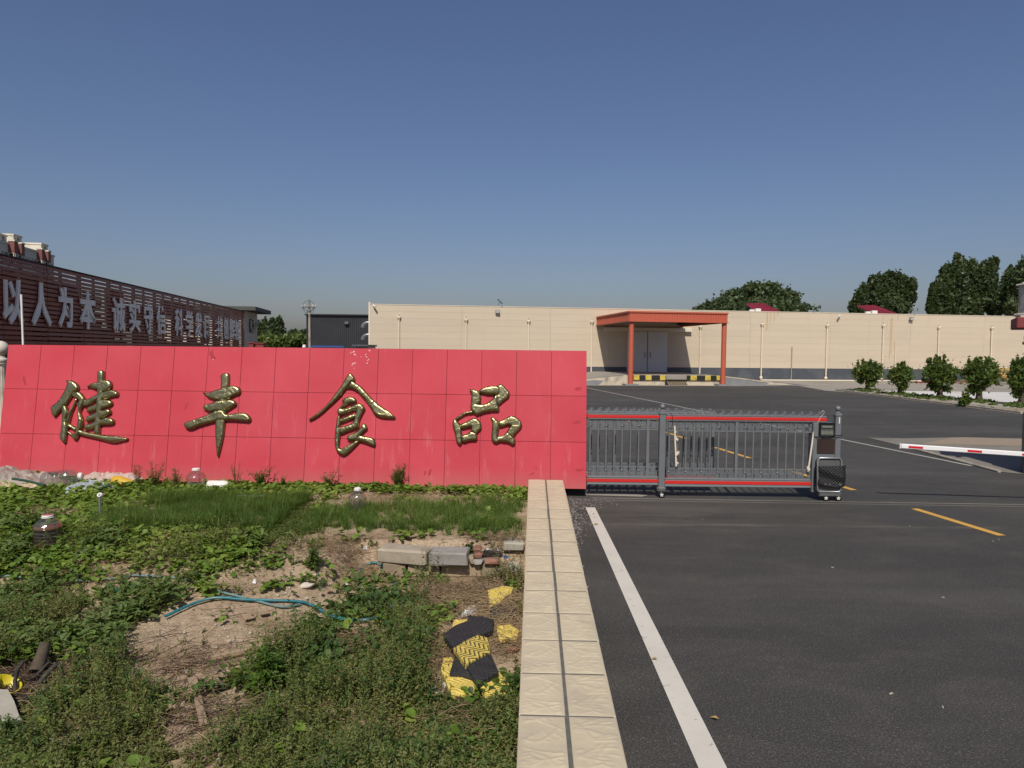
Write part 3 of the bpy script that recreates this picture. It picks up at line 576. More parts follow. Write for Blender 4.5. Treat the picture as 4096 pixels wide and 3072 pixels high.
sheet('planting_strip', [(23.95, 32.6), (28.4, 32.6), (28.5, 38.8), (27.2, 52), (24.0, 52.6)], 0.020, 'sand')
sheet('pale_kerb_band', [(25.2, 36.6), (29.5, 35.5), (29.3, 38.2), (27.7, 45.5), (27.2, 52), (25.0, 52.6), (25.0, 46)], 0.024, 'kerb')
ks = thing('kerb', 'pale concrete kerb along the planted strip beside the asphalt yard', 'kerb', (23.8, 33, 0))
ky = 33.0
kmb = MB().box((0, .5, .05), (.16, .985, .13), bev=.015); k0 = kmb.build('kerb_stone', MT['kerb'], ks, local=True)
for k in range(1, 19): instance(k0, ks, (0, k * 1.0, 0))
ks2 = PZ(3602, 1784); 
sheet('gatehouse_forecourt', [PZ(3472, 1752)[:2], PZ(3602, 1784)[:2], PZ(3725, 1810)[:2], PZ(3997, 1889)[:2], (11.9, 16.0), (26, 15.5), (26, 22.0), PZ(3852, 1750)[:2], PZ(3617, 1755)[:2]], 0.012, 'dusty')
sheet('forecourt_sand', [PZ(3800, 1754)[:2], (12.4, 21.4), (22, 20.6), (26, 21.5), PZ(3852, 1751)[:2]], 0.016, 'sand')
mb = MB()
a = PZ(3612, 1787); b = PZ(3998, 1890)
mb.tube([(a[0], a[1], .02), (b[0], b[1], .02)], .045, 4); o = mb.build('forecourt_kerb', MT['kerb']); o['kind'] = 'structure'

# garden ground
xs = np.concatenate([np.linspace(-40, -12, 15)[:-1], np.linspace(-12, 0.45, 180)])
ys = np.concatenate([np.linspace(-25, 2, 12)[:-1], np.linspace(2, 14.4, 190)])
X, Y = np.meshgrid(xs, ys); Z = gz(X, Y)
hi = np.array([fbm(X * 14, Y * 14, 21, 3)])[0]; Z = Z + (hi - .44) * .035
lim = PAR_A[0] + PAR_D[0] / PAR_D[1] * (Y - PAR_A[1]) + 0.2
Xc = np.minimum(X, lim)
V = np.stack([Xc, Y, Z], -1).reshape(-1, 3); nx = len(xs)
ii = (np.arange(len(ys) - 1)[:, None] * nx + np.arange(nx - 1)[None, :]).ravel()
o = np_mesh('garden_soil_ground', V, quads=np.stack([ii, ii + 1, ii + nx + 1, ii + nx], 1), mat=MT['soil'], smooth=True); o['kind'] = 'structure'

# ================================================================== LOW WALL with relief tiles
pw = thing('low_boundary_wall', 'low garden wall capped with two rows of cream relief tiles beside the road', 'wall', (float(PAR_A[0]), float(PAR_A[1]), 0), rz=-math.atan2(PAR_D[0], PAR_D[1]))
PH, ROWS0, ROWS1, PITCHT = 0.36, -6, 15, 0.5999
mb = MB(); mb.box((.315, (ROWS0 + ROWS1) * PITCHT / 2, (PH - .012 - .5) / 2), (.614, (ROWS1 - ROWS0) * PITCHT - .006, PH - .012 + .5)); mb.build('wall_core', MT['render'], pw, local=True)
mb = MB(); mb.box((.3125, (ROWS0 + ROWS1) * PITCHT / 2, PH - .0075), (.606, (ROWS1 - ROWS0) * PITCHT - .01, .006)); mb.build('grout', MT['grout'], pw, local=True)
def relief(seed, w, l, nxx=34, nyy=66):
    r = np.random.RandomState(seed)
    gx = np.linspace(0, w, nxx); gy = np.linspace(0, l, nyy); X, Y = np.meshgrid(gx, gy); Z = np.zeros_like(X)
    for k in range(30):
        cx, cy = r.uniform(0, w), r.uniform(0, l); L = r.uniform(.05, .16); an = r.normal(0.25 if r.rand() < .6 else -.5, .35); cu = r.normal(0, 2.2)
        u = (X - cx) * math.cos(an) + (Y - cy) * math.sin(an); v = -(X - cx) * math.sin(an) + (Y - cy) * math.cos(an) - cu * u * u
        wd = r.uniform(.006, .011)
        Z = np.maximum(Z, r.uniform(.0035, .0065) * np.exp(-(v / wd) ** 2) * sstep(L, L * .55, np.abs(u)))
    Z += (fbm(X * 24, Y * 24, seed, 3) - .45) * .003
    e = np.minimum(np.minimum(X, w - X), np.minimum(Y, l - Y)); bevel = sstep(0, .035, e)
    Z = Z * sstep(.012, .04, e) + .0035 * bevel
    V = np.stack([X, Y, Z], -1).reshape(-1, 3); n = nxx
    ii = (np.arange(nyy - 1)[:, None] * n + np.arange(n - 1)[None, :]).ravel(); q = np.stack([ii, ii + 1, ii + n + 1, ii + n], 1)
    # skirt
    top = list(range(n)); bot = list(range((nyy - 1) * n, nyy * n)); lf = [i * n for i in range(nyy)]; rt = [i * n + n - 1 for i in range(nyy)]
    ex = []; qq = []
    for loop in (top[::-1], rt[::-1], bot, lf):
        b = len(V) + len(ex)
        for i in loop: ex.append((V[i][0], V[i][1], -.014))
        qq += [(loop[k], loop[k + 1], b + k + 1, b + k) for k in range(len(loop) - 1)]
    return np.concatenate([V, np.array(ex)]), np.concatenate([q, np.array(qq)])
tl = []
for seed, w in ((5, .302), (11, .3055)):
    V, q = relief(seed, w, .588); tl.append(np_mesh('relief_tile', V, quads=q, mat=MT['tile'], parent=pw, smooth=True))
rt_ = random.Random(8)
for r in range(ROWS0, ROWS1):
    for side, x0 in ((0, 0.0), (1, .3245)):
        z = PH - .0042 + rt_.uniform(-.0008, .0008); jx = rt_.uniform(-.0012, .0012)
        if r == ROWS0: o = tl[side]
        else: o = instance(tl[side], pw)
        o.location = (x0 + jx, r * PITCHT + .003, z)

# ================================================================== RED SIGN WALL
SYAW, SLEAN = 0.0365, 0.1656
SR = np.array([1.394, 13.05, 0.16]); SW, SHH = 11.2643, 0.865
E1 = np.array([math.cos(SYAW), -math.sin(SYAW), 0]); NB = np.array([math.sin(SYAW), math.cos(SYAW), 0])
E2 = math.cos(SLEAN) * np.array([0, 0, 1]) + math.sin(SLEAN) * NB
EN = np.cross(E1, E2)                                    # out of the sign's face
SL = SR - E1 * SW
def S(u, w, d=0.0): return tuple(SL + E1 * u + E2 * w + EN * d)
sg = thing('sign_wall', 'long leaning red panelled sign wall with four brass characters behind the garden', 'sign', tuple(SL + E1 * SW / 2 - np.array([0, 0, .16])))
SH = SHH * 3
bb = np.array(S(0, 0)); Hb = NB
def Sb(u, z, back): p = SL + E1 * u + NB * back; return (p[0], p[1], z)
mb = MB()
ztop = S(0, SH)[2]
for (ua, ub) in ((0.0, SW),):
    vs = [S(ua, 0, -.02), S(ub, 0, -.02), S(ub, SH, -.02), S(ua, SH, -.02), Sb(ua, .16, .62), Sb(ub, .16, .62), Sb(ub, ztop, .62), Sb(ua, ztop, .62)]
    mb.add(vs, [(0, 1, 2, 3), (5, 4, 7, 6), (1, 5, 6, 2), (4, 0, 3, 7), (3, 2, 6, 7), (0, 4, 5, 1)])
mb.build('sign_body', MT['red'], sg)
mb = MB(); mb.add([S(.02, .02, -.016), S(SW - .02, .02, -.016), S(SW - .02, SH - .02, -.016), S(.02, SH - .02, -.016)], [(0, 1, 2, 3)]); mb.build('joint_backing', MT['red_core'], sg)
rs = random.Random(4); pw_ = SW / 17
for c in range(17):
    for r in range(3):
        g = .0045 if c % 2 else .0035
        u0, u1, w0, w1 = c * pw_ + g, (c + 1) * pw_ - .0035, r * SHH + .0035, (r + 1) * SHH - .0035
        j = [rs.uniform(-.0012, .0012) for _ in range(4)]
        f = [S(u0, w0, j[0]), S(u1, w0, j[1]), S(u1, w1, j[2]), S(u0, w1, j[3])]
        bk = [S(u0, w0, -.015), S(u1, w0, -.015), S(u1, w1, -.015), S(u0, w1, -.015)]
        m2 = MB(); m2.add(f + bk, [(0, 1, 2, 3), (0, 4, 5, 1), (1, 5, 6, 2), (2, 6, 7, 3), (3, 7, 4, 0)]); m2.build('red_panel', MT['red'], sg)
mb = MB()
vs = []
for u in (.15, SW - .02):
    for back in (.16, .58):
        for z in (-.3, .158): vs.append(Sb(u, z, back))
mb.add(vs, [(0, 1, 3, 2), (4, 6, 7, 5), (0, 4, 5, 1), (2, 3, 7, 6), (0, 2, 6, 4), (1, 5, 7, 3)]); mb.build('plinth', MT['black'], sg)
# paint chips and scuffs, 1.5 mm proud
def onsign(px, py, d=0.0):
    p = PP(px, py, np.array(S(0, 0, d)), EN); q = p - np.array(S(0, 0, d)); return float(q @ E1), float(q @ E2)
def blot(mb, px, py, rx, ry, an, seed, n=9, d=.0022):
    r = random.Random(seed); u, w = onsign(px, py); pts = []
    for k in range(n):
        a = 2 * math.pi * k / n; q = r.uniform(.45, 1.1); x = rx * q * math.cos(a); y = ry * q * math.sin(a)
        pts.append(S(u + x * math.cos(an) - y * math.sin(an), w + x * math.sin(an) + y * math.cos(an), d))
    mb.add(pts, [tuple(range(n))])
mb = MB()
for k, (px, py, a, b, an) in enumerate(((1415, 1407, .030, .016, .5), (1420, 1418, .034, .012, -.5), (1404, 1411, .02, .008, 1.3), (1478, 1402, .014, .016, .2), (1463, 1418, .016, .010, .8), (1466, 1428, .02, .010, -.7), (1472, 1441, .016, .010, .6), (1469, 1453, .026, .008, -.6), (1475, 1437, .012, .008, 0), (1412, 1455, .022, .014, .7), (1420, 1452, .03, .008, .2), (1408, 1461, .014, .010, 0), (1417, 1473, .012, .008, .9), (1445, 1428, .012, .008, .3), (853, 1438, .015, .009, .1), (2045, 1740, .03, .012, -.3), (2052, 1746, .02, .009, .4))):
    blot(mb, px, py, a, b, an, 50 + k)
mb.build('paint_chip', MT['flake'], sg)
mb = MB()
for k, (px, py, a, b, an) in enumerate(((98, 1522, .035, .11, .25), (848, 1412, .05, .09, 0), (855, 1430, .05, .05, .3), (742, 1628, .022, .13, -.45), (2125, 1897, .06, .014, .35), (2133, 1893, .03, .014, .6), (1720, 1890, .03, .10, -.2), (1700, 1893, .02, .06, -.3), (2192, 1818, .02, .02, .6), (2143, 1870, .012, .05, .7), (2315, 1555, .10, .035, .12), (2310, 1690, .12, .035, .1), (2320, 1880, .12, .03, .05))):
    blot(mb, px, py, a, b, an, 90 + k, d=.0018)
mb.build('paint_scuff', MT['smudge'], sg)

# brass characters: every brush stroke is its own raised, rounded piece of one character
CH = [
 ('brass_character', (190, 1470, .19285), [
  [378,262,400,300,408,345,390,400,355,480,310,560,250,650,170,740,95,790,72,830,75,900,95,970,130,1020,165,1015,230,940,300,860,370,790,430,710,490,620,530,560,560,510,610,490,640,450,650,400,625,350,580,310,520,275,450,262],
  [330,790,300,850,300,900,305,1000,300,1110,290,1220,275,1330,262,1430,270,1490,310,1540,350,1575,375,1540,395,1440,405,1340,415,1230,405,1120,400,1050,420,1000,435,930,415,860,390,800,355,780],
  [592,648,540,755,475,890,430,990,405,1080,420,1170,445,1165,475,1040,510,920,560,800,618,652],
  [505,535,560,520,620,500,680,520,730,570,775,640,770,700,745,780,715,830,690,890,685,945,715,1010,738,1080,735,1160,715,1240,690,1290,680,1320,660,1390,640,1430,610,1485,570,1500,540,1480,510,1440,470,1390,405,1335,420,1320,470,1350,530,1390,565,1360,600,1290,612,1240,630,1150,640,1060,635,960,637,870,640,840,625,800,600,760,615,735,650,720,660,690,640,660,600,640,550,620,520,580],
  [435,1160,480,1180,540,1215,600,1245,610,1290,580,1340,545,1320,510,1280,470,1260,430,1255,410,1300,405,1230],
  [610,1300,690,1290,770,1320,870,1350,970,1365,1070,1385,1200,1405,1320,1410,1440,1420,1560,1440,1650,1460,1670,1485,1640,1505,1540,1530,1420,1558,1310,1555,1200,1525,1080,1495,960,1465,840,1440,740,1415,660,1390],
  [1040,110,1060,70,1110,55,1160,75,1180,130,1170,260,1165,400,1155,560,1140,760,1125,920,1110,1080,1100,1200,1080,1380,1030,1385,970,1375,975,1240,985,1100,1005,960,1015,800,1025,640,1035,480,1035,300,1036,180],
  [805,395,870,360,950,320,1040,300,1130,290,1190,260,1250,255,1300,285,1335,340,1325,400,1290,450,1230,480,1160,510,1100,480,1040,455,970,440,910,405,860,395,825,405],
  [770,680,850,645,940,600,1030,550,1130,515,1230,480,1320,460,1390,475,1450,505,1470,540,1455,590,1400,600,1320,615,1240,650,1180,660,1100,650,1020,680,930,730,840,790,750,810,735,760],
  [1120,680,1160,660,1230,665,1300,680,1345,715,1345,760,1300,800,1220,830,1140,855,1080,860,1010,885,930,915,850,935,825,940,820,870,830,830,900,800,970,770,1020,740],
  [1120,895,1170,890,1240,860,1290,870,1320,910,1310,950,1260,980,1200,1020,1130,1060,1050,1070,970,1085,890,1110,800,1130,805,1030,860,1000,930,970,1000,930],
  [1100,1080,1160,1060,1230,1035,1310,1050,1370,1080,1385,1130,1350,1175,1250,1185,1120,1195,1050,1230,960,1260,880,1280,770,1295,765,1250,780,1190,840,1180,930,1150,1010,1100]]),
 ('brass_character', (720, 1480, .22305), [
  [725,110,760,70,830,52,880,70,885,160,875,270,840,400,830,560,830,760,815,900,800,1020,780,1180,740,1360,690,1550,665,1550,655,1450,640,1280,632,1100,635,930,650,780,700,600,715,420,730,300,735,190],
  [395,380,450,405,520,405,600,370,700,340,790,330,860,295,950,280,1020,295,1075,330,1085,380,1060,430,990,455,920,495,850,530,760,540,650,540,560,515,500,490,450,440],
  [425,640,470,615,560,595,640,555,720,545,830,535,900,530,970,550,1010,590,1000,630,940,670,860,720,820,760,720,740,640,735,570,755,500,740,430,700],
  [75,970,110,935,200,905,330,860,450,820,560,770,650,730,760,715,830,790,950,785,1060,768,1160,770,1230,810,1270,860,1265,900,1230,925,1120,920,980,905,820,905,700,905,590,935,460,970,330,1010,230,1055,150,1060,95,1030]]),
 ('brass_character', (1220, 1480, .2170), [
  [820,62,860,75,900,120,920,165,905,210,860,215,800,300,740,365,660,470,560,570,440,680,320,790,200,875,85,935,72,905,170,830,290,740,400,640,490,530,570,420,660,300,720,200,770,115],
  [800,300,840,215,880,210,940,240,1040,310,1120,400,1220,510,1330,610,1450,700,1570,780,1660,860,1660,890,1560,890,1430,880,1330,850,1270,800,1220,710,1150,610,1060,500,980,410,900,355,830,335,770,340],
  [685,570,740,515,810,493,880,500,930,525,950,570,930,600,860,612,790,630,740,665,700,700,670,720,620,750,600,735,640,690,690,630,715,600],
  [605,735,650,700,690,715,780,700,850,670,910,640,980,617,1040,630,1080,665,1105,710,1080,760,1050,820,1010,910,995,1000,985,1050,930,1080,840,1110,740,1150,660,1180,640,1130,650,1060,740,1030,830,1000,890,960,910,900,930,820,950,740,900,740,820,770,730,810,640,835,600,800],
  [645,920,700,880,770,850,840,820,890,805,945,820,930,870,890,900,800,930,720,960,650,985],
  [585,900,610,850,640,835,655,880,655,980,650,1100,655,1180,640,1250,632,1340,635,1420,660,1450,720,1425,800,1380,880,1330,950,1300,1000,1320,960,1370,900,1430,830,1500,770,1550,715,1582,660,1565,610,1530,575,1480,555,1400,545,1290,555,1130,575,1000],
  [780,1240,800,1205,850,1185,920,1150,980,1105,1030,1050,1055,995,1100,990,1135,1030,1150,1080,1110,1120,1050,1180,1000,1230,980,1280,900,1300,830,1300,780,1290],
  [960,1240,1010,1205,1100,1220,1190,1235,1260,1260,1295,1310,1300,1370,1280,1405,1210,1380,1120,1345,1020,1315,950,1300]]),
 ('brass_character', (1790, 1520, .16878), [
  [525,210,590,215,660,235,720,265,770,310,795,380,790,460,775,540,740,570,660,650,640,790,600,780,555,720,540,640,550,560,555,470,565,380,560,310,530,260],
  [720,270,790,215,880,170,990,145,1100,140,1170,140,1230,180,1240,290,1190,330,1130,345,1040,350,950,345,860,325,780,305],
  [1170,140,1220,105,1280,105,1340,145,1400,210,1465,275,1470,350,1440,410,1370,460,1300,520,1240,570,1200,600,1180,560,1150,480,1150,350,1190,320,1180,220],
  [640,800,610,770,560,700,570,600,640,560,740,575,840,575,930,545,1020,490,1090,420,1140,350,1190,345,1195,450,1195,540,1200,600,1225,640,1225,700,1190,740,1110,735,1000,745,890,765,780,800,690,835],
  [590,720,620,790,560,800,460,810,380,845,300,895,240,940,200,940,180,910,240,860,330,795,430,750,520,730],
  [150,930,190,915,230,960,270,1010,320,1080,335,1160,345,1280,340,1400,345,1470,320,1530,285,1545,240,1510,205,1450,185,1340,160,1220,130,1120,115,1040,130,970],
  [290,1050,370,1020,460,980,540,935,610,905,680,910,740,950,790,1010,805,1090,800,1150,750,1200,700,1260,690,1300,640,1270,560,1220,555,1150,560,1110,480,1125,400,1145,330,1150],
  [320,1320,400,1290,480,1270,540,1210,620,1230,690,1265,705,1330,700,1400,670,1430,590,1430,500,1445,420,1470,350,1465],
  [1022,895,1050,880,1110,900,1170,940,1210,990,1230,1060,1220,1150,1200,1250,1190,1330,1200,1430,1170,1490,1130,1500,1080,1470,1045,1410,1040,1330,1050,1220,1055,1120,1060,1020,1040,950],
  [1200,990,1280,950,1380,905,1450,865,1520,848,1600,865,1670,910,1730,970,1765,1050,1750,1120,1700,1180,1640,1240,1590,1300,1550,1345,1480,1350,1380,1290,1400,1230,1450,1150,1500,1080,1470,1070,1390,1075,1300,1105,1225,1110],
  [1160,1360,1220,1325,1300,1315,1370,1260,1440,1240,1530,1320,1580,1370,1600,1430,1595,1510,1550,1545,1500,1520,1420,1480,1320,1465,1220,1465,1150,1500,1100,1450]]),
]
def smooth_poly(P, sub=3):
    P = np.asarray(P, float); n = len(P); out = []
    for i in range(n):
        p0, p1, p2, p3 = P[i - 1], P[i], P[(i + 1) % n], P[(i + 2) % n]
        def tan(a, b, c):
            u = b - a; v = c - b; lu = np.linalg.norm(u) + 1e-9; lv = np.linalg.norm(v) + 1e-9
            return np.zeros(2) if u @ v / lu / lv < 0.2 else (c - a) * .5 * min(1, 2 * min(lu, lv) / (lu + lv))
        t1, t2 = tan(p0, p1, p2), tan(p1, p2, p3)
        for k in range(sub):
            t = k / sub; h = 2 * t ** 3 - 3 * t ** 2 + 1; g = t ** 3 - 2 * t ** 2 + t
            out.append(h * p1 + g * t1 + (1 - h) * p2 + (t ** 3 - t ** 2) * t2)
    return np.array(out)
def cdt_fill(P, step):
    n = len(P)
    lo, hi = P.min(0), P.max(0)
    gx, gy = np.meshgrid(np.arange(lo[0], hi[0], step), np.arange(lo[1], hi[1], step)); gx = gx + (np.arange(gx.shape[0]) % 2)[:, None] * step / 2
    G = np.stack([gx.ravel(), gy.ravel()], 1)
    A = P; B = np.roll(P, -1, 0)
    def sd(Q):
        best = np.full(len(Q), 1e9); ins = np.zeros(len(Q), bool)
        for a, b in zip(A, B):
            ab = b - a; t = np.clip(((Q - a) @ ab) / (ab @ ab + 1e-12), 0, 1); d = np.linalg.norm(Q - a - t[:, None] * ab, axis=1); best = np.minimum(best, d)
            c = (a[1] > Q[:, 1]) != (b[1] > Q[:, 1])
            with np.errstate(divide='ignore', invalid='ignore'):
                xi = (b[0] - a[0]) * (Q[:, 1] - a[1]) / (b[1] - a[1]) + a[0]
            ins ^= c & (Q[:, 0] < xi)
        return best, ins
    d, ins = sd(G); G = G[ins & (d > step * .45)]
    vin = [Vector((float(a), float(b))) for a, b in np.concatenate([P, G])]
    r = mgeo.delaunay_2d_cdt(vin, [], [list(range(n))], 1, 1e-6)
    V = np.array([(v.x, v.y) for v in r[0]]); F = [tuple(f) for f in r[2]]
    dd, _ = sd(V); return V, F, dd
def inflate(mb, P, R, Hh, base, side, xf, step, mi=0):
    V, F, dd = cdt_fill(P, step)
    t = np.clip(dd / R, 0, 1); h = base + Hh * np.sqrt(np.clip(1 - (1 - t) ** 2, 0, 1))
    area = 0
    vs = [xf(x, y, z) for (x, y), z in zip(V, h)]
    fs = []
    for f in F:
        a, b, c = V[f[0]], V[f[1]], V[f[2]]
        fs.append(f if (b[0] - a[0]) * (c[1] - a[1]) - (b[1] - a[1]) * (c[0] - a[0]) > 0 else f[::-1])
    mb.add(vs, fs, mi, True)
    n = len(P); s = np.sum(P[:, 0] * np.roll(P[:, 1], -1) - np.roll(P[:, 0], -1) * P[:, 1])
    Q = P if s > 0 else P[::-1]
    w = [xf(x, y, side) for x, y in Q] + [xf(x, y, base) for x, y in Q]
    mb.add(w, [(i, (i + 1) % n, n + (i + 1) % n, n + i) for i in range(n)], mi, False)
rc = random.Random(2)
clab = ['brass character nearest the left end', 'brass character second from the left', 'brass character third from the left', 'brass character of three boxes nearest the gate']
for k, (nme, (ox, oy, sc), strokes) in enumerate(CH):
    mb = MB()
    for j, st in enumerate(strokes):
        P = np.array(st, float).reshape(-1, 2)
        P = np.array([onsign(ox + x * sc, oy + y * sc, 0.045) for x, y in P])
        P = smooth_poly(P)
        inflate(mb, P, .042, .034, .045 + .0035 * (j % 4) + rc.uniform(0, .002), 0.001, S, .017)
    o = mb.build(nme, MT['brass'], sg); o['label'] = clab[k]

# ================================================================== SLIDING GATE
GY = 13.2
gt = thing('sliding_gate', 'grey sliding entrance gate with red strips and star finials beside the red sign', 'gate', (2.81, GY, 0))
def gx(px): return float(PY(px, 1800, GY)[0])
def section(x0, x1, y, zt, zb, bals, stiles, front=True, rails=True, collars=True):
    """one gate leaf: rails, balusters, fret panels, stars"""
    cx = (x0 + x1) / 2; L = x1 - x0
    if rails:
        m = MB(); m.box((cx, y, zt + .06), (L, .085, .122), bev=.012); m.box((cx, y, zt + .113), (L, .10, .018), bev=.004); m.build('top_rail', MT['rail'], gt)
        m = MB(); m.box((cx, y - .045, zt + .062), (L, .012, .052)); m.build('red_strip', MT['red_strip'], gt)
        m = MB(); m.box((cx, y, zb - .075), (L, .085, .15), bev=.012); m.box((cx, y, zb - .006), (L, .10, .02), bev=.004); m.box((cx, y, zb - .135), (L, .10, .03), bev=.006); m.build('bottom_rail', MT['rail'], gt)
        m = MB(); m.box((cx, y - .045, zb - .068), (L, .012, .055)); m.build('red_strip', MT['red_strip'], gt)
    for k, x in enumerate(bals):
        m = MB(); m.tube([(x, y, zb), (x, y, zt)], .0165, 8, caps=False)
        if collars and k % 2 == 0:
            for z in (zb + .12, zt - .115): m.lathe([(.0165, z - .014), (.028, z - .010), (.028, z + .010), (.0165, z + .014)], (x, y, 0), 10)
            for z0, z1 in ((zb, zb + .10), (zt - .10, zt)): m.lathe([(.021, z0), (.021, z1)], (x, y, 0), 8)
        m.build('baluster', MT['gate'], gt)
    for x in stiles:
        m = MB(); m.box((x, y, (zb + zt) / 2), (.052, .06, zt - zb)); m.build('stile', MT['gate'], gt)
    al = sorted(list(bals) + list(stiles) + [x0, x1])
    for a, b in zip(al[:-1], al[1:]):
        if b - a < .09: continue
        for z in (zb + .098, zt - .092):
            o = instance(fret0, gt); o.location = ((a + b) / 2 - 2.81, y - GY, z); o.scale = ((b - a - .04) / .11, 1, 1)
# one fret panel: two stacked square spirals inside a thin frame
fm = MB()
def bar(a, b, z0=0.0):
    (x0, y0), (x1, y1) = a, b; t = .0145
    fm.box(((x0 + x1) / 2, 0, (y0 + y1) / 2 + z0), (abs(x1 - x0) + t, .016, abs(y1 - y0) + t))
for zc, flip in ((-.047, 1), (.047, -1)):
    sp = [(-.048, -.036), (.048, -.036), (.048, .036), (-.026, .036), (-.026, -.012), (.022, -.012), (.022, .012), (0, .012)]
    sp = [(x * flip, z) for x, z in sp]
    for a, b in zip(sp[:-1], sp[1:]): bar(a, b, zc)
bar((-.055, -.092), (.055, -.092)); bar((-.055, .092), (.055, .092)); bar((0, -.01), (0, .01))
fret0 = fm.build('fret_panel', MT['gate'], gt, local=True); fret0.location = (0, 0, -9)
sA = [gx(p) for p in (2360, 2392, 2424.5, 2456, 2488, 2521, 2554)]; sB = [gx(p) for p in (2676, 2709, 2743, 2775.5, 2807, 2840, 2873, 2906, 2980, 3012, 3045, 3078, 3111, 3144, 3179, 3213)]
section(1.418, 2.75, GY + .01, 1.445, .375, sA, [gx(2590)])
section(2.87, 5.86, GY, 1.43, .355, sB, [gx(2944)])
# second leaf nested behind
sC = [x + .075 for x in sA[:7]] + [gx(2609) + .01] + [x + .075 for x in sB[:6]]
section(1.43, 3.92, GY + .50, 1.43, .36, sC, [gx(2472), 3.90], collars=False)
bpy.data.objects.remove(fret0)
# star finials on the top rails
st0 = MB(); pts = []
for k in range(10):
    a = math.pi / 2 + k * math.pi / 5; r = .033 if k % 2 == 0 else .0135; pts.append((r * math.cos(a), .062 + r * math.sin(a)))
st0.prism(pts, -.008, .008, xf=lambda x, y, z: (x, z, y))
arc = [(-.078 + .156 * t, .004 + .030 * math.sin(math.pi * t)) for t in np.linspace(0, 1, 9)]
st0.tube([(x, 0, z) for x, z in arc], .007, 5); st0.tube([(-.03, 0, .006), (0, 0, .018), (.03, 0, .006)], .005, 4); st0.tube([(0, 0, .028), (0, 0, .05)], .004, 4)
star = None
for xs_, y, z in ((np.arange(1.47, 2.75, .151), GY + .01, 1.567), (np.arange(2.96, 5.9, .1635), GY, 1.552), (np.arange(1.55, 3.9, .1635), GY + .50, 1.552)):
    for x in xs_:
        if star is None: star = st0.build('star_finial', MT['gate'], gt, local=True); o = star
        else: o = instance(star, gt)
        o.location = (x - 2.81, y - GY, z)
def post(x, y, ztop, w=.115):
    m = MB(); m.box((x, y, .12 + (ztop - .12) / 2), (w, w, ztop - .12), bev=.008)
    m.box((x, y, ztop - .005), (w + .022, w + .022, .05), bev=.012); m.box((x, y, ztop + .03), (w - .02, w - .02, .03), bev=.01)
    m.lathe([(.022, ztop + .04), (.026, ztop + .055), (.022, ztop + .065)] + [(.05 * math.sin(a), ztop + .112 - .05 * math.cos(a)) for a in np.linspace(.45, math.pi, 12)], (x, y, 0), 16)
    m.build('post', MT['gate'], gt)
post(2.81, GY - .01, 1.585); post(gx(3344.5), GY - .02, 1.585, .105)
def wheel(x, y, r=.056):
    m = MB(); R = Matrix.Rotation(math.pi / 2, 4, 'X')
    m.lathe([(r * .62, -.03), (r, -.03), (r, .03), (r * .62, .03)], (x, y, r), 20, mat=R); m.build('tyre', MT['plastic_black'], gt)
    m = MB()
    m.lathe([(0.001, -.024), (r * .18, -.026), (r * .20, -.018)], (x, y, r), 12, mat=Matrix.Rotation(math.pi / 2, 4, 'X') @ Matrix.Scale(-1, 4, (0, 0, 1)))
    for k in range(5):
        a = 2 * math.pi * k / 5 + .3
        m.box((x + math.cos(a) * r * .42, y - .024, r + math.sin(a) * r * .42), (r * .62, .012, r * .24), mat=Matrix.Rotation(-a, 4, 'Y'))
    m.lathe([(r * .58, -.03), (r * .72, -.03), (r * .72, -.02)], (x, y - .058 + .03, r), 18, mat=R)
    m.build('wheel_rim', MT['white'], gt)
mb = MB(); mb.box((2.81, GY - .02, .15), (.17, .16, .11), bev=.03); mb.build('wheel_housing', MT['greybin'], gt)
wheel(2.81, GY - .07)
# drive head
hx0, hx1 = gx(3243), gx(3331)
mb = MB()
mb.box(((hx0 + hx1) / 2, GY + .02, .78), (hx1 - hx0, .22, 1.30), bev=.01); mb.build('drive_head', MT['gate'], gt)
hc = gx(3295)
mb = MB(); mb.box((hc, GY - .10, 1.305), (.30, .03, .27), bev=.008); mb.build('display_box', MT['plastic_black'], gt)
mb = MB(); mb.box((hc, GY - .118, 1.365), (.225, .008, .055)); mb.box((hc, GY - .118, 1.262), (.232, .008, .115)); mb.build('display_screen', MT['lcd'], gt)
def glyph_mesh(mb, ch, xf, depth, bold=26, mi=0):
    """outlines of one character -> solid letter"""
    cu = bpy.data.curves.new('g', 'CURVE'); cu.dimensions = '2D'; cu.fill_mode = 'BOTH'; cu.extrude = depth / 2; cu.offset = bold / 1000
    for spn in GL[ch]:
        P = np.array(spn, float).reshape(-1, 2) / 1000
        s = cu.splines.new('POLY'); s.points.add(len(P) - 1); s.use_cyclic_u = True
        for q, (x, y) in zip(s.points, P): q.co = (x, y, 0, 1)
    ob = bpy.data.objects.new('g', cu)
    me = ob.to_mesh()
    vs = [xf(v.co.x, v.co.y, v.co.z + depth / 2) for v in me.vertices]; fs = [tuple(p.vertices) for p in me.polygons]
    mb.add(vs, fs, mi); ob.to_mesh_clear(); bpy.data.objects.remove(ob); bpy.data.curves.remove(cu)
mb = MB()
for k, ch in enumerate('欢迎光临'):
    glyph_mesh(mb, ch, lambda x, y, z, k=k: (hc - .108 + k * .055 + x * .05, GY - .1222 - z, 1.235 + y * .058), .002, 8)
for k in range(7): mb.box((hc - .075 + k * .025, GY - .1235, 1.365), (.014, .002, .026))
mb.build('display_text', MT['lcdtext'], gt)
mb = MB(); mb.box((gx(3293.5), GY - .098, 1.005), (.325, .016, .275)); mb.build('access_panel', MT['brown'], gt)
mb = MB(); mb.box((gx(3293), GY - .095, 1.172), (.088, .01, .030), bev=.008); mb.box((gx(3293), GY - .1015, 1.174), (.045, .004, .010)); mb.build('latch_plate', MT['white'], gt)
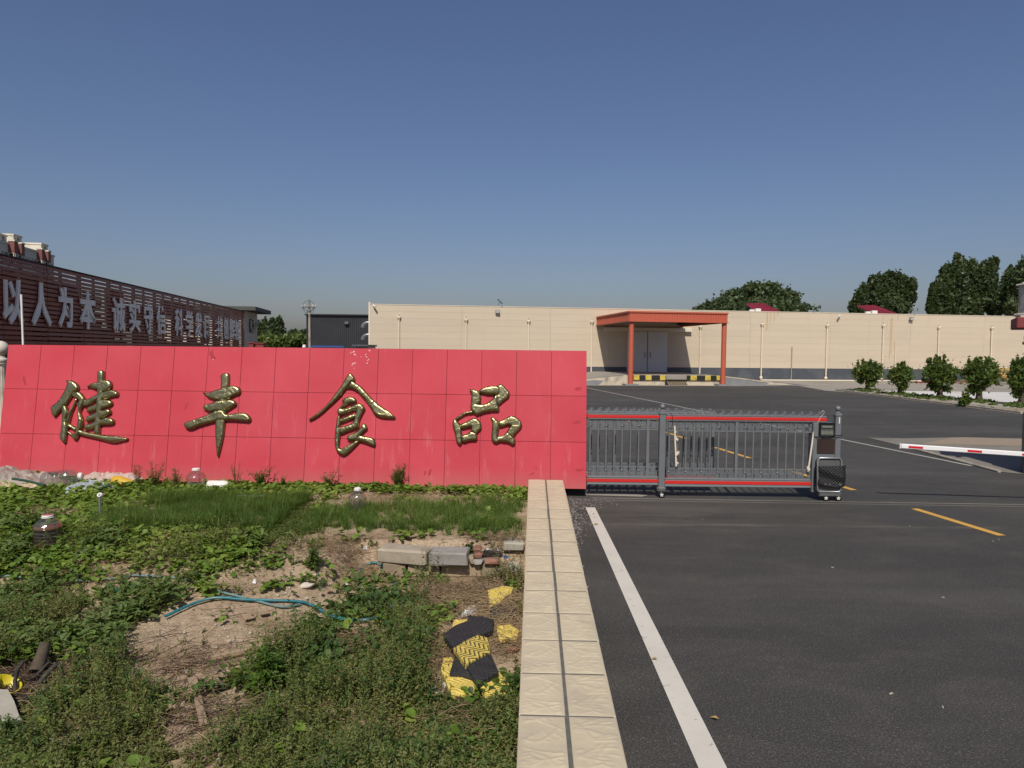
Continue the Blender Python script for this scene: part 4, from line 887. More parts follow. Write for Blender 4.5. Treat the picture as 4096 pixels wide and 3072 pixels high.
mb = MB(); mb.box((gx(3346), GY - .078, 1.48), (.018, .006, .115)); mb.build('tape_mark', MT['white'], gt)
mb = MB()
x0, x1 = gx(3252), gx(3344); zt, zb_ = .80, .155
mb.box(((x0 + x1) / 2, GY - .17, .47), (x1 - x0, .10, .63), bev=.02)
mb.build('bumper_tray', MT['greybin'], gt)
mb = MB()
ring = [(x0 + .03, GY - .235, zb_ + .02), (x0 + .005, GY - .235, zb_ + .06), (x0 - .005, GY - .235, zt - .05), (x0 + .03, GY - .235, zt), (x1 - .03, GY - .235, zt), (x1, GY - .235, zt - .05), (x1, GY - .235, zb_ + .06), (x1 - .03, GY - .235, zb_ + .02), (x0 + .03, GY - .235, zb_ + .02)]
mb.tube(ring, .018, 8); mb.build('bumper_edge', MT['rail'], gt)
mb = MB(); mb.box(((x0 + x1) / 2 + .03, GY - .16, .125), (x1 - x0 - .02, .16, .09), bev=.02); mb.build('wheel_housing', MT['greybin'], gt)
wheel(gx(3289), GY - .20); wheel(gx(3338), GY - .20)
# ribbed rubber mat tied round the drive head
mt = thing('rubber_mat', 'black ribbed rubber mat wrapped round the drive end of the gate', 'mat', (gx(3308), GY - .26, .28))
V = []; nxm, nym = 28, 16
for j in range(nym):
    for i in range(nxm):
        u = i / (nxm - 1); v = j / (nym - 1)
        x = gx(3247) + u * (gx(3369) - gx(3247)); z = .275 + .385 * v + .012 * math.sin(u * 7) * (1 - v)
        y = GY - .262 - .03 * math.sin(u * math.pi) - .012 * math.sin(v * 9 + u * 4) + .16 * max(0, u - .86) / .14 * .6 + .09 * max(0, .05 - u) / .05
        V.append((x - gx(3308), y - (GY - .26), z - .28))
q = [(j * nxm + i, j * nxm + i + 1, (j + 1) * nxm + i + 1, (j + 1) * nxm + i) for j in range(nym - 1) for i in range(nxm - 1)]
o = np_mesh('mat_sheet', V, quads=q, mat=MT['mat'], parent=mt, smooth=True)
so = o.modifiers.new('thickness', 'SOLIDIFY'); so.thickness = .014
mb = MB()
for px in (3277, 3293, 3334): mb.box((gx(px) , GY - .302, .325), (.03, .012, .035))
mb.build('fixing_lug', MT['greybin'], mt)
sc_ = thing('cable_tie', 'black cord lashed across the display end of the gate', 'cord', (gx(3300), GY - .13, 1.17))
cm = MB(); cm.tube([(gx(3246), GY - .1, 1.185), (gx(3258), GY - .125, 1.172), (gx(3280), GY - .13, 1.168), (gx(3305), GY - .13, 1.182), (gx(3330), GY - .12, 1.205), (gx(3357), GY - .1, 1.205)], .006, 5)
cm.tube([(gx(3250), GY - .1, 1.178), (gx(3290), GY - .13, 1.187), (gx(3330), GY - .12, 1.195), (gx(3356), GY - .1, 1.198), (gx(3357), GY - .06, 1.29)], .005, 5); cm.build('cord_loop', MT['plastic_black'], sc_)
# tubes hung on the gate
def zpx(py, px): return float(PY(px, py, GY)[2])
def tube_thing(label, p, q, wire, extras=()):
    a = (gx(p[0]), GY - .07, zpx(p[1], p[0])); b = (gx(q[0]), GY - .07, zpx(q[1], q[0]))
    t = thing('hanging_tube', label, 'tube', b)
    m = MB(); m.tube([a, b], .017, 10); m.build('tube', MT['creamtube'], t)
    m = MB(); m.tube([(gx(x), GY - .06, zpx(y, x)) for x, y in wire], .0035, 4); m.build('hanging_wire', MT['plastic_black'] if extras else MT['creamtube'], t)
    r = random.Random(5)
    m = MB()
    for x, y, s in (extras or ((q[0] - 2, q[1] - 14, .03), (q[0] + 3, q[1] - 8, .025))):
        c = Vector((gx(x), GY - .085, zpx(y, x)))
        for k in range(4):
            m.add([c + Vector((r.uniform(-s, s), r.uniform(-.02, .02), r.uniform(-s, s) * 1.5)) for _ in range(4)], [(0, 1, 2, 3)])
    m.build('torn_wrapping', MT['creamtube'], t); return t
tube_thing('ivory tube with torn wrapping hung right of the middle gate post', (2693, 1702), (2702.5, 1863), [(2675, 1652), (2684, 1660), (2686, 1700), (2692, 1706)], ((2702, 1752, .03), (2707, 1811, .04), (2706, 1850, .025), (2698, 1728, .02)))
tube_thing('ivory tube hung beside the display end of the gate', (3246, 1724), (3229, 1884), [(3275, 1650), (3282, 1640), (3288, 1648), (3277, 1662), (3262, 1690), (3246, 1722)])

# ================================================================== BARRIER ARM and GATEHOUSE
ba = np.array(PY(3600, 1784, 12.87)); bb2 = np.array(PY(4096, 1817, 12.72)); bd = bb2 - ba; bl = 4.6; bd = bd / np.linalg.norm(bd)
br = thing('barrier', 'white boom barrier arm with red reflective stickers at right', 'barrier', (float((ba + bd * bl)[0]), float((ba + bd * bl)[1]), 0))
ang = math.atan2(bd[1], bd[0]); tilt = math.atan2(bd[2], math.hypot(bd[0], bd[1]))
RM = Matrix.Rotation(ang, 4, 'Z') @ Matrix.Rotation(-tilt, 4, 'Y')
mb = MB(); mb.box(ba + bd * (bl / 2 + .02), (bl, .042, .088), mat=RM, bev=.012); mb.build('arm', MT['boom'], br)
mb = MB(); mb.box(ba, (.022, .05, .096), mat=RM, bev=.006); mb.build('end_cap', MT['white'], br)
def along(px):
    best = min(np.linspace(0, bl, 900), key=lambda s: abs(projx(ba + bd * s) - px)); return best
def projx(P):
    d = np.asarray(P) - _C; return 2048 + FPX * (d @ _rx) / (d @ _fw)
for a, b in ((3631, 3690), (3867, 3925), (4086, 4146), (4300, 4360)):
    s0, s1 = along(a), along(min(b, 4140) if b > 4200 else b)
    if a > 4200: s0, s1 = 3.2, 3.45
    if a == 4086: s1 = s0 + .27
    m = MB(); m.box(ba + bd * ((s0 + s1) / 2) + np.array([0, -.0222, -.004]), (s1 - s0, .003, .040), mat=RM); m.build('reflector', MT['sticker'], br)
e = ba + bd * bl
mb = MB(); mb.box((e[0] + .08, e[1] + .12, .5), (.34, .3, 1.0), bev=.03); mb.build('barrier_cabinet', MT['white'], br)
cx0 = float(PZ(4066, 1890)[0])
gh = thing('gatehouse', 'gatehouse corner with grey columns, navy bases and a maroon eave at the right edge', 'gatehouse', (cx0, 16.2, 0), rz=-math.radians(30))
def ghb(name, c, d, mat, bev=0.0):
    m = MB(); m.box((cx0 + c[0], 16.2 + c[1], c[2]), d, bev=bev); return m.build(name, MT[mat], gh)
ghb('column_base', (.24, .24, .70), (.48, .48, 1.40), 'navy', .008); ghb('column', (.25, .25, 2.34), (.38, .38, 1.90), 'grey_wall')
ghb('column_base', (3.6, .24, .70), (.48, .48, 1.40), 'navy', .008); ghb('column', (3.6, .25, 2.34), (.38, .38, 1.90), 'grey_wall')
ghb('wall_base', (2.0, .65, .69), (3.4, .6, 1.38), 'navy'); ghb('booth_wall', (2.0, .65, 2.33), (3.3, .5, 1.89), 'grey_wall'); ghb('window', (2.0, .39, 2.2), (2.2, .06, 1.2), 'glass')
zf0 = float(PY(4018, 1321, 17.3)[2]); zf1 = float(PY(4018, 1279, 17.3)[2])
ghb('eave', (2.0, .275, (zf0 + zf1) / 2), (4.56, 1.25, zf1 - zf0), 'maroon', .02); ghb('roof_deck', (2.0, .275, zf1 + .02), (4.4, 1.1, .04), 'stone')
fx, fy, fz = cx0 + .02, 16.2 + .19, zf1 + .04
R30 = Matrix.Rotation(math.radians(30), 4, 'Z')
mb = MB(); mb.box((fx, fy, fz + .03), (.46, .46, .07), mat=R30, bev=.02); mb.box((fx, fy, fz + .38), (.35, .35, .66), mat=R30, bev=.02)
mb.box((fx, fy, fz + .72), (.44, .44, .05), mat=R30, bev=.02)
mb.lathe([(.21, fz + .745), (.15, fz + .79), (.09, fz + .86), (.06, fz + .93), (.065, fz + .95), (.05, fz + .97)] + [(.105 * math.sin(a), fz + 1.06 - .105 * math.cos(a)) for a in np.linspace(.45, math.pi, 12)], (fx, fy, 0), 20)
mb.build('roof_finial', MT['stone'], gh)
mb = MB(); mb.box((fx + .0, fy, fz + .38), (.20, .372, .42), mat=R30, bev=.01); mb.box((fx, fy, fz + .38), (.372, .20, .42), mat=R30, bev=.01); mb.build('finial_panel', MT['stone'], gh)
fl = thing('floodlight', 'twin black floodlights on a bracket under the maroon gatehouse eave', 'floodlight', (cx0 + .1, 16.3, 2.98))
for dx, rz in ((-.10, .25), (.14, -.2)):
    m = MB(); m.box((cx0 - .02 + dx, 16.02, zf0 - .20), (.19, .06, .15), mat=Matrix.Rotation(rz, 4, 'Z') @ Matrix.Rotation(.5, 4, 'X'), bev=.015); m.box((cx0 - .02 + dx, 16.08, zf0 - .2), (.12, .08, .08)); m.build('lamp_head', MT['plastic_black'], fl)
    m = MB(); m.box((cx0 - .02 + dx, 15.985, zf0 - .185), (.15, .012, .105), mat=Matrix.Rotation(rz, 4, 'Z') @ Matrix.Rotation(.5, 4, 'X')); m.build('lamp_glass', MT['glass_pane'], fl)
mb = MB(); mb.tube([(cx0 + .1, 16.3, zf0 - .31), (cx0 - .2, 16.05, zf0 - .31), (cx0 - .2, 16.05, zf0 - .24)], .015, 6); mb.box((cx0 - .2, 16.02, zf0 - .33), (.13, .06, .07), bev=.01); mb.build('bracket', MT['greybin'], fl)

# ================================================================== WAREHOUSE (local axes: x along the wall, -y towards the camera)
WZ = 6.66; BAND = 1.24; WLEN = 92.0
wh = thing('warehouse', 'long cream panelled cold store with a blue grey plinth band and downpipes', 'warehouse', (float(WL[0]), float(WL[1]), 0), rz=WRZ)
WN3 = np.array([WNV[0], WNV[1], 0])
def W(px, py, t=0.0):                      # a line of sight on the wall plane (t metres in front) -> (along, height)
    p = PP(px, py, np.array([WL[0], WL[1], 0]) + WN3 * t, WN3); q = p[:2] - WL; return float(q @ WD), float(p[2])
mb = MB()
mb.box((WLEN / 2, 12.05, WZ / 2 - .02), (WLEN - .02, 24, WZ - .06)); mb.build('building_core', MT['cladding_joint'], wh, local=True)
joints = [0.0] + [W(px, 1330)[0] for px in (1847, 2201)] + [22.0, 31.0] + [W(px, 1330)[0] for px in (3000, 3320, 3640, 3935)] + [71, 82, WLEN]
joints = sorted(joints); rowh = (WZ - BAND) / 9
rw = random.Random(6)
for a, b in zip(joints[:-1], joints[1:]):
    m = MB(); m.box((0, -.03, 0), (b - a - .012, .06, rowh - .006), bev=.002); o0 = None
    for r in range(9):
        if o0 is None: o = o0 = m.build('wall_panel', MT['cladding'], wh, local=True)
        else: o = instance(o0, wh)
        o.location = ((a + b) / 2, rw.uniform(-.004, .004), BAND + (r + .5) * rowh)
mb = MB(); mb.box((WLEN / 2, -.033, BAND / 2 - .1), (WLEN, .075, BAND + .2)); mb.build('plinth_band', MT['band'], wh, local=True)
mb = MB(); mb.box((WLEN / 2, .12, WZ + .012), (WLEN + .1, .42, .055)); mb.build('coping', MT['pipe'], wh, local=True)
mb = MB(); mb.box((-.03, 12, WZ / 2 + .05), (.10, 24.2, WZ + .1)); mb.box((0.0, -.06, WZ / 2 + .1), (.14, .06, WZ + .2)); mb.build('corner_trim', MT['pipe'], wh, local=True)
for k, (px, pyt, bot) in enumerate(((1596, 1267, .1), (1865, 1277, .1), (2115, 1282, .1), (2368, 1285, .75), (2803, 1305, .55), (3050, 1295, .30), (3310, 1299.5, .12), (3535, 1300, .12), (3757, 1308, .12), (3969, 1310, .12))):
    s, z = W(px, pyt, .2); s2, _ = W(px - (2 if px < 2500 else 8), 1480, .2)
    m = MB(); m.tube([(s, -.19, z - .2), (s, -.19, bot)], .068, 12)
    for zz in np.arange(bot + .5, z - .5, 1.6): m.lathe([(.069, zz - .04), (.078, zz - .036), (.078, zz + .036), (.069, zz + .04)], (s, -.19, 0), 12)
    m.box((s, -.10, bot + .9), (.05, .16, .05))
    p = m.build('downpipe', MT['pipe'], wh, local=True)
    m = MB(); m.lathe([(.07, -.30), (.10, -.20), (.17, -.08), (.18, .05), (.15, .06)], (0, 0, 0), 12); m.box((0, .08, -.03), (.30, .12, .2))
    h = m.build('rain_head', MT['pipe'], p, local=True); h.location = (s, -.19, z)
    m = MB(); m.lathe([(.05, -.02), (.09, .04), (.05, .12), (.02, .15)], (s, -.16, z + .06), 8); m.build('gutter_outlet', MT['dirtypipe'], wh, local=True)
    if px > 3000:
        m = MB(); m.lathe([(.085, .16), (.15, .2), (.15, .4), (.085, .45)], (s, -.19, 0), 12); m.build('pipe_trap', MT['pipe'], wh, local=True)
sa = W(3040, 1525, .2)[0]; sb = W(3700, 1528, .2)[0]
mb = MB(); mb.tube([(sa, -.22, .30), (sa + .05, -.22, .12), (sa + .3, -.22, .07), (sb, -.22, .07)], .075, 10); mb.build('drain_pipe', MT['pipe'], wh, local=True)
for px, py in ((3169, 1387), (3583, 1388)):
    s, z = W(px, py, .15); m = MB(); m.tube([(s, -.13, z), (s, -.13, .12)], .045, 8); m.build('vent_pipe', MT['dirtypipe'] if px < 3300 else MT['pipe'], wh, local=True)
mb = MB(); s = W(3560, 1360)[0]
rr = random.Random(12)
for (px, y0, y1) in ((3556, 1275, 1440), (3562, 1268, 1420), (3575, 1365, 1405), (3530, 1262, 1300), (3546, 1282, 1330), (3590, 1262, 1290), (3080, 1250, 1300), (3066, 1250, 1330), (3095, 1252, 1290), (3110, 1250, 1270)):
    s, z0 = W(px, y1); _, z1 = W(px, y0); w = rr.uniform(.03, .10)
    mb.add([(s - w, -.0645, z0), (s + w * .6, -.0645, z0 + .3), (s + w, -.0645, z1), (s - w * .7, -.0645, z1)], [(0, 1, 2, 3)])
mb.build('rust_streak', MT['rust'], wh, local=True)
# sliding double door and its track
s0, zt = W(2508, 1326); s1, _ = W(2668, 1330); sm = W(2587, 1400)[0]; zb_ = .72
for a, b in ((s0, sm - .02), (sm + .05, s1)):
    m = MB(); m.box(((a + b) / 2, -.16, (zt + zb_) / 2), (b - a, .10, zt - zb_), bev=.02); d_ = m.build('door', MT['door'], wh, local=True)
    m = MB(); m.box((sm - .25 if a == s0 else sm + .28, -.23, 2.4), (.06, .05, .5)); m.build('handle', MT['greybin'], d_, local=True)
mb = MB(); mb.box((sm + .015, -.12, (zt + zb_) / 2), (.10, .08, zt - zb_)); mb.build('door_gap_seal', MT['dark'], wh, local=True)
ta, z1 = W(2417, 1308, .3); tb, z0 = W(2766, 1328, .3)
mb = MB(); mb.box(((ta + tb) / 2, -.26, (z1 + z0) / 2), (tb - ta, .38, z1 - z0), bev=.02); mb.build('door_track_cover', MT['pipe'], wh, local=True)
def cam_thing(label, px, py, side=1):
    s, z = W(px, py, .3); c = wpos(s, .25, z)
    t = thing('security_camera', label, 'camera', c)
    m = MB(); m.tube([(0, .22, .05), (0, .05, .08), (0, 0, .02)], .03, 6); m.build('bracket', MT['white'], t, local=True)
    m = MB(); m.tube([(.05 * side, .0, .0), (.30 * side, -.28, -.10)], .085, 10); m.build('camera_body', MT['white'], t, local=True)
cam_thing('small white security camera at the left top corner of the cream warehouse', 1492, 1222)
cam_thing('small white security camera near the wall top left of the right red roof shed', 3363, 1262, -1)
def lamp_thing(label, px, py):
    s, z = W(px, py, .4); t = thing('floodlight', label, 'floodlight', wpos(s, .3, z))
    m = MB(); m.box((0, 0, 0), (.42, .16, .30), mat=Matrix.Rotation(.5, 4, 'X'), bev=.03); m.build('lamp_head', MT['greybin'], t, local=True)
    m = MB(); m.box((0, -.09, -.02), (.36, .03, .22), mat=Matrix.Rotation(.5, 4, 'X')); m.build('lamp_glass', MT['white'], t, local=True)
    m = MB(); m.tube([(0, .25, .1), (0, .02, .1)], .03, 6); m.build('bracket', MT['greybin'], t, local=True)
    s2 = thing('solar_panel', 'tilted solar panel on the roof edge above the ' + ('rust streaks' if 'rust' in label else 'left grey floodlight'), 'solar panel', wpos(s + .1, .05, WZ + .25))
    m = MB(); m.box((.15, 0, .22), (.62, .5, .03), mat=Matrix.Rotation(.75, 4, 'Y') @ Matrix.Rotation(.3, 4, 'X')); m.build('panel', MT['glass_pane'], s2, local=True)
    m = MB(); m.tube([(0, 0, -.25), (.05, 0, .1), (.15, 0, .2)], .025, 6); m.build('pole', MT['greybin'], s2, local=True)
lamp_thing('grey floodlight on the wall between the second and third downpipes from its left end', 1991, 1247)
lamp_thing('grey floodlight on the wall right of the rust streaks of the warehouse', 3650, 1275)

# loading canopy
CX0, CX1, CD, CZ0, CZ1 = 20.85, 28.95, 10.25, 5.08, 5.90
cn = thing('loading_canopy', 'orange red metal canopy on two columns over the loading dock', 'canopy', wpos((CX0 + CX1) / 2, CD, 0), rz=WRZ)
cmx = (CX0 + CX1) / 2
def L(s, t, z): return (s - cmx, CD - t, z)         # canopy-local
mb = MB(); mb.box(L(cmx, CD / 2, CZ1 - .12), (CX1 - CX0 - .1, CD - .3, .05)); mb.build('roof_sheet', MT['orange'], cn, local=True)
for k in range(7):
    m = MB(); m.box(L(cmx, .6 + k * 1.5, CZ1 - .3), (CX1 - CX0 - .2, .12, .2)); m.build('purlin', MT['dark'], cn, local=True)
for s in (CX0 + .3, CX1 - .3):
    m = MB(); m.box(L(s, CD / 2, CZ1 - .5), (.15, CD - .4, .3)); m.build('roof_beam', MT['dark'], cn, local=True)
def ribs(a, b, fixed, front):
    """ribbed fascia sheet"""
    m = MB(); n = int(abs(b - a) / .20); st = (b - a) / n
    zc, hh = (CZ0 + CZ1) / 2, CZ1 - CZ0
    if front:
        m.box(L((a + b) / 2, fixed, zc), (abs(b - a), .04, hh))
        for k in range(n): m.box(L(a + (k + .5) * st, fixed + .04, zc - .01), (.075, .05, hh - .18))
        for z, w in ((CZ1 - .05, .12), (CZ0 + .03, .08)): m.box(L((a + b) / 2, fixed + .06, z), (abs(b - a) + .12, .1, w))
    else:
        m.box(L(fixed, (a + b) / 2, zc), (.04, abs(b - a), hh))
        sg_ = -1 if fixed < cmx else 1
        for k in range(n): m.box(L(fixed + sg_ * .04, a + (k + .5) * st, zc - .01), (.05, .075, hh - .18))
        for z, w in ((CZ1 - .05, .12), (CZ0 + .03, .08)): m.box(L(fixed + sg_ * .05, (a + b) / 2, z), (.1, abs(b - a), w))
    m.build('fascia', MT['orange'], cn, local=True)
ribs(CX0, CX1, CD, True); ribs(.05, CD - .02, CX0, False); ribs(.05, CD - .02, CX1, False)
for px, pyb in ((2521.5, 1542.4), (2891, 1544.7)):
    s, _ = W(px, pyb, CD - .25)
    m = MB(); m.tube([L(s, CD - .25, .1), L(s, CD - .25, CZ0 + .02)], .20, 16); c = m.build('column', MT['orange'], cn, local=True)
    m = MB(); m.box(L(s, CD - .25, .06), (1.1, .9, .14)); m.build('column_footing', MT['cement'], cn, local=True)
for s in (24.2, 26.5):
    m = MB(); m.box(L(s, CD - 1.8, CZ0 + .25), (.35, .2, .08)); m.build('ceiling_lamp', MT['white'], cn, local=True)

# loading dock with ramps and black and yellow bumpers
DZ = .80; DT = 9.55; D0, D1 = 20.6, 28.85
dk = thing('loading_dock', 'concrete loading dock with ramps and black and yellow edge blocks under the canopy', 'loading dock', wpos((D0 + D1) / 2, DT, 0), rz=WRZ)
dm = (D0 + D1) / 2
def LD(s, t, z): return (s - dm, DT - t, z)
mb = MB()
mb.add([LD(D0, .06, DZ), LD(D1, .06, DZ), LD(D1, DT, DZ), LD(D0, DT, DZ)], [(0, 1, 2, 3)][::-1])
mb.add([LD(D0, .06, DZ), LD(D0, DT, DZ), LD(13.2, DT, .015), LD(13.2, .06, .015)], [(0, 1, 2, 3)])
mb.add([LD(D1, .06, DZ), LD(D1, DT, DZ), LD(36.5, DT, .015), LD(36.5, .06, .015)], [(3, 2, 1, 0)]); mb.build('dock_floor', MT['concrete'], dk, local=True)
def face(name, pts, mat, t=DT):
    m = MB(); m.add([LD(s, t, z) for s, z in pts] + [LD(s, t - .3, z) for s, z in pts], [tuple(range(len(pts))), tuple(range(len(pts), 2 * len(pts)))[::-1]] + [(i, (i + 1) % len(pts), len(pts) + (i + 1) % len(pts), len(pts) + i) for i in range(len(pts))])
    return m.build(name, MT[mat], dk, local=True)
face('dock_face', [(D0, 0), (D1, 0), (D1, DZ - .004), (D0, DZ - .004)], 'whitewash')
face('ramp_face', [(13.2, 0), (D0 - .01, 0), (D0 - .01, DZ - .004), (13.2, .01)], 'whitewash', DT - .02)
face('ramp_face', [(D1 + .01, 0), (36.5, 0), (36.5, .01), (D1 + .01, DZ - .004)], 'cement', DT - .02)
mb = MB(); mb.add([LD(s, DT + .004, z) for s, z in ((15.6, .01), (18.6, .01), (19.0, .36), (18.2, .40), (17.0, .28), (16.4, .22))], [tuple(range(6))]); mb.build('cement_patch', MT['cement'], dk, local=True)
mb = MB(); mb.add([LD(s, DT + .002, z) for s, z in ((28.86, .80), (30.4, .64), (32.0, .46), (33.5, .30), (33.2, .24), (31.5, .42), (29.8, .62), (28.86, .70))], [tuple(range(8))]); mb.add([LD(s, DT + .002, z) for s, z in ((32.8, .1), (34.5, .05), (35.2, .10), (34.2, .22), (33.1, .26))], [tuple(range(5))]); mb.build('whitewash_patch', MT['whitewash'], dk, local=True)
edges = [465, 515, 568, 620, 675, 748, 797, 980, 1018, 1075, 1147, 1198, 1248, 1297]; cols = ['bk', 'yl', 'bk', 'yl', 'bk', 'yl', None, 'bk', 'yl', 'bk', 'yl', 'bk', 'yl']
for a, b, c in zip(edges[:-1], edges[1:], cols):
    if c is None: continue
    sa_ = W(2300 + a * .4521, 1510, DT)[0]; sb_ = W(2300 + b * .4521, 1510, DT)[0]
    m = MB(); m.box(LD((sa_ + sb_) / 2, DT + .06, DZ - .195), (sb_ - sa_ - .01, .14, .40), bev=.03); m.build('bumper_block', MT[c], dk, local=True)
sa_ = W(2300 + 800 * .4521, 1510, DT)[0]; sb_ = W(2300 + 980 * .4521, 1510, DT)[0]
mb = MB(); mb.box(LD((sa_ + sb_) / 2, DT + .10, DZ - .17), (sb_ - sa_, .3, .34), bev=.03); mb.build('dock_plate', MT['concrete'], dk, local=True)
mb = MB(); mb.box(LD((sa_ + sb_) / 2, DT + .06, .2), (sb_ - sa_ + .1, .06, .40)); mb.build('striped_panel', MT['bk'], dk, local=True)
mb = MB()
w = sb_ - sa_
for k in range(8):
    x = sa_ + .05 + k * w / 8
    mb.add([LD(x, DT + .093, .39), LD(x + .10, DT + .093, .39), LD(x + .36, DT + .093, .02), LD(x + .26, DT + .093, .02)], [(0, 1, 2, 3)])
mb.build('stripe', MT['tanstripe'], dk, local=True)

# sheds on the roof, stacks by the wall
def roof_shed(label, pts, ac):
    P = [PY(x, y, 74.0) for x, y in pts]; b = np.mean(P, 0)
    t = thing('roof_shed', label, 'roof shed', (float(b[0]), float(b[1]), WZ))
    m = MB(); o = np.array(b); o[2] = WZ
    lo = [np.array((p[0], 74 + (3.4 if i in (0, 1) else 0), p[2])) for i, p in enumerate(P)]
    k = (77.4 / 74)
    lo[0] = PY(*pts[0], 77.4); lo[1] = PY(*pts[1], 77.4)
    m.add([tuple(p) for p in lo] + [tuple(p - np.array([0, 0, .08])) for p in lo], [(0, 1, 2, 3), (7, 6, 5, 4), (0, 3, 7, 4), (1, 5, 6, 2), (3, 2, 6, 7), (0, 4, 5, 1)])
    for f in np.linspace(.06, .94, 12):
        a = lo[0] + (lo[1] - lo[0]) * f; c = lo[3] + (lo[2] - lo[3]) * f
        m.tube([tuple(a + np.array([0, 0, .03])), tuple(c + np.array([0, 0, .03]))], .035, 4)
    m.build('sheet_roof', MT['roof_red'], t)
    m = MB()
    for f in (.15, .85):
        for q in (0, 1):
            a = lo[0] + (lo[1] - lo[0]) * f if q == 0 else lo[3] + (lo[2] - lo[3]) * f
            m.tube([(a[0], a[1], WZ - .2), (a[0], a[1], a[2] - .05)], .05, 6)
    m.build('frame', MT['dark'], t)
    m = MB(); a = PY(ac[0], ac[1], 73.0); m.box((a[0], 73.0, a[2]), (.55, .4, .42), bev=.03); m.box((a[0] - .55, 73.2, a[2] - .03), (.5, .35, .3), bev=.03); m.build('cooling_unit', MT['white'], t)
roof_shed('left red sheet shed roof with a white unit on the warehouse roof', [(2985, 1214), (3058, 1214), (3130, 1250), (3025, 1250)], (3031, 1243))
roof_shed('right red sheet shed roof with a white unit on the warehouse roof', [(3428, 1223), (3500, 1222), (3592, 1256), (3505, 1256)], (3496, 1251))
stt = thing('tray_stack', 'low stack of pink and red trays by the warehouse wall', 'stack', tuple(PZ(3800, 1530)))
rr = random.Random(3)
for k in range(9):
    a = PZ(3662 + k * 22, 1531); m = MB()
    for j in range(rr.randint(1, 2)): m.box((a[0], a[1] - .4 + rr.uniform(-.05, .05), .07 + j * .13), (.48, .8, .11), bev=.02)
    m.build('tray', MT['pinktray'] if k > 3 else MT['roof_red'], stt)
yp = thing('straw_pile', 'ochre pile of bundled straw sacks between the last two bushes', 'pile', tuple(PZ(4005, 1537)))
for k in range(34):
    a = PZ(3965 + rr.uniform(0, 95), 1537); z = rr.choice((.2, .45, .75, 1.05, 1.3)); m = MB()
    m.box((a[0] + rr.uniform(-.2, .2), a[1] + rr.uniform(-.4, .4), z), (rr.uniform(.5, .9), .5, rr.uniform(.2, .4)), mat=Matrix.Rotation(rr.uniform(0, 3), 4, 'Z') @ Matrix.Rotation(rr.uniform(-.5, .5), 4, 'X'), bev=.06); m.build('sack', MT['strawpile'], yp)

# ================================================================== SLATTED SCREEN BUILDING (left)
LZ = 5.5
la = PZ(0, 1019, LZ); lb = PZ(975, 1246, LZ)
LA = la[:2]; LDv = (lb - la)[:2]; LLEN = float(np.linalg.norm(LDv)); LDv = LDv / LLEN; LN = np.array([LDv[1], -LDv[0]])
lrz = math.atan2(LDv[1], LDv[0])
LA3 = np.array([LA[0], LA[1], 0]); LN3 = np.array([LN[0], LN[1], 0])
def LW(px, py, t=0.0):
    p = PP(px, py, LA3 + LN3 * t, LN3); return float((p[:2] - LA) @ LDv), float(p[2])
def lpos(s, t, z): p = LA + LDv * s + LN * t; return (float(p[0]), float(p[1]), z)
sb_ = thing('screen_building', 'long brown slatted screen facade with pale metal lettering at left', 'building', lpos(0, 0, 0), rz=lrz)
SEG = LLEN / 12
m = MB(); m.box((0, 0, 0), (SEG - .03, .045, .112), bev=.006); sl0 = None
rs = random.Random(9)
for seg in range(-1, 12):
    for r in range(20):
        if sl0 is None: o = sl0 = m.build('slat', MT['slat'], sb_, local=True)
        else: o = instance(sl0, sb_)
        o.location = ((seg + .5) * SEG, -.02, LZ - .08 - r * .155 + rs.uniform(-.006, .006)); o.rotation_euler = (rs.uniform(-.12, .12), rs.uniform(-.0015, .0015), 0)
# rear slats of the double screen, frame posts, backing of the closed bays
m = MB()
for seg in range(-1, 12):
    for r in range(20):
        if (seg * 7 + r * 3) % 11 in (0, 5): continue
        m.box(((seg + .5) * SEG, .30, LZ - .155 - r * .155 + rs.uniform(-.02, .02)), (SEG - .5 - rs.uniform(0, .5), .04, .085))
o = m.build('rear_slat', MT['slat'], sb_, local=True); o['kind'] = 'stuff'
for seg in range(-1, 13):
    m = MB(); m.box((seg * SEG, .12, LZ / 2), (.10, .14, LZ - .03)); m.box((seg * SEG + SEG / 2, .16, LZ / 2), (.06, .10, LZ - .03)); m.build('screen_post', MT['slat_frame'], sb_, local=True)
for k, (a, b, z0, z1) in enumerate(((-SEG, SEG * 2.6, 0, 5.2), (SEG * 3.6, SEG * 4.3, 3.7, 5.3), (SEG * 2.6, SEG * 3.9, 0, 3.5), (SEG * 6.2, SEG * 8.4, 4.4, 5.3), (SEG * 5.1, SEG * 9.2, 0, 2.9), (SEG * 4.4, SEG * 5.6, 3.5, 4.6), (SEG * 7.0, SEG * 7.9, 3.6, 4.3))):
    m = MB(); m.box(((a + b) / 2, .9, (z0 + z1) / 2), (b - a, .1, z1 - z0)); m.build('backing_wall', MT['screenwall'], sb_, local=True)
m = MB(); m.box(((LLEN - SEG) / 2, .0, LZ + .01), (LLEN + SEG, .12, .05)); m.build('top_capping', MT['slat_frame'], sb_, local=True)
m = MB(); m.box(((LLEN - SEG) / 2, .05, 1.15), (LLEN + SEG, .2, 2.3)); m.build('lower_wall', MT['screenwall'], sb_, local=True)
txt = '以人为本诚实守信科学发展共创辉煌'
ed = [(12, 93), (132, 204), (238, 295), (324, 382), (452, 500), (518, 562), (578, 612), (629, 664), (702, 731), (744, 772), (782, 808), (817, 840), (868, 890), (896, 914), (919, 939), (942, 962)]
zt0 = LW(54, 1114, .12)[1]; zb0 = LW(54, 1290, .12)[1]; zt1 = LW(951, 1282, .12)[1]; zb1 = LW(951, 1359, .12)[1]
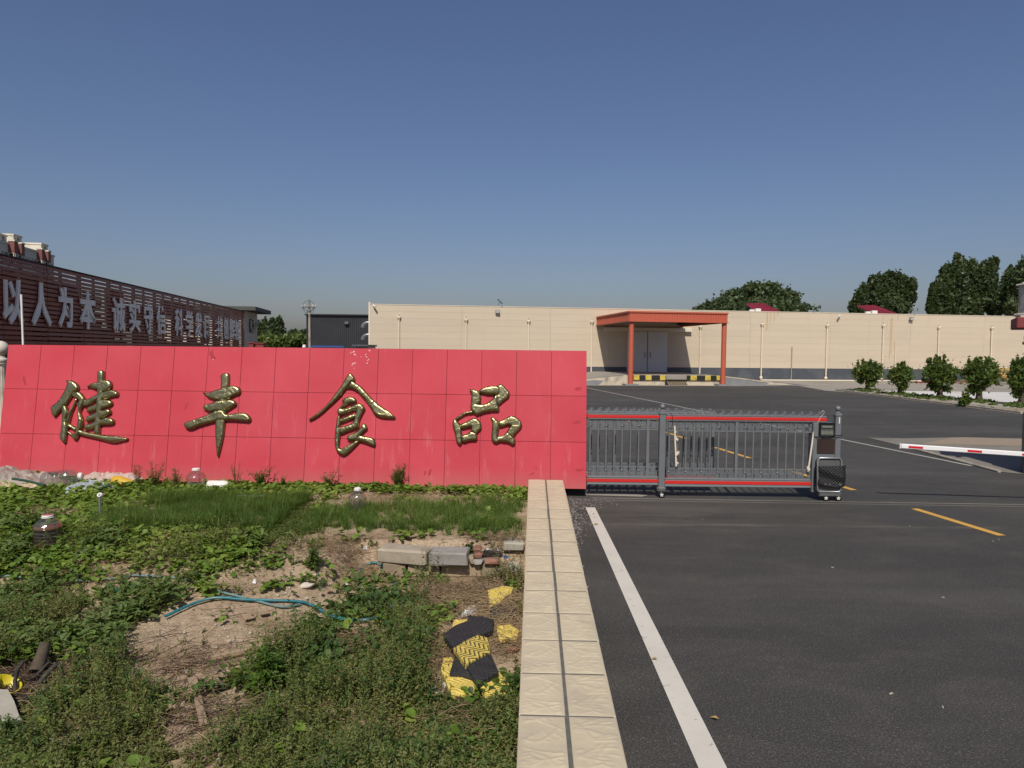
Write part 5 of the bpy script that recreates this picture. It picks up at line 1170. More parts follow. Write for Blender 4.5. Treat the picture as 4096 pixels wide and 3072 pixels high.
for k, (ch, (a, b)) in enumerate(zip(txt, ed)):
    f = k / 15; zt = zt0 + (zt1 - zt0) * f; zb = zb0 + (zb1 - zb0) * f
    s0 = LW(a, 1250, .12)[0]; s1 = LW(b, 1250, .12)[0]
    m = MB()
    glyph_mesh(m, ch, lambda x, y, z: (s0 + (x - .03) / .94 * (s1 - s0), -.075 - z, zb + (y + .08) / .92 * (zt - zb)), .05, 27 if k < 4 else 20)
    m.build('letter', MT['letter'], sb_, local=True)
# cream end block of the same row
e0 = LLEN + .05; e1 = LW(1029, 1300)[0]
et = thing('end_block', 'cream end block with a dark flat roof and open window beyond the slatted screen', 'building', lpos((e0 + e1) / 2, 0, 0), rz=lrz)
ec = (e0 + e1) / 2
m = MB(); m.box((0, 3.0, 2.8), (e1 - e0, 6.0, 5.6)); m.build('wall', MT['creamwall'], et, local=True)
m = MB(); m.box((0.1, 2.6, 5.72), (e1 - e0 + 1.4, 7.2, .32), bev=.02); m.build('roof', MT['darkroof'], et, local=True)
w0, z1 = LW(997, 1279); w1, _ = LW(1010, 1279); z0 = LW(997, 1328)[1]
m = MB(); m.box(((w0 + w1) / 2 - ec, -.01, (z0 + z1) / 2), (w1 - w0, .06, z1 - z0)); wd = m.build('window', MT['glass'], et, local=True)
m = MB()
for x, z, dx, dz in (((w0 + w1) / 2, z1, w1 - w0 + .1, .07), ((w0 + w1) / 2, z0, w1 - w0 + .1, .07), (w0, (z0 + z1) / 2, .07, z1 - z0), (w1, (z0 + z1) / 2, .07, z1 - z0)): m.box((x - ec, -.03, z), (dx, .1, dz))
m.build('frame', MT['darkroof'], wd, local=True)
m = MB(); m.box(((w0 + w1) / 2 - ec, -.33, (z0 + z1) / 2 - .05), (w1 - w0, .04, z1 - z0), mat=Matrix.Rotation(.48, 4, 'X')); m.build('open_sash', MT['glass_pane'], wd, local=True)
def behind_box(name, label, cat, px0, px1, py0, py1, Yd, mat, dep=.6, down=2.5):
    a = PY(px0, py0, Yd); b = PY(px1, py1, Yd)
    t = thing(name, label, cat, (float((a[0] + b[0]) / 2), Yd, 0))
    m = MB(); m.box(((a[0] + b[0]) / 2, Yd + dep / 2, a[2] / 2), (b[0] - a[0], dep, a[2]), bev=.03); m.build('body', MT[mat], t)
    m = MB(); m.box(((a[0] + b[0]) / 2, Yd + dep / 2, a[2] + .03), (b[0] - a[0] + .1, dep + .1, .06)); m.build('lid', MT[mat], t); return t
behind_box('container', 'small maroon box behind the sign beside the cream end block', 'container', 994, 1014, 1373, 1386, 44, 'maroon')
behind_box('container', 'wider maroon box behind the sign right of the cream end block', 'container', 1020, 1054, 1375, 1386, 44, 'maroon')
t = behind_box('shed', 'low cream shed with a grey roof edge at the left foot of the warehouse', 'shed', 1424, 1474, 1385, 1394, 58, 'creamwall', 3)
a = PY(1410, 1379, 57.4); b = PY(1476, 1379, 57.4); m = MB(); m.box(((a[0] + b[0]) / 2, 59, a[2] - .05), (b[0] - a[0], 3.6, .14)); m.build('roof', MT['band'], t)
a = PY(1243, 1385, 62); b = PY(1375, 1387, 62)
t = thing('blue_gantry', 'blue steel beam frame showing just over the sign before the charcoal warehouse', 'frame', (float((a[0] + b[0]) / 2), 62, 0))
m = MB(); m.box(((a[0] + b[0]) / 2, 62, a[2]), (b[0] - a[0], .15, .13)); m.box((a[0] + .05, 62, a[2] / 2), (.12, .12, a[2])); m.box((b[0] - .05, 62, a[2] / 2), (.12, .12, a[2])); m.build('beam', MT['blue'], t)
m = MB(); m.box(((a[0] + b[0]) / 2, 62.6, a[2] / 2 - .1), (b[0] - a[0] - .3, .9, a[2] - .2)); m.build('load', MT['tanblock'], t)
a = PY(1216.5, 1391, 19)
t = thing('vent_cowl', 'white pipe cowl poking above the sign near the utility pole', 'pipe', (float(a[0]), 19, 0))
m = MB(); m.lathe([(.038, 0), (.038, a[2]), (.05, a[2]), (.05, a[2] + .03), (.038, a[2] + .035), (.045, a[2] + .05), (.03, a[2] + .08), (.0, a[2] + .085)], (a[0], 19, 0), 14); m.build('cowl', MT['white'], t)
# fluted stone pillar and white rod at the sign's left end
py_ = 14.75; a = PY(2, 1393, py_); R_ = .155
t = thing('stone_pillar', 'fluted white stone pillar with a ball top at the left end of the sign', 'pillar', (float(a[0]), py_, 0.1))
m = MB(); zc = float(a[2])
m.lathe([(.001, zc + R_)] + [(R_ * math.sin(q), zc + R_ * math.cos(q)) for q in np.linspace(.2, 2.7, 14)] + [(.085, zc - .17), (.085, zc - .19), (.125, zc - .21), (.135, zc - .24), (.12, zc - .29), (.10, zc - .30)][0:], (a[0], py_, 0), 24); m.build('ball_finial', MT['stone'], t)
m = MB(); m.lathe([(.135, zc - .30), (.135, zc - .33), (.105, zc - .35)], (a[0], py_, 0), 24)
m.lathe([(.105, zc - .35), (.108, 1.2), (.115, .25)], (a[0], py_, 0), 64, wob=lambda q, z: 1 - .07 * abs(math.sin(q * 8)))
m.lathe([(.16, .25), (.16, .05)], (a[0], py_, 0), 24); m.build('shaft', MT['stone'], t)
a = PY(85, 1178, 15.6); b = PY(97, 1500, 15.6)
t = thing('white_rod', 'thin white rod standing behind the sign in front of the slatted screen', 'rod', (float(b[0]), 15.6, 0))
m = MB(); m.tube([(b[0] + .03, 15.6, 0), tuple(b), tuple(a)], .022, 8); m.build('rod', MT['white'], t)
m = MB(); m.tube([(b[0] - .01, 15.6, 2.75), (b[0] + .12, 15.6, 2.62), (b[0] + .2, 15.6, 2.3)], .008, 5); m.build('cord', MT['dark'], t)

# charcoal warehouse, ducts, utility pole
a = PY(1225, 1259, 100); b = PY(1500, 1264, 100)
t = thing('dark_warehouse', 'charcoal metal clad warehouse between the utility pole and the cream warehouse', 'warehouse', (float((a[0] + b[0]) / 2), 100, 0))
m = MB(); m.box(((a[0] + b[0]) / 2, 112, a[2] / 2), (b[0] - a[0], 24, a[2])); m.build('body', MT['clad_dark'], t)
m = MB(); m.box(((a[0] + b[0]) / 2, 99.9, a[2] + .02), (b[0] - a[0] + .3, .5, .18)); m.build('coping', MT['dark'], t)
pr = (b[0] - a[0]) / 34
m = MB(); m.box((0, 0, 0), (pr * .55, .10, a[2] - .3)); p0 = None
for k in range(34):
    if p0 is None: o = p0 = m.build('cladding_rib', MT['clad_dark'], t, local=True)
    else: o = instance(p0, t)
    o.location = (a[0] + (k + .5) * pr - (a[0] + b[0]) / 2, -.04, a[2] / 2 - .1)
m = MB(); c = PY(1387, 1292, 99.7); m.box((c[0], 99.7, c[2]), (.6, .4, .4), bev=.05); m.build('wall_lamp', MT['greybin'], t)
for k, (px, py, lab) in enumerate(((1476, 1291, 'upper'), (1476, 1340, 'lower'))):
    c = PY(px, py, 66)
    d = thing('exhaust_duct', f'{lab} of the two silver elbow ducts on the warehouse left side', 'duct', (float(c[0]), 66, float(c[2])))
    m = MB(); m.tube([(.4, 0, .02), (0, 0, .02), (-.22, 0, 0), (-.42, 0, -.08), (-.55, 0, -.22), (-.60, 0, -.42)], .17, 14); m.build('elbow', MT['silver'], d, local=True)
    m = MB(); m.tube([(.02, 0, .02), (.08, 0, .02)], .195, 14); m.tube([(-.595, 0, -.36), (-.605, 0, -.44)], .19, 14); m.build('flange', MT['silver'], d, local=True)
a = PY(1237, 1197, 78)
t = thing('utility_pole', 'grey concrete utility pole with a crossarm and insulators by the charcoal warehouse', 'utility pole', (float(a[0]), 78, 0))
m = MB(); m.tube([(a[0] + .05, 78, 0), (a[0], 78, a[2])], [.19, .10], 10); m.build('pole', MT['kerb'], t)
zc = float(PY(1237, 1229, 78)[2])
m = MB(); m.box((a[0], 77.85, zc), (1.55, .09, .09)); m.tube([(a[0] - .7, 77.85, zc), (a[0], 77.85, zc - .5)], .025, 5); m.tube([(a[0] + .7, 77.85, zc), (a[0], 77.85, zc - .5)], .025, 5); m.build('crossarm', MT['darkroof'], t)
for dx in (-.72, -.42, .38, .55, .72):
    m = MB(); m.lathe([(.03, 0), (.07, .05), (.05, .09), (.075, .14), (.05, .2), (.03, .26)], (a[0] + dx, 77.85, zc + .03), 8); m.build('insulator', MT['stone'], t)
m = MB()
for x0, x1, z0, z1, sag in ((-.72, 0, .2, .75, -.1), (0, .72, .75, .2, -.1), (-.6, .0, -.05, -.1, .55), (.65, .1, -.05, -.1, .55), (.5, .1, .0, -.3, .3), (-.72, -.55, 0, -.25, .15)):
    m.tube([(a[0] + x0 + (x1 - x0) * q, 77.8, zc + z0 + (z1 - z0) * q - sag * math.sin(math.pi * q)) for q in np.linspace(0, 1, 7)], .018, 4)
m.tube([(a[0] + .16, 77.8, zc - .4), (a[0] + .26, 77.8, zc - 2.5), (a[0] + .20, 77.8, .5)], .03, 5); m.tube([(a[0] - .14, 77.8, zc - .4), (a[0] - .2, 77.8, .5)], .025, 5)
m.build('jumper_wire', MT['dark'], t)

# apartment block, far left
AZ = 41.0
aa = PZ(0, 968, AZ); ab = PZ(215, 1028, AZ); AD = (ab - aa)[:2]; ALN = float(np.linalg.norm(AD)); AD /= ALN; AN = np.array([AD[1], -AD[0]])
arz = math.atan2(AD[1], AD[0])
ap = thing('apartment_block', 'distant apartment block with reddish bays and cream rooftop boxes above the slatted screen', 'building', (float(aa[0]), float(aa[1]), 0), rz=arz)
aN3 = np.array([AN[0], AN[1], 0]); aA3 = np.array([aa[0], aa[1], 0])
def AP(px, py, t=0.0):
    p = PP(px, py, aA3 + aN3 * t, aN3); return float((p[:2] - aa[:2]) @ AD), float(p[2])
m = MB(); m.box(((ALN - 40) / 2, 8, AZ / 2), (ALN + 40, 16, AZ)); m.build('wall', MT['apt_white'], ap, local=True)
m = MB(); m.box(((ALN - 40) / 2, 7.9, AZ + .3), (ALN + 40.6, 16.6, .8)); m.build('parapet', MT['apt_white'], ap, local=True)
def bay(p0, p1, top, pro):
    s0 = AP(p0, 1000, pro)[0]; s1 = AP(p1, 1000, pro)[0]; zt = AZ + 1.2
    m = MB(); m.box(((s0 + s1) / 2, -pro / 2, zt / 2), (s1 - s0, pro, zt)); b_ = m.build('bay', MT['apt_red'], ap, local=True)
    m = MB(); m.box(((s0 + s1) / 2, -pro / 2, zt + .3), (s1 - s0 + .4, pro + .4, .6)); m.build('bay_cap', MT['apt_cream'], b_, local=True)
    for f in range(4):
        z = AZ - 4.2 - f * 3.0
        m = MB(); m.box(((s0 + s1) / 2 + .2, -pro - .02, z), ((s1 - s0) * .75, .14, 1.7)); m.box((s0 - .02, -pro / 2, z), (.14, pro * .75, 1.7)); w_ = m.build('window', MT['glass'], b_, local=True)
        m = MB()
        for q in (0, .5, 1): m.box((s0 + .3 + (s1 - s0 - .4) * q, -pro - .12, z), (.18, .1, 1.8))
        for q in (0, 1): m.box((s0 - .1, -pro * (.12 + .76 * q), z), (.1, .25, 1.8))
        m.box(((s0 + s1) / 2, -pro - .1, z - .9), (s1 - s0, .25, .18)); m.box((s0 - .1, -pro / 2, z + .9), (.15, pro * .8, .18)); m.build('window_frame', MT['apt_cream'], b_, local=True)
        m = MB(); m.box(((s0 + s1) / 2, -pro - .05, z - 1.75), ((s1 - s0) * .8, .2, 1.5)); m.box((s0 - .03, -pro / 2, z - 1.75), (.12, pro * .8, 1.5)); m.build('sill_panel', MT['apt_white'], b_, local=True)
bay(58, 73, 968, 2.2); bay(87, 99, 975, 1.6); bay(168, 180, 1010, 2.0); bay(193, 203, 1015, 1.6)
for px in (10, 22, 33, 107, 118, 130, 141, 149, 207):
    for f in range(3):
        s, z = AP(px, 1010); z = AZ - 4.0 - f * 3.0
        m = MB(); m.box((s, -.01, z), (1.3, .12, 1.8)); w_ = m.build('window', MT['glass'], ap, local=True)
        m = MB(); m.box((s - .2, -.08, z), (.12, .08, 1.8)); m.box((s, -.06, z - .95), (1.6, .2, .15)); m.box((s, -.05, z + .95), (1.5, .1, .12)); m.build('window_frame', MT['apt_cream'], w_, local=True)
for (p0, p1, yt, wdt, ln) in ((54, 70, 940, 4.5, 6.5), (165, 178, 976, 10.5, 6.0), (-6, 10, 936, 3.0, 6)):
    s0 = AP(p0, yt + 30, -1.5)[0]; z1 = AP(p0, yt, -1.5)[1]
    m = MB(); m.box((s0 + ln / 2, 1.5 + wdt / 2, (AZ + z1) / 2), (ln, wdt, z1 - AZ)); m.build('rooftop_box', MT['apt_cream'], ap, local=True)
    m = MB(); m.box((s0 + ln / 2, 1.5 + wdt / 2, z1 + .1), (ln + .5, wdt + .5, .7)); m.build('box_coping', MT['apt_cream'], ap, local=True)
    m = MB(); m.box((s0 + ln * .55, 1.48, (AZ + z1) / 2 + .4), (1.4, .1, 2.2)); m.build('window', MT['glass'], ap, local=True)

# ================================================================== TREES
def leaf_cloud(rng, lobes, size, per, aspect=1.5, hole=.35, fuzz=.13):
    """quads through the lobes' volume, denser towards their surface"""
    Ps = []; Ss = []
    for (c, rad, k) in lobes:
        n = int(per * k); d = rng.normal(size=(n, 3)); d /= np.linalg.norm(d, axis=1)[:, None]
        r = rng.uniform(.45, 1.0, n) ** .55 * (1 + .16 * np.sin(d[:, 0] * 7 + c[0]) * np.sin(d[:, 2] * 6 + c[2]) + rng.normal(0, .07, n))
        P = np.asarray(c) + d * r[:, None] * np.asarray(rad)
        P = P + rng.normal(size=P.shape) * np.asarray(rad) * fuzz * (rng.uniform(size=(len(P), 1)) < .5) * 1.6
        q = .55 / size
        keep = fbm(P[:, 0] * q + 50, P[:, 2] * q + P[:, 1] * q * .6, 5, 3) > hole
        Ps.append(P[keep])
    P = np.concatenate(Ps); n = len(P)
    a = rng.normal(size=(n, 3)); a[:, 2] -= .3; a /= np.linalg.norm(a, axis=1)[:, None]
    b = np.cross(a, rng.normal(size=(n, 3))); b /= np.linalg.norm(b, axis=1)[:, None] + 1e-9
    s = size * rng.uniform(.6, 1.4, n)
    A = a * (s * aspect / 2)[:, None]; B = b * (s / 2)[:, None]
    V = np.stack([P - A, P + B * .9 - A * .1, P + A, P - B * .9 - A * .1], 1).reshape(-1, 3)
    return V, np.arange(n * 4).reshape(-1, 4)
def tree(label, name, Yd, lobes, base_px, leaf, per, mat='poplar', trunk=.35, group=None, zb=0.0, cat='tree', seed=1):
    rng = np.random.RandomState(seed); b = PY(base_px, 1500, Yd); bx = float(b[0])
    t = thing(name, label, cat, (bx, Yd, zb), group)
    Ls = []
    for px, py, rx, ry, k in lobes:
        c = PY(px, py, Yd); sc = Yd / FPX
        Ls.append(((c[0] - bx, rng.uniform(-.5, .5) * rx * sc, c[2] - zb), (rx * sc, rx * sc * .9, ry * sc), k))
    V, q = leaf_cloud(rng, Ls, leaf * .55, per * 3); np_mesh('crown', V, quads=q, mat=MT[mat], parent=t)
    m = MB(); zs = min(c[2] for c, r, k in Ls)
    m.tube([(0, 0, 0), (.05 * trunk, 0, zs * .5), (0, 0, zs)], [trunk, trunk * .8, trunk * .6], 8)
    for c, r, k in Ls:
        m.tube([(0, 0, zs * .8), (c[0] * .5, c[1] * .5, (zs + c[2]) / 2), c], [trunk * .5, trunk * .3, trunk * .08], 6)
    m.build('trunk', MT['bark'], t, local=True); return t
g1 = 'tall trees behind the cream warehouse'
tree('broad dark tree behind the left red roof shed', 'broadleaf_tree', 118, [(3050, 1190, 75, 50, 1.3), (2960, 1205, 70, 42, 1), (3130, 1205, 50, 42, .9), (2880, 1225, 50, 25, .6), (2830, 1238, 40, 16, .35), (3165, 1235, 30, 22, .4), (3000, 1165, 30, 22, .4), (3085, 1160, 28, 22, .4), (3020, 1250, 160, 40, 1.5)], 3030, .75, 2600, group=g1, seed=3)
tree('rounded poplar clump behind the right red roof shed', 'poplar_tree', 105, [(3556, 1135, 20, 40, .5), (3590, 1140, 17, 42, .45), (3520, 1150, 18, 44, .45), (3490, 1148, 17, 36, .4), (3618, 1150, 15, 40, .35), (3648, 1165, 13, 48, .3), (3462, 1180, 18, 40, .4), (3432, 1205, 16, 36, .35), (3410, 1230, 12, 26, .25), (3540, 1185, 26, 50, .7), (3580, 1195, 28, 50, .7), (3500, 1205, 28, 46, .7), (3620, 1205, 24, 46, .6), (3460, 1225, 30, 32, .5), (3550, 1235, 60, 34, .8), (3570, 1105, 8, 16, .08), (3535, 1115, 8, 14, .08)], 3540, .62, 2900, group=g1, seed=4)
tree('tallest poplar clump left of the gatehouse finial', 'poplar_tree', 98, [(3826, 1068, 17, 42, .4), (3850, 1085, 18, 44, .45), (3882, 1088, 17, 42, .4), (3800, 1105, 17, 44, .4), (3778, 1115, 16, 42, .4), (3757, 1160, 17, 46, .4), (3735, 1185, 15, 46, .35), (3722, 1225, 12, 34, .25), (3905, 1115, 17, 46, .4), (3932, 1100, 16, 42, .35), (3958, 1080, 14, 38, .3), (3980, 1070, 10, 32, .2), (3970, 1120, 16, 46, .35), (3830, 1140, 30, 55, .8), (3880, 1155, 32, 58, .9), (3790, 1175, 30, 55, .8), (3930, 1170, 30, 58, .8), (3960, 1200, 24, 55, .6), (3760, 1225, 30, 38, .6), (3820, 1220, 34, 48, .8), (3890, 1225, 40, 46, .9), (3827, 1035, 8, 16, .07), (3846, 1052, 7, 14, .06), (3985, 1046, 6, 14, .05)], 3860, .6, 2900, group=g1, seed=5)
tree('slim poplar right beside the tallest clump', 'poplar_tree', 95, [(4068, 1150, 18, 44, .45), (4072, 1200, 24, 44, .6), (4040, 1102, 11, 34, .3), (4026, 1135, 15, 40, .45), (4010, 1170, 16, 40, .45), (4030, 1185, 20, 44, .5), (3998, 1215, 22, 40, .5), (4050, 1220, 26, 38, .55)], 4020, .58, 2300, group=g1, seed=6)
tree('poplar at the right edge behind the gatehouse finial', 'poplar_tree', 92, [(4090, 1100, 30, 55, 1), (4110, 1170, 50, 60, 1.2), (4080, 1230, 40, 36, .8), (4150, 1090, 36, 60, 1)], 4100, .58, 2300, group=g1, seed=7)
g2 = 'poplars far beyond the sign'
for k, (px, top, w, sd) in enumerate(((1034, 1292, 16, 11), (1061, 1284, 15, 12), (1088, 1281, 16, 13), (1118, 1276, 18, 14))):
    lab = ['short poplar touching the cream end block', 'slim poplar second from the cream end block', 'full poplar third from the cream end block', 'tallest far poplar nearest the gap by the utility pole'][k]
    tree(lab, 'poplar_tree', 190, [(px, top + 28, w * .75, 30, .8), (px - 4, top + 62, w, 40, 1.2), (px + 5, top + 80, w * 1.1, 36, 1.0), (px, top + 8, w * .4, 14, .25)], px, 1.0, 1300, group=g2, seed=sd)
tree('dark bushy tree left of the utility pole behind the sign', 'broadleaf_tree', 175, [(1180, 1345, 24, 20, .8), (1165, 1335, 12, 10, .3), (1215, 1345, 22, 18, .7), (1224, 1330, 12, 12, .3), (1200, 1370, 45, 30, 1.4), (1150, 1365, 24, 22, .8)], 1190, .95, 1300, group=g2, seed=17)
rng = np.random.RandomState(8); Ls = []
for k in range(26):
    px = 1015 + k * 10 + rng.uniform(-4, 4); py = 1368 + rng.uniform(-8, 8) + (6 if k < 5 else 0); Yd = 130 + rng.uniform(-6, 6); c = PY(px, py, Yd); Ls.append((c, (Yd / FPX * rng.uniform(14, 22), 1.5, Yd / FPX * rng.uniform(18, 30)), 1))
V, q = leaf_cloud(rng, Ls, .55, 330); o = np_mesh('undergrowth', V, quads=q, mat=MT['hedge'])
tag(o, 'pale green undergrowth below the far poplars', 'undergrowth', kind='stuff')
# pruned bushes along the yard
def bush(label, px, py, top, wpx, seed, hidden_stem=.25):
    b = PZ(px, py); Yd = float(b[1]); sc = Yd / FPX; rng = np.random.RandomState(seed)
    H = (py - top) * sc; R = wpx * sc / 2 * .84
    t = thing('pruned_bush', label, 'bush', (float(b[0]), Yd, 0.02), 'pruned bushes along the yard kerb')
    Ls = [((0, 0, H * .60), (R * .84, R * .80, H * .225), 2.4)]
    for k in range(9):
        a = rng.uniform(0, 6.28); q = rng.uniform(.3, .75); Ls.append(((math.cos(a) * R * q, math.sin(a) * R * q, H * rng.uniform(.45, .76)), (R * .30, R * .30, H * .10), .30))
    for k in range(16): a = rng.uniform(0, 6.28); q = rng.uniform(.1, .85); Ls.append(((math.cos(a) * R * q, math.sin(a) * R * q, H * rng.uniform(.78, .96) - q * q * H * .12), (R * .06, R * .06, H * .10), .05))
    for k in range(10): a = rng.uniform(0, 6.28); Ls.append(((math.cos(a) * R * .95, math.sin(a) * R * .9, H * rng.uniform(.42, .72)), (R * .14, R * .14, H * .05), .05))
    for k in range(4): a = rng.uniform(0, 6.28); Ls.append(((math.cos(a) * R * .45, math.sin(a) * R * .4, H * rng.uniform(.22, .36)), (R * .28, R * .28, H * .08), .12))
    V, q = leaf_cloud(rng, Ls, .10, 1300, 2.3, .34, .22); np_mesh('crown', V, quads=q, mat=MT['shrub'], parent=t)
    m = MB(); m.tube([(0, 0, -.02), (.02, 0, H * .15), (-.02, 0, H * .36), (0, 0, H * .5)], [H * .085, H * .062, H * .06, H * .05], 9)
    for k in range(7):
        a = rng.uniform(0, 6.28); m.tube([(0, 0, H * .38), (math.cos(a) * R * .35, math.sin(a) * R * .35, H * .58), (math.cos(a) * R * .6, math.sin(a) * R * .6, H * rng.uniform(.75, .95))], [H * .025, H * .016, H * .004], 5)
    m.build('trunk', MT['bark'], t, local=True)
    n = 240; P = np.stack([rng.normal(0, R * .42, n), rng.normal(0, R * .42, n), np.abs(rng.normal(0, .06, n))], 1); L2 = [(p, (.05, .05, .05), 1) for p in P]
    V, q = leaf_cloud(rng, L2, .09, 3, 1.6); np_mesh('base_weeds', V, quads=q, mat=MT['shrub'], parent=t)['kind'] = 'stuff'
for k, a in enumerate(((3468, 1563, 1440, 128, 21), (3597, 1579, 1452, 98, 22), (3757, 1594, 1428, 140, 23), (3914, 1607, 1430, 146, 24), (4085, 1622, 1432, 110, 25), (4290, 1640, 1440, 150, 26))):
    lab = ['leftmost pruned bush with a bare leaning trunk', 'small narrow pruned bush with low leaves round its trunk', 'wide dense pruned bush with a leafy trunk in front of the tray stack', 'pruned bush with a thick bare trunk right of the tray stack', 'pruned bush half hidden behind the grey gatehouse column', 'pruned bush outside the right of the view'][k]
    if k < 5: bush(lab, *a)
b = PZ(3858, 1627); rng = np.random.RandomState(31)
t = thing('weed', 'small upright weed sprouting at the yard kerb below the bushes', 'weed', (float(b[0]), float(b[1]), 0))
V, q = leaf_cloud(rng, [((0, 0, .25), (.26, .22, .25), 1), ((.05, 0, .6), (.16, .15, .25), .7), ((.05, 0, .85), (.08, .08, .12), .25)], .12, 330, 1.8); np_mesh('leaves', V, quads=q, mat=MT['shrub'], parent=t)
m = MB(); m.tube([(0, 0, 0), (.03, 0, .5), (.05, 0, .9)], [.02, .014, .005], 5); m.build('stem', MT['bark'], t, local=True)
rng = np.random.RandomState(32); n = 700
P = np.stack([rng.uniform(23.9, 27.5, n), rng.uniform(33, 52, n)], 1); keep = fbm(P[:, 0] * .9, P[:, 1] * .5, 77) > .53; P = P[keep]
V, q = leaf_cloud(rng, [((x, y, .05), (.12, .12, .06), 1) for x, y in P], .11, 9, 1.6); o = np_mesh('kerb_weeds', V, quads=q, mat=MT['shrub']); tag(o, 'low weeds scattered on the tan planting strip', 'weeds', kind='stuff')

rng = np.random.RandomState(44); Ls = []  # unseen tree row, added behind the camera for dark reflections in the brass
for k in range(60):
    x = -48 + k * 1.6 + rng.uniform(-.6, .6); h = rng.uniform(6, 11); Ls.append(((x, -34 + rng.uniform(-2, 2), h * .55), (1.6, 1.6, h * .48), 1))
V, q = leaf_cloud(rng, Ls, .8, 160); o = np_mesh('reflection_trees', V, quads=q, mat=MT['poplar']); tag(o, 'unseen row of trees added behind the viewpoint to darken the brass reflections', 'trees', kind='stuff')

# ================================================================== GARDEN: stones, rubbish, hoses
def box_thing(name, label, cat, front, zb, zt, dep, mat, group=None, seed=0, part='body'):
    """rough block from its front face's two bottom corners (photo pixels) on level zb"""
    (x0, y0), (x1, y1) = front
    a = PZ(x0, y0, zb); b = PZ(x1, y1, zb)
    d = (b - a)[:2]; Ln = np.linalg.norm(d); d /= Ln; n = np.array([-d[1], d[0]])
    c = (a[:2] + b[:2]) / 2 + n * dep / 2
    r = random.Random(seed)
    m = MB(); m.box((0, 0, (zt - zb) / 2), (Ln, dep, zt - zb), bev=.018)
    # knock the edges about so no two stones match
    m.v = [(x + r.uniform(-.012, .012), y + r.uniform(-.012, .012), z + r.uniform(-.008, .008)) for x, y, z in m.v]
    o = m.build(name, MT[mat]); o.location = (float(c[0]), float(c[1]), zb); o.rotation_euler = (0, 0, math.atan2(d[1], d[0]) + r.uniform(-.01, .01))
    return tag(o, label, cat, group)
gk = 'kerb stones edging the garden terrace'
box_thing('kerb_stone_block', 'long pale kerb stone with a worn left edge lying on the terrace step', 'kerb stone', ((1506, 2250), (1702, 2264)), -.095, .085, .34, 'block', gk, 1)
box_thing('kerb_stone_block', 'greyer kerb stone right of the long pale one on the step', 'kerb stone', ((1712, 2264), (1868, 2269)), -.095, .08, .33, 'block_grey', gk, 2)
gb = 'tan blocks under the kerb stones'
for k, (a, b, lab) in enumerate(((1532, 1622, 'tan block below the left end of the pale kerb stone beside the hose'), (1630, 1759, 'tan block below the joint of the two kerb stones'), (1764, 1924, 'tan block below the grey kerb stone with a gap on its left'), (1928, 2010, 'tan block at the right end of the lower course under dry stalks'))):
    box_thing('tan_block', lab, 'block', ((a, 2308 + (k % 2) * 3), (b, 2309)), -.285, -.10, .30, 'tanblock', gb, 10 + k)
gr = 'old bricks at the right end of the step'
for k, (a, b, y, z0, z1, mt_, lab) in enumerate((
    (1876, 1894, 2260, -.10, .0, 'tanblock', 'narrow upright broken brick beside the grey kerb stone'),
    (1896, 1928, 2236, -.03, .04, 'redbrick', 'pinkish brick above the bluish one at the step'),
    (1894, 1932, 2262, -.10, -.03, 'block_grey', 'bluish grey brick right of the grey kerb stone'),
    (1892, 1925, 2212, .04, .10, 'redbrick', 'reddish brick topmost beside the black bag'),
    (1935, 2000, 2261, -.10, -.03, 'redbrick', 'brown brick lying under the black bag'),
    (2015, 2098, 2206, .0, .115, 'slab', 'pale concrete lump against the low wall'))):
    box_thing('old_brick', lab, 'brick', ((a, y), (b, y)), z0, z1, .16 if k != 5 else .3, mt_, gr, 20 + k)
def rock(name, label, px, py, w, h, mat, seed, cat='stone', group=None, rz=0, flat=.7, dz=0.0):
    p = PG(px, py); r = np.random.RandomState(seed)
    d = r.normal(size=(26, 3)); d /= np.linalg.norm(d, axis=1)[:, None]; d *= r.uniform(.75, 1.0, (26, 1)); d = d * np.array([w / 2, w * flat / 2, h / 2])
    import bmesh
    bm = bmesh.new()
    for v in d: bm.verts.new(tuple(v))
    bmesh.ops.convex_hull(bm, input=bm.verts); 
    bmesh.ops.delete(bm, geom=[v for v in bm.verts if not v.link_faces], context='VERTS')
    bmesh.ops.bevel(bm, geom=bm.edges[:], offset=.006, segments=1, affect='EDGES')
    me = bpy.data.meshes.new(name); bm.to_mesh(me); bm.free(); me.materials.append(MT[mat])
    o = link(name, me); o.location = (float(p[0]), float(p[1]), float(p[2]) + h * .25 + dz); o.rotation_euler = (r.uniform(-.3, .3), r.uniform(-.3, .3), rz)
    return tag(o, label, cat, group)
rock('broken_brick', 'brown broken brick lying flat below the step near the low wall', 1993, 2328, .20, .10, 'redbrick', 1, 'brick')
rock('broken_brick', 'reddish broken brick leaning against the concrete chunk', 2035, 2320, .20, .16, 'redbrick', 2, 'brick', rz=.7)
rock('concrete_chunk', 'tall grey concrete chunk leaning on the low wall below the step', 2055, 2300, .24, .36, 'slab', 3, 'rubble', flat=.5)
rock('terracotta_chunk', 'orange brick chunk at the left edge of the black speed hump', 1755, 2555, .26, .09, 'redbrick', 4, 'brick')
rock('pale_stone', 'pale flat stone lying left of the hose loop', 1229, 2350, .22, .10, 'chalk', 5)
rock('pink_stone', 'pinkish stone right of the patterned yellow hump', 2050, 2605, .18, .07, 'redbrick', 6)
q = [PG(x, y) for x, y in ((-90, 2830), (33, 2822), (58, 2858), (84, 2930), (30, 2955), (-90, 2960))]; zz = float(min(p[2] for p in q))
m = MB(); m.prism([(float(p[0] - q[0][0]), float(p[1] - q[0][1])) for p in q][::-1], 0, .17); o = m.build('concrete_slab', MT['slab']); o.location = (float(q[0][0]), float(q[0][1]), zz); o.rotation_euler = (.06, .05, 0); tag(o, 'large pale broken concrete slab at the left bottom corner', 'slab')
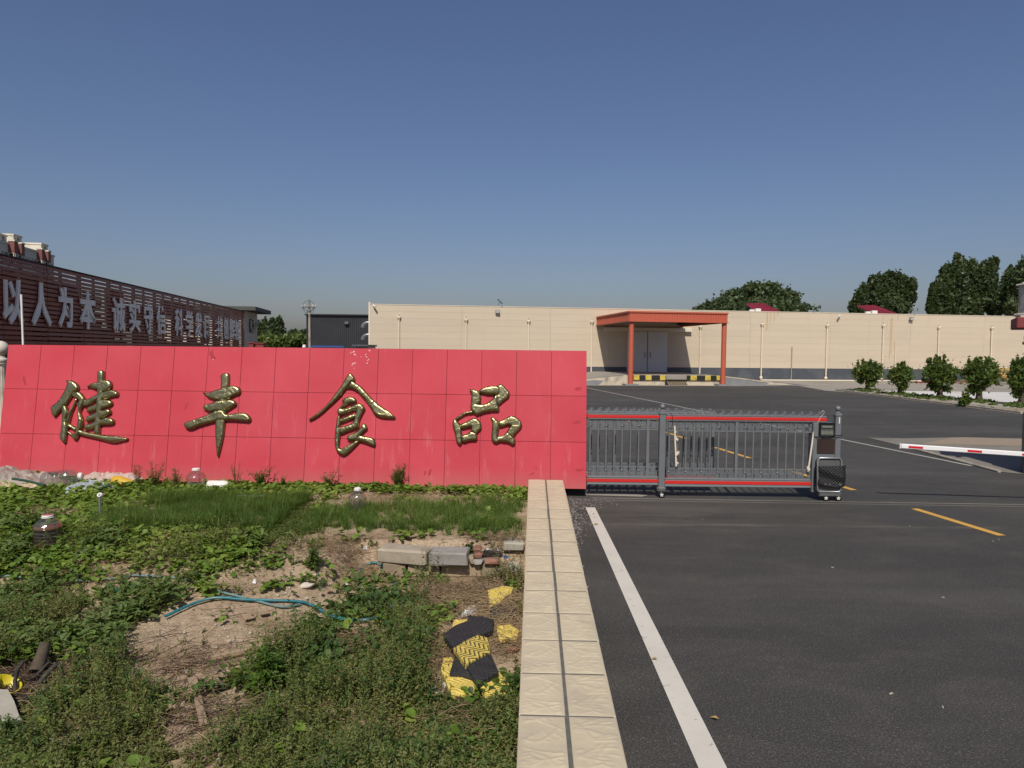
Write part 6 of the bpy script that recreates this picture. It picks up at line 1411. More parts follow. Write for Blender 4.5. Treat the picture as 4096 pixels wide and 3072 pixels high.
rr = random.Random(77); ch = MB()
for k in range(130):
    px, py = rr.choice(((1640, 2385), (640, 2860), (840, 2950), (1350, 2290), (480, 2790), (1000, 2600), (760, 2780), (1130, 2330), (720, 3020), (890, 2560))); p = PG(px + rr.gauss(0, 85), py + rr.gauss(0, 45)); s = rr.uniform(.008, .04)
    ch.box((p[0], p[1], p[2] + s * .3), (s, s * rr.uniform(.6, 1.3), s * .7), mat=Matrix.Rotation(rr.uniform(0, 3), 4, 'Z') @ Matrix.Rotation(rr.uniform(-.6, .6), 4, 'X'), bev=s * .2)
o = ch.build('rubble', MT['chalk']); tag(o, 'pale rubble chips scattered over the bare soil', 'rubble', kind='stuff')
gv = MB(); rr = random.Random(5)
for k in range(700):
    y = 13.0 - abs(rr.gauss(0, 1.9)); x = yb(y) - .3 + .640 + abs(rr.gauss(0, .05 + .17 * max(0, min(1, (y - 9.5) / 2.5)) + .25 * max(0, y - 11.8)))
    if x > 2.4 or y < 7.5: continue
    s = rr.uniform(.004, .018); gv.box((x, y, s * .3), (s, s * rr.uniform(.6, 1.2), s * .7), mat=Matrix.Rotation(rr.uniform(0, 3), 4, 'Z') @ Matrix.Rotation(rr.uniform(-.6, .6), 4, 'X'))
o = gv.build('gravel', MT['rockchip']); tag(o, 'loose gravel along the foot of the low wall near the gate', 'gravel', kind='stuff')
lt = MB()
for k in range(16):
    x = rr.uniform(1.6, 9); y = rr.uniform(4.2, 12.5); s = rr.uniform(.004, .011)
    lt.box((x, y, .006), (s * rr.uniform(1, 3.5), s, .008), rz=rr.uniform(0, 3))
o = lt.build('litter', MT['chalk']); tag(o, 'small pale scraps scattered on the asphalt', 'litter', kind='stuff')
def dead_leaf(label, px, py, L, rz):
    p = PZ(px, py, .02); m = MB(); m.add([(-L, 0, .0), (0, L * .45, .02), (L, 0, .012), (0, -L * .45, .016), (0, 0, .006)], [(0, 4, 1), (1, 4, 2), (2, 4, 3), (3, 4, 0)])
    o = m.build('fallen_leaf', MT['strawpile']); o.location = (float(p[0]), float(p[1]), .012); o.rotation_euler = (0, 0, rz); tag(o, label, 'leaf')
dead_leaf('curled tan leaf on the far part of the white edge line', 2384, 2096, .05, .3)
dead_leaf('brown leaf on the near part of the white edge line', 2618, 2634, .03, -.4)
dead_leaf('pale crumpled leaf on the asphalt right of the white line', 2858, 2871, .035, -.6)

# rubber speed hump pieces dumped by the low wall
gh_ = 'dumped speed hump pieces by the low wall'
def hump(label, poly, mat, lift, name='speed_hump_piece', axis=0.0):
    P = np.array(poly, float).reshape(-1, 2); px = 1720 + P * .28942 * np.array([1, 0]) ; pts = [(1720 + x * .28942, 2320 + y * .28942) for x, y in P]
    cpx = np.mean(pts, 0); g = PG(*cpx); z0 = float(g[2]) + lift + .065
    Q = np.array([PZ(x, y, z0 + .02)[:2] for x, y in pts]); c = Q.mean(0); Q = Q - c
    ca, sa = math.cos(-axis), math.sin(-axis); Q = Q @ np.array([[ca, sa], [-sa, ca]])
    n = len(Q); D = np.concatenate([Q[i] + (Q[(i + 1) % n] - Q[i]) * np.linspace(0, 1, 8, endpoint=False)[:, None] for i in range(n)])
    m = MB(); inflate(m, D, .05, .010, .012, -.03, lambda x, y, z: (x, y, z), .03)
    for k in range(2):
        q = Q.mean(0) + (Q[k * 2] - Q.mean(0)) * .55
        m.lathe([(.013, .012), (.013, .025), (.022, .028), (.024, .022)], (q[0], q[1], 0), 10)
    o = m.build(name, MT[mat]); o.location = (float(c[0]), float(c[1]), z0); o.rotation_euler = (0, 0, axis); tag(o, label, 'speed hump', gh_)
hump('yellow hump piece at the top, half buried in straw', [800,130,1010,70,1150,90,1120,180,1060,205,930,330,825,360], 'hump_yellow', .01, axis=.5)
hump('black hump piece under straw below the top yellow one', [825,362,935,335,1190,335,1210,460,1000,500,840,500], 'hump_black', .0, axis=.2)
hump('yellow hump piece half hidden by straw beside the low wall', [915,620,1100,600,1230,680,1200,790,950,800], 'hump_yellow', .0, axis=.2)
hump('small yellow hump corner peeping from under the long black piece', [330,545,515,530,560,640,305,660], 'hump_yellow', .0, axis=.1)
hump('yellow hump corner at the left below the dark rubber edge', [150,1240,190,1060,345,1055,270,1280,215,1340], 'hump_yellow', .0, axis=.2)
hump('yellow hump piece with two bolt holes at the bottom left', [205,1330,270,1282,420,1295,590,1340,630,1450,610,1520,450,1575,300,1560,240,1450], 'hump_yellow', .01, axis=.3)
hump('yellow hump piece at the bottom right among weeds', [660,1420,950,1255,1090,1400,1100,1560,960,1575,760,1560], 'hump_yellow', .012, axis=-.5)
hump('black hump piece wedged left under the patterned yellow one', [270,1278,340,1050,500,1160,620,1345,430,1290], 'hump_black', .03, axis=.3)
hump('large black hump piece below the patterned yellow one', [490,1160,660,1060,830,985,950,1255,800,1340,660,1420], 'hump_black', .045, axis=-.5)
hump('worn yellow hump piece with black zigzag grooves in the middle', [325,930,500,820,660,748,810,790,830,980,660,1062,490,1158], 'hump_pattern', .055, axis=-.5)
hump('long black hump piece with bolt holes at the top of the heap', [535,488,720,490,885,535,860,680,760,725,660,747,500,818,325,928,185,740,340,620,512,555], 'hump_black', .065, axis=.3)
# hoses
def hose(name, label, pts, r, mat, lift=0.0):
    W_ = []
    for x, y in pts:
        p = PG(x, y, lift + .02); W_.append((float(p[0]), float(p[1]), float(p[2]) + r * .7))
    # smooth
    W_ = np.array(W_); out = []
    for i in range(len(W_) - 1):
        p0, p1, p2, p3 = W_[max(i - 1, 0)], W_[i], W_[i + 1], W_[min(i + 2, len(W_) - 1)]
        for t in np.linspace(0, 1, 5, endpoint=False):
            out.append(.5 * ((2 * p1) + (-p0 + p2) * t + (2 * p0 - 5 * p1 + 4 * p2 - p3) * t * t + (-p0 + 3 * p1 - 3 * p2 + p3) * t ** 3))
    out.append(W_[-1]); m = MB(); m.tube([tuple(p) for p in out], r, 8); o = m.build(name, MT[mat]); tag(o, label, 'hose')
hose('garden_hose', 'bright teal hose looping from the bare soil up to the kerb stones', [(660, 2470), (711, 2446), (787, 2413), (868, 2394), (976, 2402), (1085, 2405), (1200, 2410), (1250, 2425), (1303, 2455), (1371, 2480), (1473, 2482), (1534, 2463), (1575, 2420), (1586, 2372), (1572, 2326), (1545, 2288), (1522, 2264), (1500, 2254), (1466, 2262), (1438, 2285), (1428, 2310)], .0165, 'teal', .012)
hose('garden_hose', 'faded teal hose across the weeds above the bare soil', [(-60, 2318), (50, 2306), (150, 2330), (230, 2340), (290, 2328), (380, 2322), (494, 2313), (521, 2304), (597, 2307), (694, 2313), (749, 2321), (803, 2337), (841, 2353), (890, 2372), (944, 2386), (1031, 2408), (1128, 2430), (1200, 2420)], .014, 'teal_old', .0)
hose('garden_hose', 'short bent teal hose end among the weeds at left', [(440, 2345), (462, 2358), (490, 2385), (520, 2405), (530, 2425)], .016, 'teal', .02)
hose('garden_hose', 'thin pale blue hose near the sign behind the long grass', [(930, 1990), (975, 1986), (1020, 1988), (1060, 1985)], .014, 'teal_old', .06)
def stick(name, label, cat, pts, r0, r1, mat, lift=.02, group=None):
    m = MB(); P = []
    for i, (x, y, h) in enumerate(pts):
        p = PG(x, y, h); P.append((float(p[0]), float(p[1]), float(p[2]) + r0))
    m.tube(P, list(np.linspace(r0, r1, len(P))), 7); o = m.build(name, MT[mat]); tag(o, label, cat, group)
gs = 'charred sticks at the left edge'
stick('charred_stick', 'tall bent charred stick nearest the left edge', 'stick', [(62, 2800, .0), (60, 2730, .1), (72, 2690, .2), (98, 2650, .3)], .020, .012, 'char', group=gs)
stick('charred_stick', 'charred stick leaning beside the tall bent one over the yellow tub', 'stick', [(10, 2760, .0), (45, 2720, .1), (75, 2680, .2), (90, 2655, .27)], .016, .012, 'char', group=gs)
stick('charred_stick', 'thick charred stick pointing up right above the pile', 'stick', [(150, 2755, .03), (190, 2705, .12), (230, 2665, .2)], .026, .020, 'char', group=gs)
stick('charred_stick', 'thinner charred stick just above the thick one', 'stick', [(130, 2725, .02), (165, 2690, .1), (198, 2655, .18)], .018, .012, 'char', group=gs)
stick('charred_stick', 'low charred root lying below the other sticks', 'stick', [(60, 2825, .02), (110, 2800, .03), (170, 2775, .05), (230, 2735, .06), (258, 2700, .08)], .020, .010, 'char', group=gs)
stick('tree_stump_wood', 'dark split wood log standing among the leaves at left', 'log', [(145, 2715, .0), (165, 2660, .08), (182, 2600, .18)], .065, .045, 'bark')
stick('wooden_stake', 'short pale peg stuck in the soil by the dark liquid bottle', 'stake', [(256, 2058, .0), (254, 2040, .13)], .014, .012, 'straw')
def plank(label, a, b, w, th, mat='wood', seed=0):
    A = PG(*a, .04); B = PG(*b, .04); d = B - A; L_ = np.linalg.norm(d); c = (A + B) / 2
    m = MB(); m.box((0, 0, 0), (L_, w, th), bev=.004); o = m.build('plank', MT[mat])
    o.location = (float(c[0]), float(c[1]), float(c[2]) + th / 2); o.rotation_euler = (.05, -math.asin(d[2] / L_), math.atan2(d[1], d[0])); tag(o, label, 'plank', 'old planks on the bare soil')
plank('long plank edge lying across the bare soil among heart leaves', (845, 2640), (1115, 2580), .05, .04)
plank('upper half of the narrow batten pointing down the slope', (768, 2715), (790, 2780), .075, .02)
plank('lower narrow batten running to the bottom weeds', (786, 2775), (815, 2900), .06, .022)
plank('small square wood offcut left of the heart leaves', (975, 2445), (1000, 2478), .10, .015)
plank('pale offcut board right below the hose', (1035, 2452), (1072, 2446), .14, .015)
plank('short weathered stick board left of the battens', (680, 2775), (690, 2840), .05, .03)
# plastic scraps and heaps
def cloth(name, label, cat, pts, mat, hgt, seed, freq=5.0, base=None, res=34, crease=.5, group=None, edge=.2):
    """crumpled sheet filling an outline given on the ground, heaped in its middle"""
    Q = np.array([PG(x, y)[:2] for x, y in pts]); c = Q.mean(0)
    P = smooth_poly(Q, 3); lo, hi = P.min(0), P.max(0); step = max(hi - lo) / res
    V, F, dd = cdt_fill(P, step)
    R = edge; t = np.clip(dd / R, 0, 1)
    z = gz(V[:, 0], V[:, 1])
    rid = 1 - np.abs(2 * fbm(V[:, 0] * freq, V[:, 1] * freq, seed, 4) - 1) * 2.2
    rid2 = 1 - np.abs(2 * fbm(V[:, 0] * freq * 2.3 + 7, V[:, 1] * freq * 2.3, seed + 3, 3) - 1) * 2.2
    z = z + .012 + hgt * np.sqrt(t) * (1 - crease + crease * np.clip(rid, 0, 1)) + .25 * hgt * t * np.clip(rid2, -.5, 1)
    m = MB(); m.add([(x - c[0], y - c[1], q - z.min()) for (x, y), q in zip(V, z)], F, 0, False)
    o = m.build(name, MT[mat]); o.location = (float(c[0]), float(c[1]), float(z.min())); return tag(o, label, cat, group)
gp = 'plastic sheeting heaped at the left foot of the sign'
cloth('plastic_sheet', 'dusty grey film heap against the sign at the far left', 'sheet', [(-120, 1945), (-40, 1925), (60, 1915), (160, 1925), (240, 1940), (300, 1948), (250, 1965), (150, 1968), (20, 1965), (-100, 1968)], 'bag_grey', .24, 3, 3.0, group=gp)
cloth('plastic_sheet', 'cream crumpled sheet spread left of the clear bottle', 'sheet', [(-140, 1965), (-20, 1952), (70, 1955), (150, 1958), (210, 1962), (170, 1978), (60, 1980), (-80, 1985)], 'bag_cream', .15, 7, 4.0, group=gp)
cloth('plastic_sheet', 'pale blue torn sack right of the clear bottle', 'sheet', [(230, 1975), (290, 1955), (340, 1940), (420, 1945), (470, 1955), (520, 1965), (420, 1972), (340, 1975), (280, 1984)], 'bag_blue', .13, 9, 5.0, group=gp)
cloth('plastic_sheet', 'pinkish cloth heap behind the pale blue sack by the sign', 'sheet', [(300, 1935), (380, 1918), (430, 1915), (480, 1920), (560, 1928), (600, 1940), (520, 1948), (400, 1948)], 'bag_pink', .17, 12, 5.0, group=gp)
cloth('black_bag', 'small black bag scrap in front of the pale blue sack', 'bag', [(322, 1968), (350, 1955), (392, 1958), (388, 1972), (345, 1976)], 'bag_black', .10, 15, 7.0)
cloth('black_bag', 'black bag of dry roots on the old bricks at the step', 'bag', [(1918, 2222), (1945, 2200), (1985, 2198), (2012, 2215), (2005, 2235), (1950, 2240)], 'bag_black', .16, 18, 7.0, edge=.15)
cloth('plastic_scrap', 'white and grey plastic scraps above the long black hump', 'plastic scrap', [(1843, 2460), (1870, 2430), (1905, 2428), (1912, 2458), (1880, 2466), (1848, 2475)], 'bag_white', .06, 20, 9.0, edge=.1)
cloth('plastic_scrap', 'white plastic scrap left of the bottom yellow hump', 'plastic scrap', [(1775, 2705), (1790, 2720), (1796, 2755), (1780, 2760), (1770, 2735)], 'bag_white', .05, 23, 9.0, edge=.08)
cloth('plastic_scrap', 'white crumpled scrap in the weeds left of the humps', 'plastic scrap', [(1728, 2760), (1745, 2750), (1765, 2775), (1760, 2800), (1738, 2798)], 'bag_white', .05, 25, 9.0, edge=.08)
cloth('plastic_scrap', 'golden foil scrap above the long black hump', 'plastic scrap', [(1935, 2462), (1945, 2445), (1960, 2450), (1953, 2464)], 'yellow', .04, 27, 9.0, edge=.06)
cloth('plastic_scrap', 'small blue plastic scrap by the black bag at the step', 'plastic scrap', [(2014, 2236), (2020, 2222), (2034, 2228), (2030, 2238)], 'blue', .05, 28, 9.0, edge=.06)
for k, (x, y, lab) in enumerate(((1460, 2195, 'tiny white scrap on the soil left of the pale kerb stone'), (1018, 2330, 'tiny white scrap on the bare soil above the hose'), (1385, 2335, 'tiny white scrap left of the hose loop'), (745, 3040, 'white plastic scrap at the bottom left'))):
    cloth('plastic_scrap', lab, 'plastic scrap', [(x - 9, y + 6), (x - 3, y - 8), (x + 9, y - 5), (x + 6, y + 8)], 'bag_white', .04, 30 + k, 12.0, edge=.05, res=8)
def bottle(label, px, py, w, h, cap, liquid=None, lying=None, sink=.03, ringcap=False):
    p = PG(px, py); R = w / 2
    t = thing('plastic_bottle', label, 'bottle', (float(p[0]), float(p[1]), float(p[2]) - sink))
    prof = [(.001, 0), (R * .80, 0), (R * .92, h * .03)]
    nb = 5
    for k in range(nb):
        z0 = h * (.08 + k * .105); prof += [(R * .97, z0), (R * .955, z0 + h * .018), (R * .97, z0 + h * .036), (R * 1.0, z0 + h * .07)]
    prof += [(R, h * .64), (R * .94, h * .70), (R * .72, h * .80), (R * .46, h * .88), (R * .36, h * .905), (R * .34, h * .94), (R * .34, h * .965)]
    m = MB(); m.lathe(prof, (0, 0, 0), 28); m.build('bottle_body', MT['clear'], t, local=True)
    m = MB(); m.lathe([(R * .36, h * .935), (R * .40, h * .94), (R * .40, h * .985), (R * .36, h), (.001, h)], (0, 0, 0), 20)
    m.lathe([(R * .37, h * .915), (R * .44, h * .918), (R * .44, h * .93), (R * .37, h * .934)], (0, 0, 0), 20)
    c = m.build('cap', MT['white'], t, local=True)
    if cap == 'red':
        m = MB(); m.lathe([(R * .385, h * .985), (R * .36, h * 1.004), (.001, h * 1.006)], (0, 0, 0), 20); m.build('cap_top', MT['cap_red'], c, local=True)
    if ringcap:
        m = MB(); m.tube([(R * .3 * math.cos(a), R * .3 * math.sin(a), h * 1.008) for a in np.linspace(0, 2 * math.pi, 13)], .006, 5, caps=False); m.build('pull_ring', MT['white'], c, local=True)
    if liquid:
        q = [(r * .965, z) for r, z in prof if z <= h * liquid]; q.append((R * .96, h * liquid)); q.append((.001, h * liquid))
        m = MB(); m.lathe(q, (0, 0, .002), 28); m.build('liquid', MT['liquid'], t, local=True)
    if lying is not None:
        t.rotation_euler = (0, 1.45, lying); t.location.z += R
    return t
bottle('capped bottle half full of dark brown liquid standing in the leaves', 193, 2180, .345, .44, 'red', .63)
bottle('clear bottle with a white ring cap standing in the long grass', 1430, 2052, .28, .43, 'white', None, ringcap=True)
bottle('clear dusty bottle standing by the white jug against the sign', 785, 1962, .34, .44, 'white', None)
bl_ = bottle('clear ribbed bottle lying on the plastic sheeting', 175, 1958, .30, .66, 'white', None, lying=.1)
bl_.location.z += .04
p = PG(872, 1963)
t = thing('white_jug', 'white plastic jug lying on its side at the foot of the sign', 'jug', (float(p[0]), float(p[1]), float(p[2])))
m = MB(); m.lathe([(.001, -.19), (.07, -.19), (.092, -.17), (.095, -.05), (.092, 0), (.095, .10), (.085, .16), (.05, .19)], (0, 0, .095), 20, mat=Matrix.Rotation(math.pi / 2, 4, 'Y')); m.build('jug_body', MT['white'], t, local=True)
m = MB(); m.lathe([(.03, .18), (.032, .22), (.001, .225)], (0, 0, .095), 14, mat=Matrix.Rotation(math.pi / 2, 4, 'Y')); m.build('cap', MT['white'], t, local=True)
p = PG(495, 1950)
t = thing('yellow_container', 'flattened yellow plastic can lying on the sacks by the sign', 'container', (float(p[0]), float(p[1]), float(p[2]) + .05), rz=-.15)
V = []; F = []; m = MB()
sec = [(-.22, .03, .05), (-.19, .10, .09), (-.05, .12, .085), (.08, .10, .06), (.18, .055, .04), (.22, .02, .02)]
vs = []
for x, wy, hz in sec:
    for a in np.linspace(0, 2 * math.pi, 13)[:-1]: vs.append((x, math.cos(a) * wy, .06 + math.sin(a) * hz + (-.08 * x)))
m.add(vs, [(i * 12 + j, i * 12 + (j + 1) % 12, (i + 1) * 12 + (j + 1) % 12, (i + 1) * 12 + j) for i in range(5) for j in range(12)] + [tuple(range(12))[::-1], tuple(range(60, 72))], 0, True); m.build('can_body', MT['yellow'], t, local=True)
m = MB(); m.tube([(-.2, -.115, .06), (0, -.13, .045), (.2, -.05, .02)], .012, 6); m.build('seam', MT['yellow'], t, local=True)
hose('green_pipe', 'dark green hose lying over the grey film at the far left', [(50, 1918), (95, 1925), (140, 1935), (180, 1945)], .022, 'green_hose', .25)
hose('green_pipe', 'short teal pipe end left of the yellow can', [(400, 1955), (420, 1950), (440, 1944)], .022, 'teal', .08)
p = PG(-6, 2795)
t = thing('yellow_tub', 'broken yellow plastic tub under the charred sticks at the left edge', 'tub', (float(p[0]), float(p[1]), float(p[2])))
m = MB(); m.lathe([(.08, 0), (.10, .02), (.11, .14), (.12, .145), (.12, .155), (.107, .15), (.095, .03), (.001, .02)], (0, 0, 0), 22, mat=Matrix.Rotation(.5, 4, 'Y')); m.build('tub_wall', MT['yellow_clean'], t, local=True)
p = PG(402, 2085)
t = thing('standpipe', 'thin galvanised standpipe with a round white cap in the long grass', 'pipe', (float(p[0]), float(p[1]), float(p[2])))
top = PY(398, 1980, float(p[1])); hh = float(top[2] - p[2])
m = MB(); m.tube([(0, 0, 0), (float(top[0] - p[0]), 0, hh)], .018, 8); m.build('pipe', MT['rail'], t, local=True)
m = MB(); c = (float(top[0] - p[0]), 0, hh)
m.lathe([(.001, -.05), (.038, -.048), (.042, -.02), (.034, .01), (.024, .02), (.020, -.02), (.001, -.02)], c, 14, mat=Matrix.Rotation(1.2, 4, 'X')); m.build('pipe_cap', MT['white'], t, local=True)

# ================================================================== GARDEN PLANTS
RNG = np.random.RandomState(11)
def ell(px, py, rx, ry):
    p = PG(px, py); return (float(p[0]), float(p[1]), rx, ry)
BARE = [ell(860, 2530, .95, .85), ell(780, 2660, .62, .62), ell(1010, 2600, .5, .4), ell(1060, 2440, .75, .36), ell(1330, 2235, .65, .24), ell(960, 2340, .45, .2), ell(1150, 2300, .4, .22), ell(1250, 2395, .4, .2), ell(1900, 2400, .6, .5), ell(1950, 2560, .45, .9), ell(1170, 2110, .24, 1.1), ell(1640, 1992, 1.7, .22), ell(430, 2270, .25, .14), ell(830, 2880, .3, .5), ell(1760, 2285, 1.2, .14), ell(230, 2060, .45, .22), ell(140, 2740, .5, .35), ell(1860, 2720, .40, .40), ell(195, 2175, .26, .22), ell(1432, 2052, .2, .2), ell(1700, 2290, 1.4, .22)]
GRASS = [(-6.1, -3.45, 9.95, 12.15), (-3.05, .25, 9.85, 11.95)]
def bare(x, y):
    b = np.zeros_like(x)
    for cx, cy, rx, ry in BARE: b = np.maximum(b, np.exp(-(((x - cx) / rx) ** 2 + ((y - cy) / ry) ** 2) ** 2.6 * .75))
    return b
BAREF = bare
def ingrass(x, y):
    g = np.zeros_like(x)
    for a, b, c, d in GRASS: g = np.maximum(g, sstep(0, .3, np.minimum(np.minimum(x - a, b - x), np.minimum(y - c, d - y)) + .12))
    return g
def leaves(P, az, tilt, L, Wd, fold=.18, droop=.0):
    """folded six-point leaves; az heading, tilt above horizontal"""
    n = len(P); ca, sa = np.cos(az), np.sin(az); ct, stt_ = np.cos(tilt), np.sin(tilt)
    d = np.stack([ca * ct, sa * ct, stt_], 1); s = np.stack([-sa, ca, np.zeros(n)], 1); s = s + RNG.normal(0, .25, (n, 3)); s -= d * (s * d).sum(1)[:, None]; s /= np.linalg.norm(s, axis=1)[:, None]; u = np.cross(d, s)
    L = L[:, None]; Wd = Wd[:, None]
    dr = np.zeros((n, 3)); dr[:, 2] = -droop
    V = np.stack([P, P + d * L * .28 + s * Wd * .46 + u * Wd * fold, P + d * L * .66 + s * Wd * .42 + u * Wd * fold + dr * L * .5, P + d * L + dr * L, P + d * L * .66 - s * Wd * .42 + u * Wd * fold + dr * L * .5, P + d * L * .28 - s * Wd * .46 + u * Wd * fold], 1).reshape(-1, 3)
    i = np.arange(n)[:, None] * 6
    Q = np.concatenate([i + np.array([[0, 3, 2, 1]]), i + np.array([[0, 5, 4, 3]])]); return V, Q
class Batch:
    def __init__(s): s.V = []; s.Q = []; s.n = 0
    def add(s, V, Q): s.V.append(V); s.Q.append(Q + s.n); s.n += len(V)
    def build(s, name, mat, label, cat, parent=None, kind='stuff'):
        o = np_mesh(name, np.concatenate(s.V), quads=np.concatenate(s.Q), mat=MT[mat], parent=parent)
        if parent is None: tag(o, label, cat, kind=kind)
        return o
KEEP = [ell(193, 2185, .22, .30), ell(1432, 2055, .16, .12), ell(1700, 2285, 1.25, .10), ell(100, 2730, .40, .28), ell(20, 2790, .40, .3), ell(782, 2750, .08, .28), ell(975, 2615, .55, .10), ell(1050, 2465, .18, .12), ell(1925, 2430, .16, .10), ell(2030, 2525, .16, .12), ell(1850, 2520, .32, .22), ell(1870, 2620, .30, .22), ell(1880, 2690, .30, .22), ell(1840, 2745, .25, .12), ell(1970, 2740, .20, .10)]
def keep(x, y):
    m = np.ones(len(x), bool); w = 1 + .5 * (fbm(x * 6, y * 6, 93, 3) - .47)
    for a, b, p, q in KEEP: m &= (((x - a) / p) ** 2 + ((y - b) / q) ** 2) > w
    m &= np.random.RandomState(len(x)).rand(len(x)) > .93 * np.where(BAREF(x, y) > .55, 1, 0)
    return x[m], y[m]
XR = lambda y: PAR_A[0] + (y - PAR_A[1]) * .03 - .03
def field(n, x0, x1, y0, y1):
    x = RNG.uniform(x0, x1, n); y = RNG.uniform(y0, y1, n); k = (x < XR(y)) & (x > -(y + 1.2) * .80); return x[k], y[k]
def ground(x, y): return gz(x, y)
def signclear(x, y): return y < 13.46 - .0365 * (x + 9.86) - .02
# broad pale green leaves
def rosettes(b, x, y, kmin, kmax, L0, L1, hgt, wr=.85):
    x, y = keep(x, y); k = RNG.randint(kmin, kmax + 1, len(x)); i = np.repeat(np.arange(len(x)), k); n = len(i)
    az = RNG.uniform(0, 6.283, n); L = RNG.uniform(L0, L1, n); st = RNG.uniform(.2, 1.0, n) * hgt * (.6 + .8 * vnoise(x[i] * 1.5, y[i] * 1.5, 31))
    r = RNG.uniform(.01, .09, n)
    P = np.stack([x[i] + np.cos(az) * r, y[i] + np.sin(az) * r, ground(x[i], y[i]) + .01 + st], 1)
    V, Q = leaves(P, az, RNG.normal(.30, .33, n), L, L * wr * RNG.uniform(.8, 1.1, n), .12, .22); b.add(V, Q)
B = Batch()
x, y = field(30000, -10.6, .4, 4.0, 13.4)
w = 1.0 * sstep(12.0, 12.5, y) + .95 * sstep(-5.9, -6.5, x) * sstep(8.6, 9.5, y) + .9 * sstep(8.3, 8.8, y) * (1 - sstep(9.8, 10.1, y)) * sstep(-3.2, -3.8, x) + .55 * (fbm(x * .9, y * .9, 41) > .52) * (y < 9.3) * sstep(5.2, 6.6, y) + .05
w = w * (1 - .97 * bare(x, y)) * (1 - .97 * ingrass(x, y)) * (.35 + 1.1 * (fbm(x * 2.2, y * 2.2, 42) > .44))
k = (RNG.rand(len(x)) < np.clip(w, 0, 1) * .52) & signclear(x, y); x, y = x[k], y[k]
rosettes(B, x, y, 5, 9, .055, .12, .09)
B.build('broad_leaf_plants', 'leaf_broad', 'low bright green broad leaved plants covering the garden by the sign', 'plants')
# dull small leaved weeds
HP = [ell(1900, 2520, .42, .62), ell(1850, 2660, .48, .35), ell(1950, 2410, .3, .3), ell(2000, 2540, .3, .3)]
def hbp(x, y): return np.max([np.exp(-(((x - a) / p) ** 2 + ((y - b) / q) ** 2) ** 3) for a, b, p, q in HP], 0) * .98
B = Batch()
def sprigs(b, x, y, h0, h1, nl, L0, L1, lean=.35, wr=.42, spread=.9):
    x, y = keep(x, y); n = len(x); h = RNG.uniform(h0, h1, n) * (.25 + 1.7 * sstep(.28, .72, fbm(x * 1.9, y * 1.9, 51, 3)) ** 1.3); az = RNG.uniform(0, 6.283, n); ln = np.abs(RNG.normal(lean, .25, n))
    i = np.repeat(np.arange(n), nl); f = np.tile((np.arange(nl) + .5) / nl, n) ** .8; m_ = len(i)
    P = np.stack([x[i] + np.cos(az[i]) * ln[i] * h[i] * f, y[i] + np.sin(az[i]) * ln[i] * h[i] * f, ground(x[i], y[i]) + h[i] * f * (1 - .12 * ln[i] * f)], 1)
    a2 = RNG.uniform(0, 6.283, m_); L = RNG.uniform(L0, L1, m_) * (1.15 - .5 * f)
    V, Q = leaves(P, a2, RNG.normal(.35, .45, m_), L, L * wr * RNG.uniform(.7, 1.3, m_) * spread, .15, .15); b.add(V, Q)
x, y = field(64000, -8.5, .4, 3.5, 9.6)
w = (1.0 * (1 - sstep(6.3, 7.0, y)) + .62 * sstep(6.3, 7.0, y) * (1 - .75 * sstep(7.9, 8.6, y)) * (.3 + (fbm(x * 1.2, y * 1.2, 61) > .47))) * (1 - .96 * bare(x, y)) * (1 - ingrass(x, y)) * (.26 + 1.0 * sstep(.34, .48, fbm(x * 2.3, y * 2.3, 62)))
k = (RNG.rand(len(x)) < np.clip(w * 1.5, 0, 1) * .8) & (RNG.rand(len(x)) > hbp(x, y)); x, y = x[k], y[k]
sprigs(B, x, y, .06, .30, 22, .017, .05)
B.build('small_leaf_weeds', 'leaf_small', 'dense dull green small leaved weeds across the foreground', 'weeds')
B = Batch()
x, y = field(9000, -8.5, .4, 3.6, 7.4); w = sstep(.44, .56, fbm(x * 1.3 + 9, y * 1.3, 65)) * (1 - .95 * bare(x, y)); k = RNG.rand(len(x)) < w * .42; x, y = x[k], y[k]
sprigs(B, x, y, .12, .36, 15, .04, .10, .3, .34); B.build('lance_leaf_weeds', 'leaf_vine', 'darker green lance leaved weeds scattered in the foreground', 'weeds')
# red brown seed spikes
B = Batch()
x, y = field(6000, -8, .4, 3.6, 6.6); w = (fbm(x * 1.1 + 3, y * 1.1, 68) > .54); k = RNG.rand(len(x)) < w * .30; x, y = x[k], y[k]
sprigs(B, x, y, .10, .24, 26, .008, .018, .5, .6); B.build('seed_spikes', 'redweed', 'reddish brown seed spikes among the foreground weeds', 'weeds')
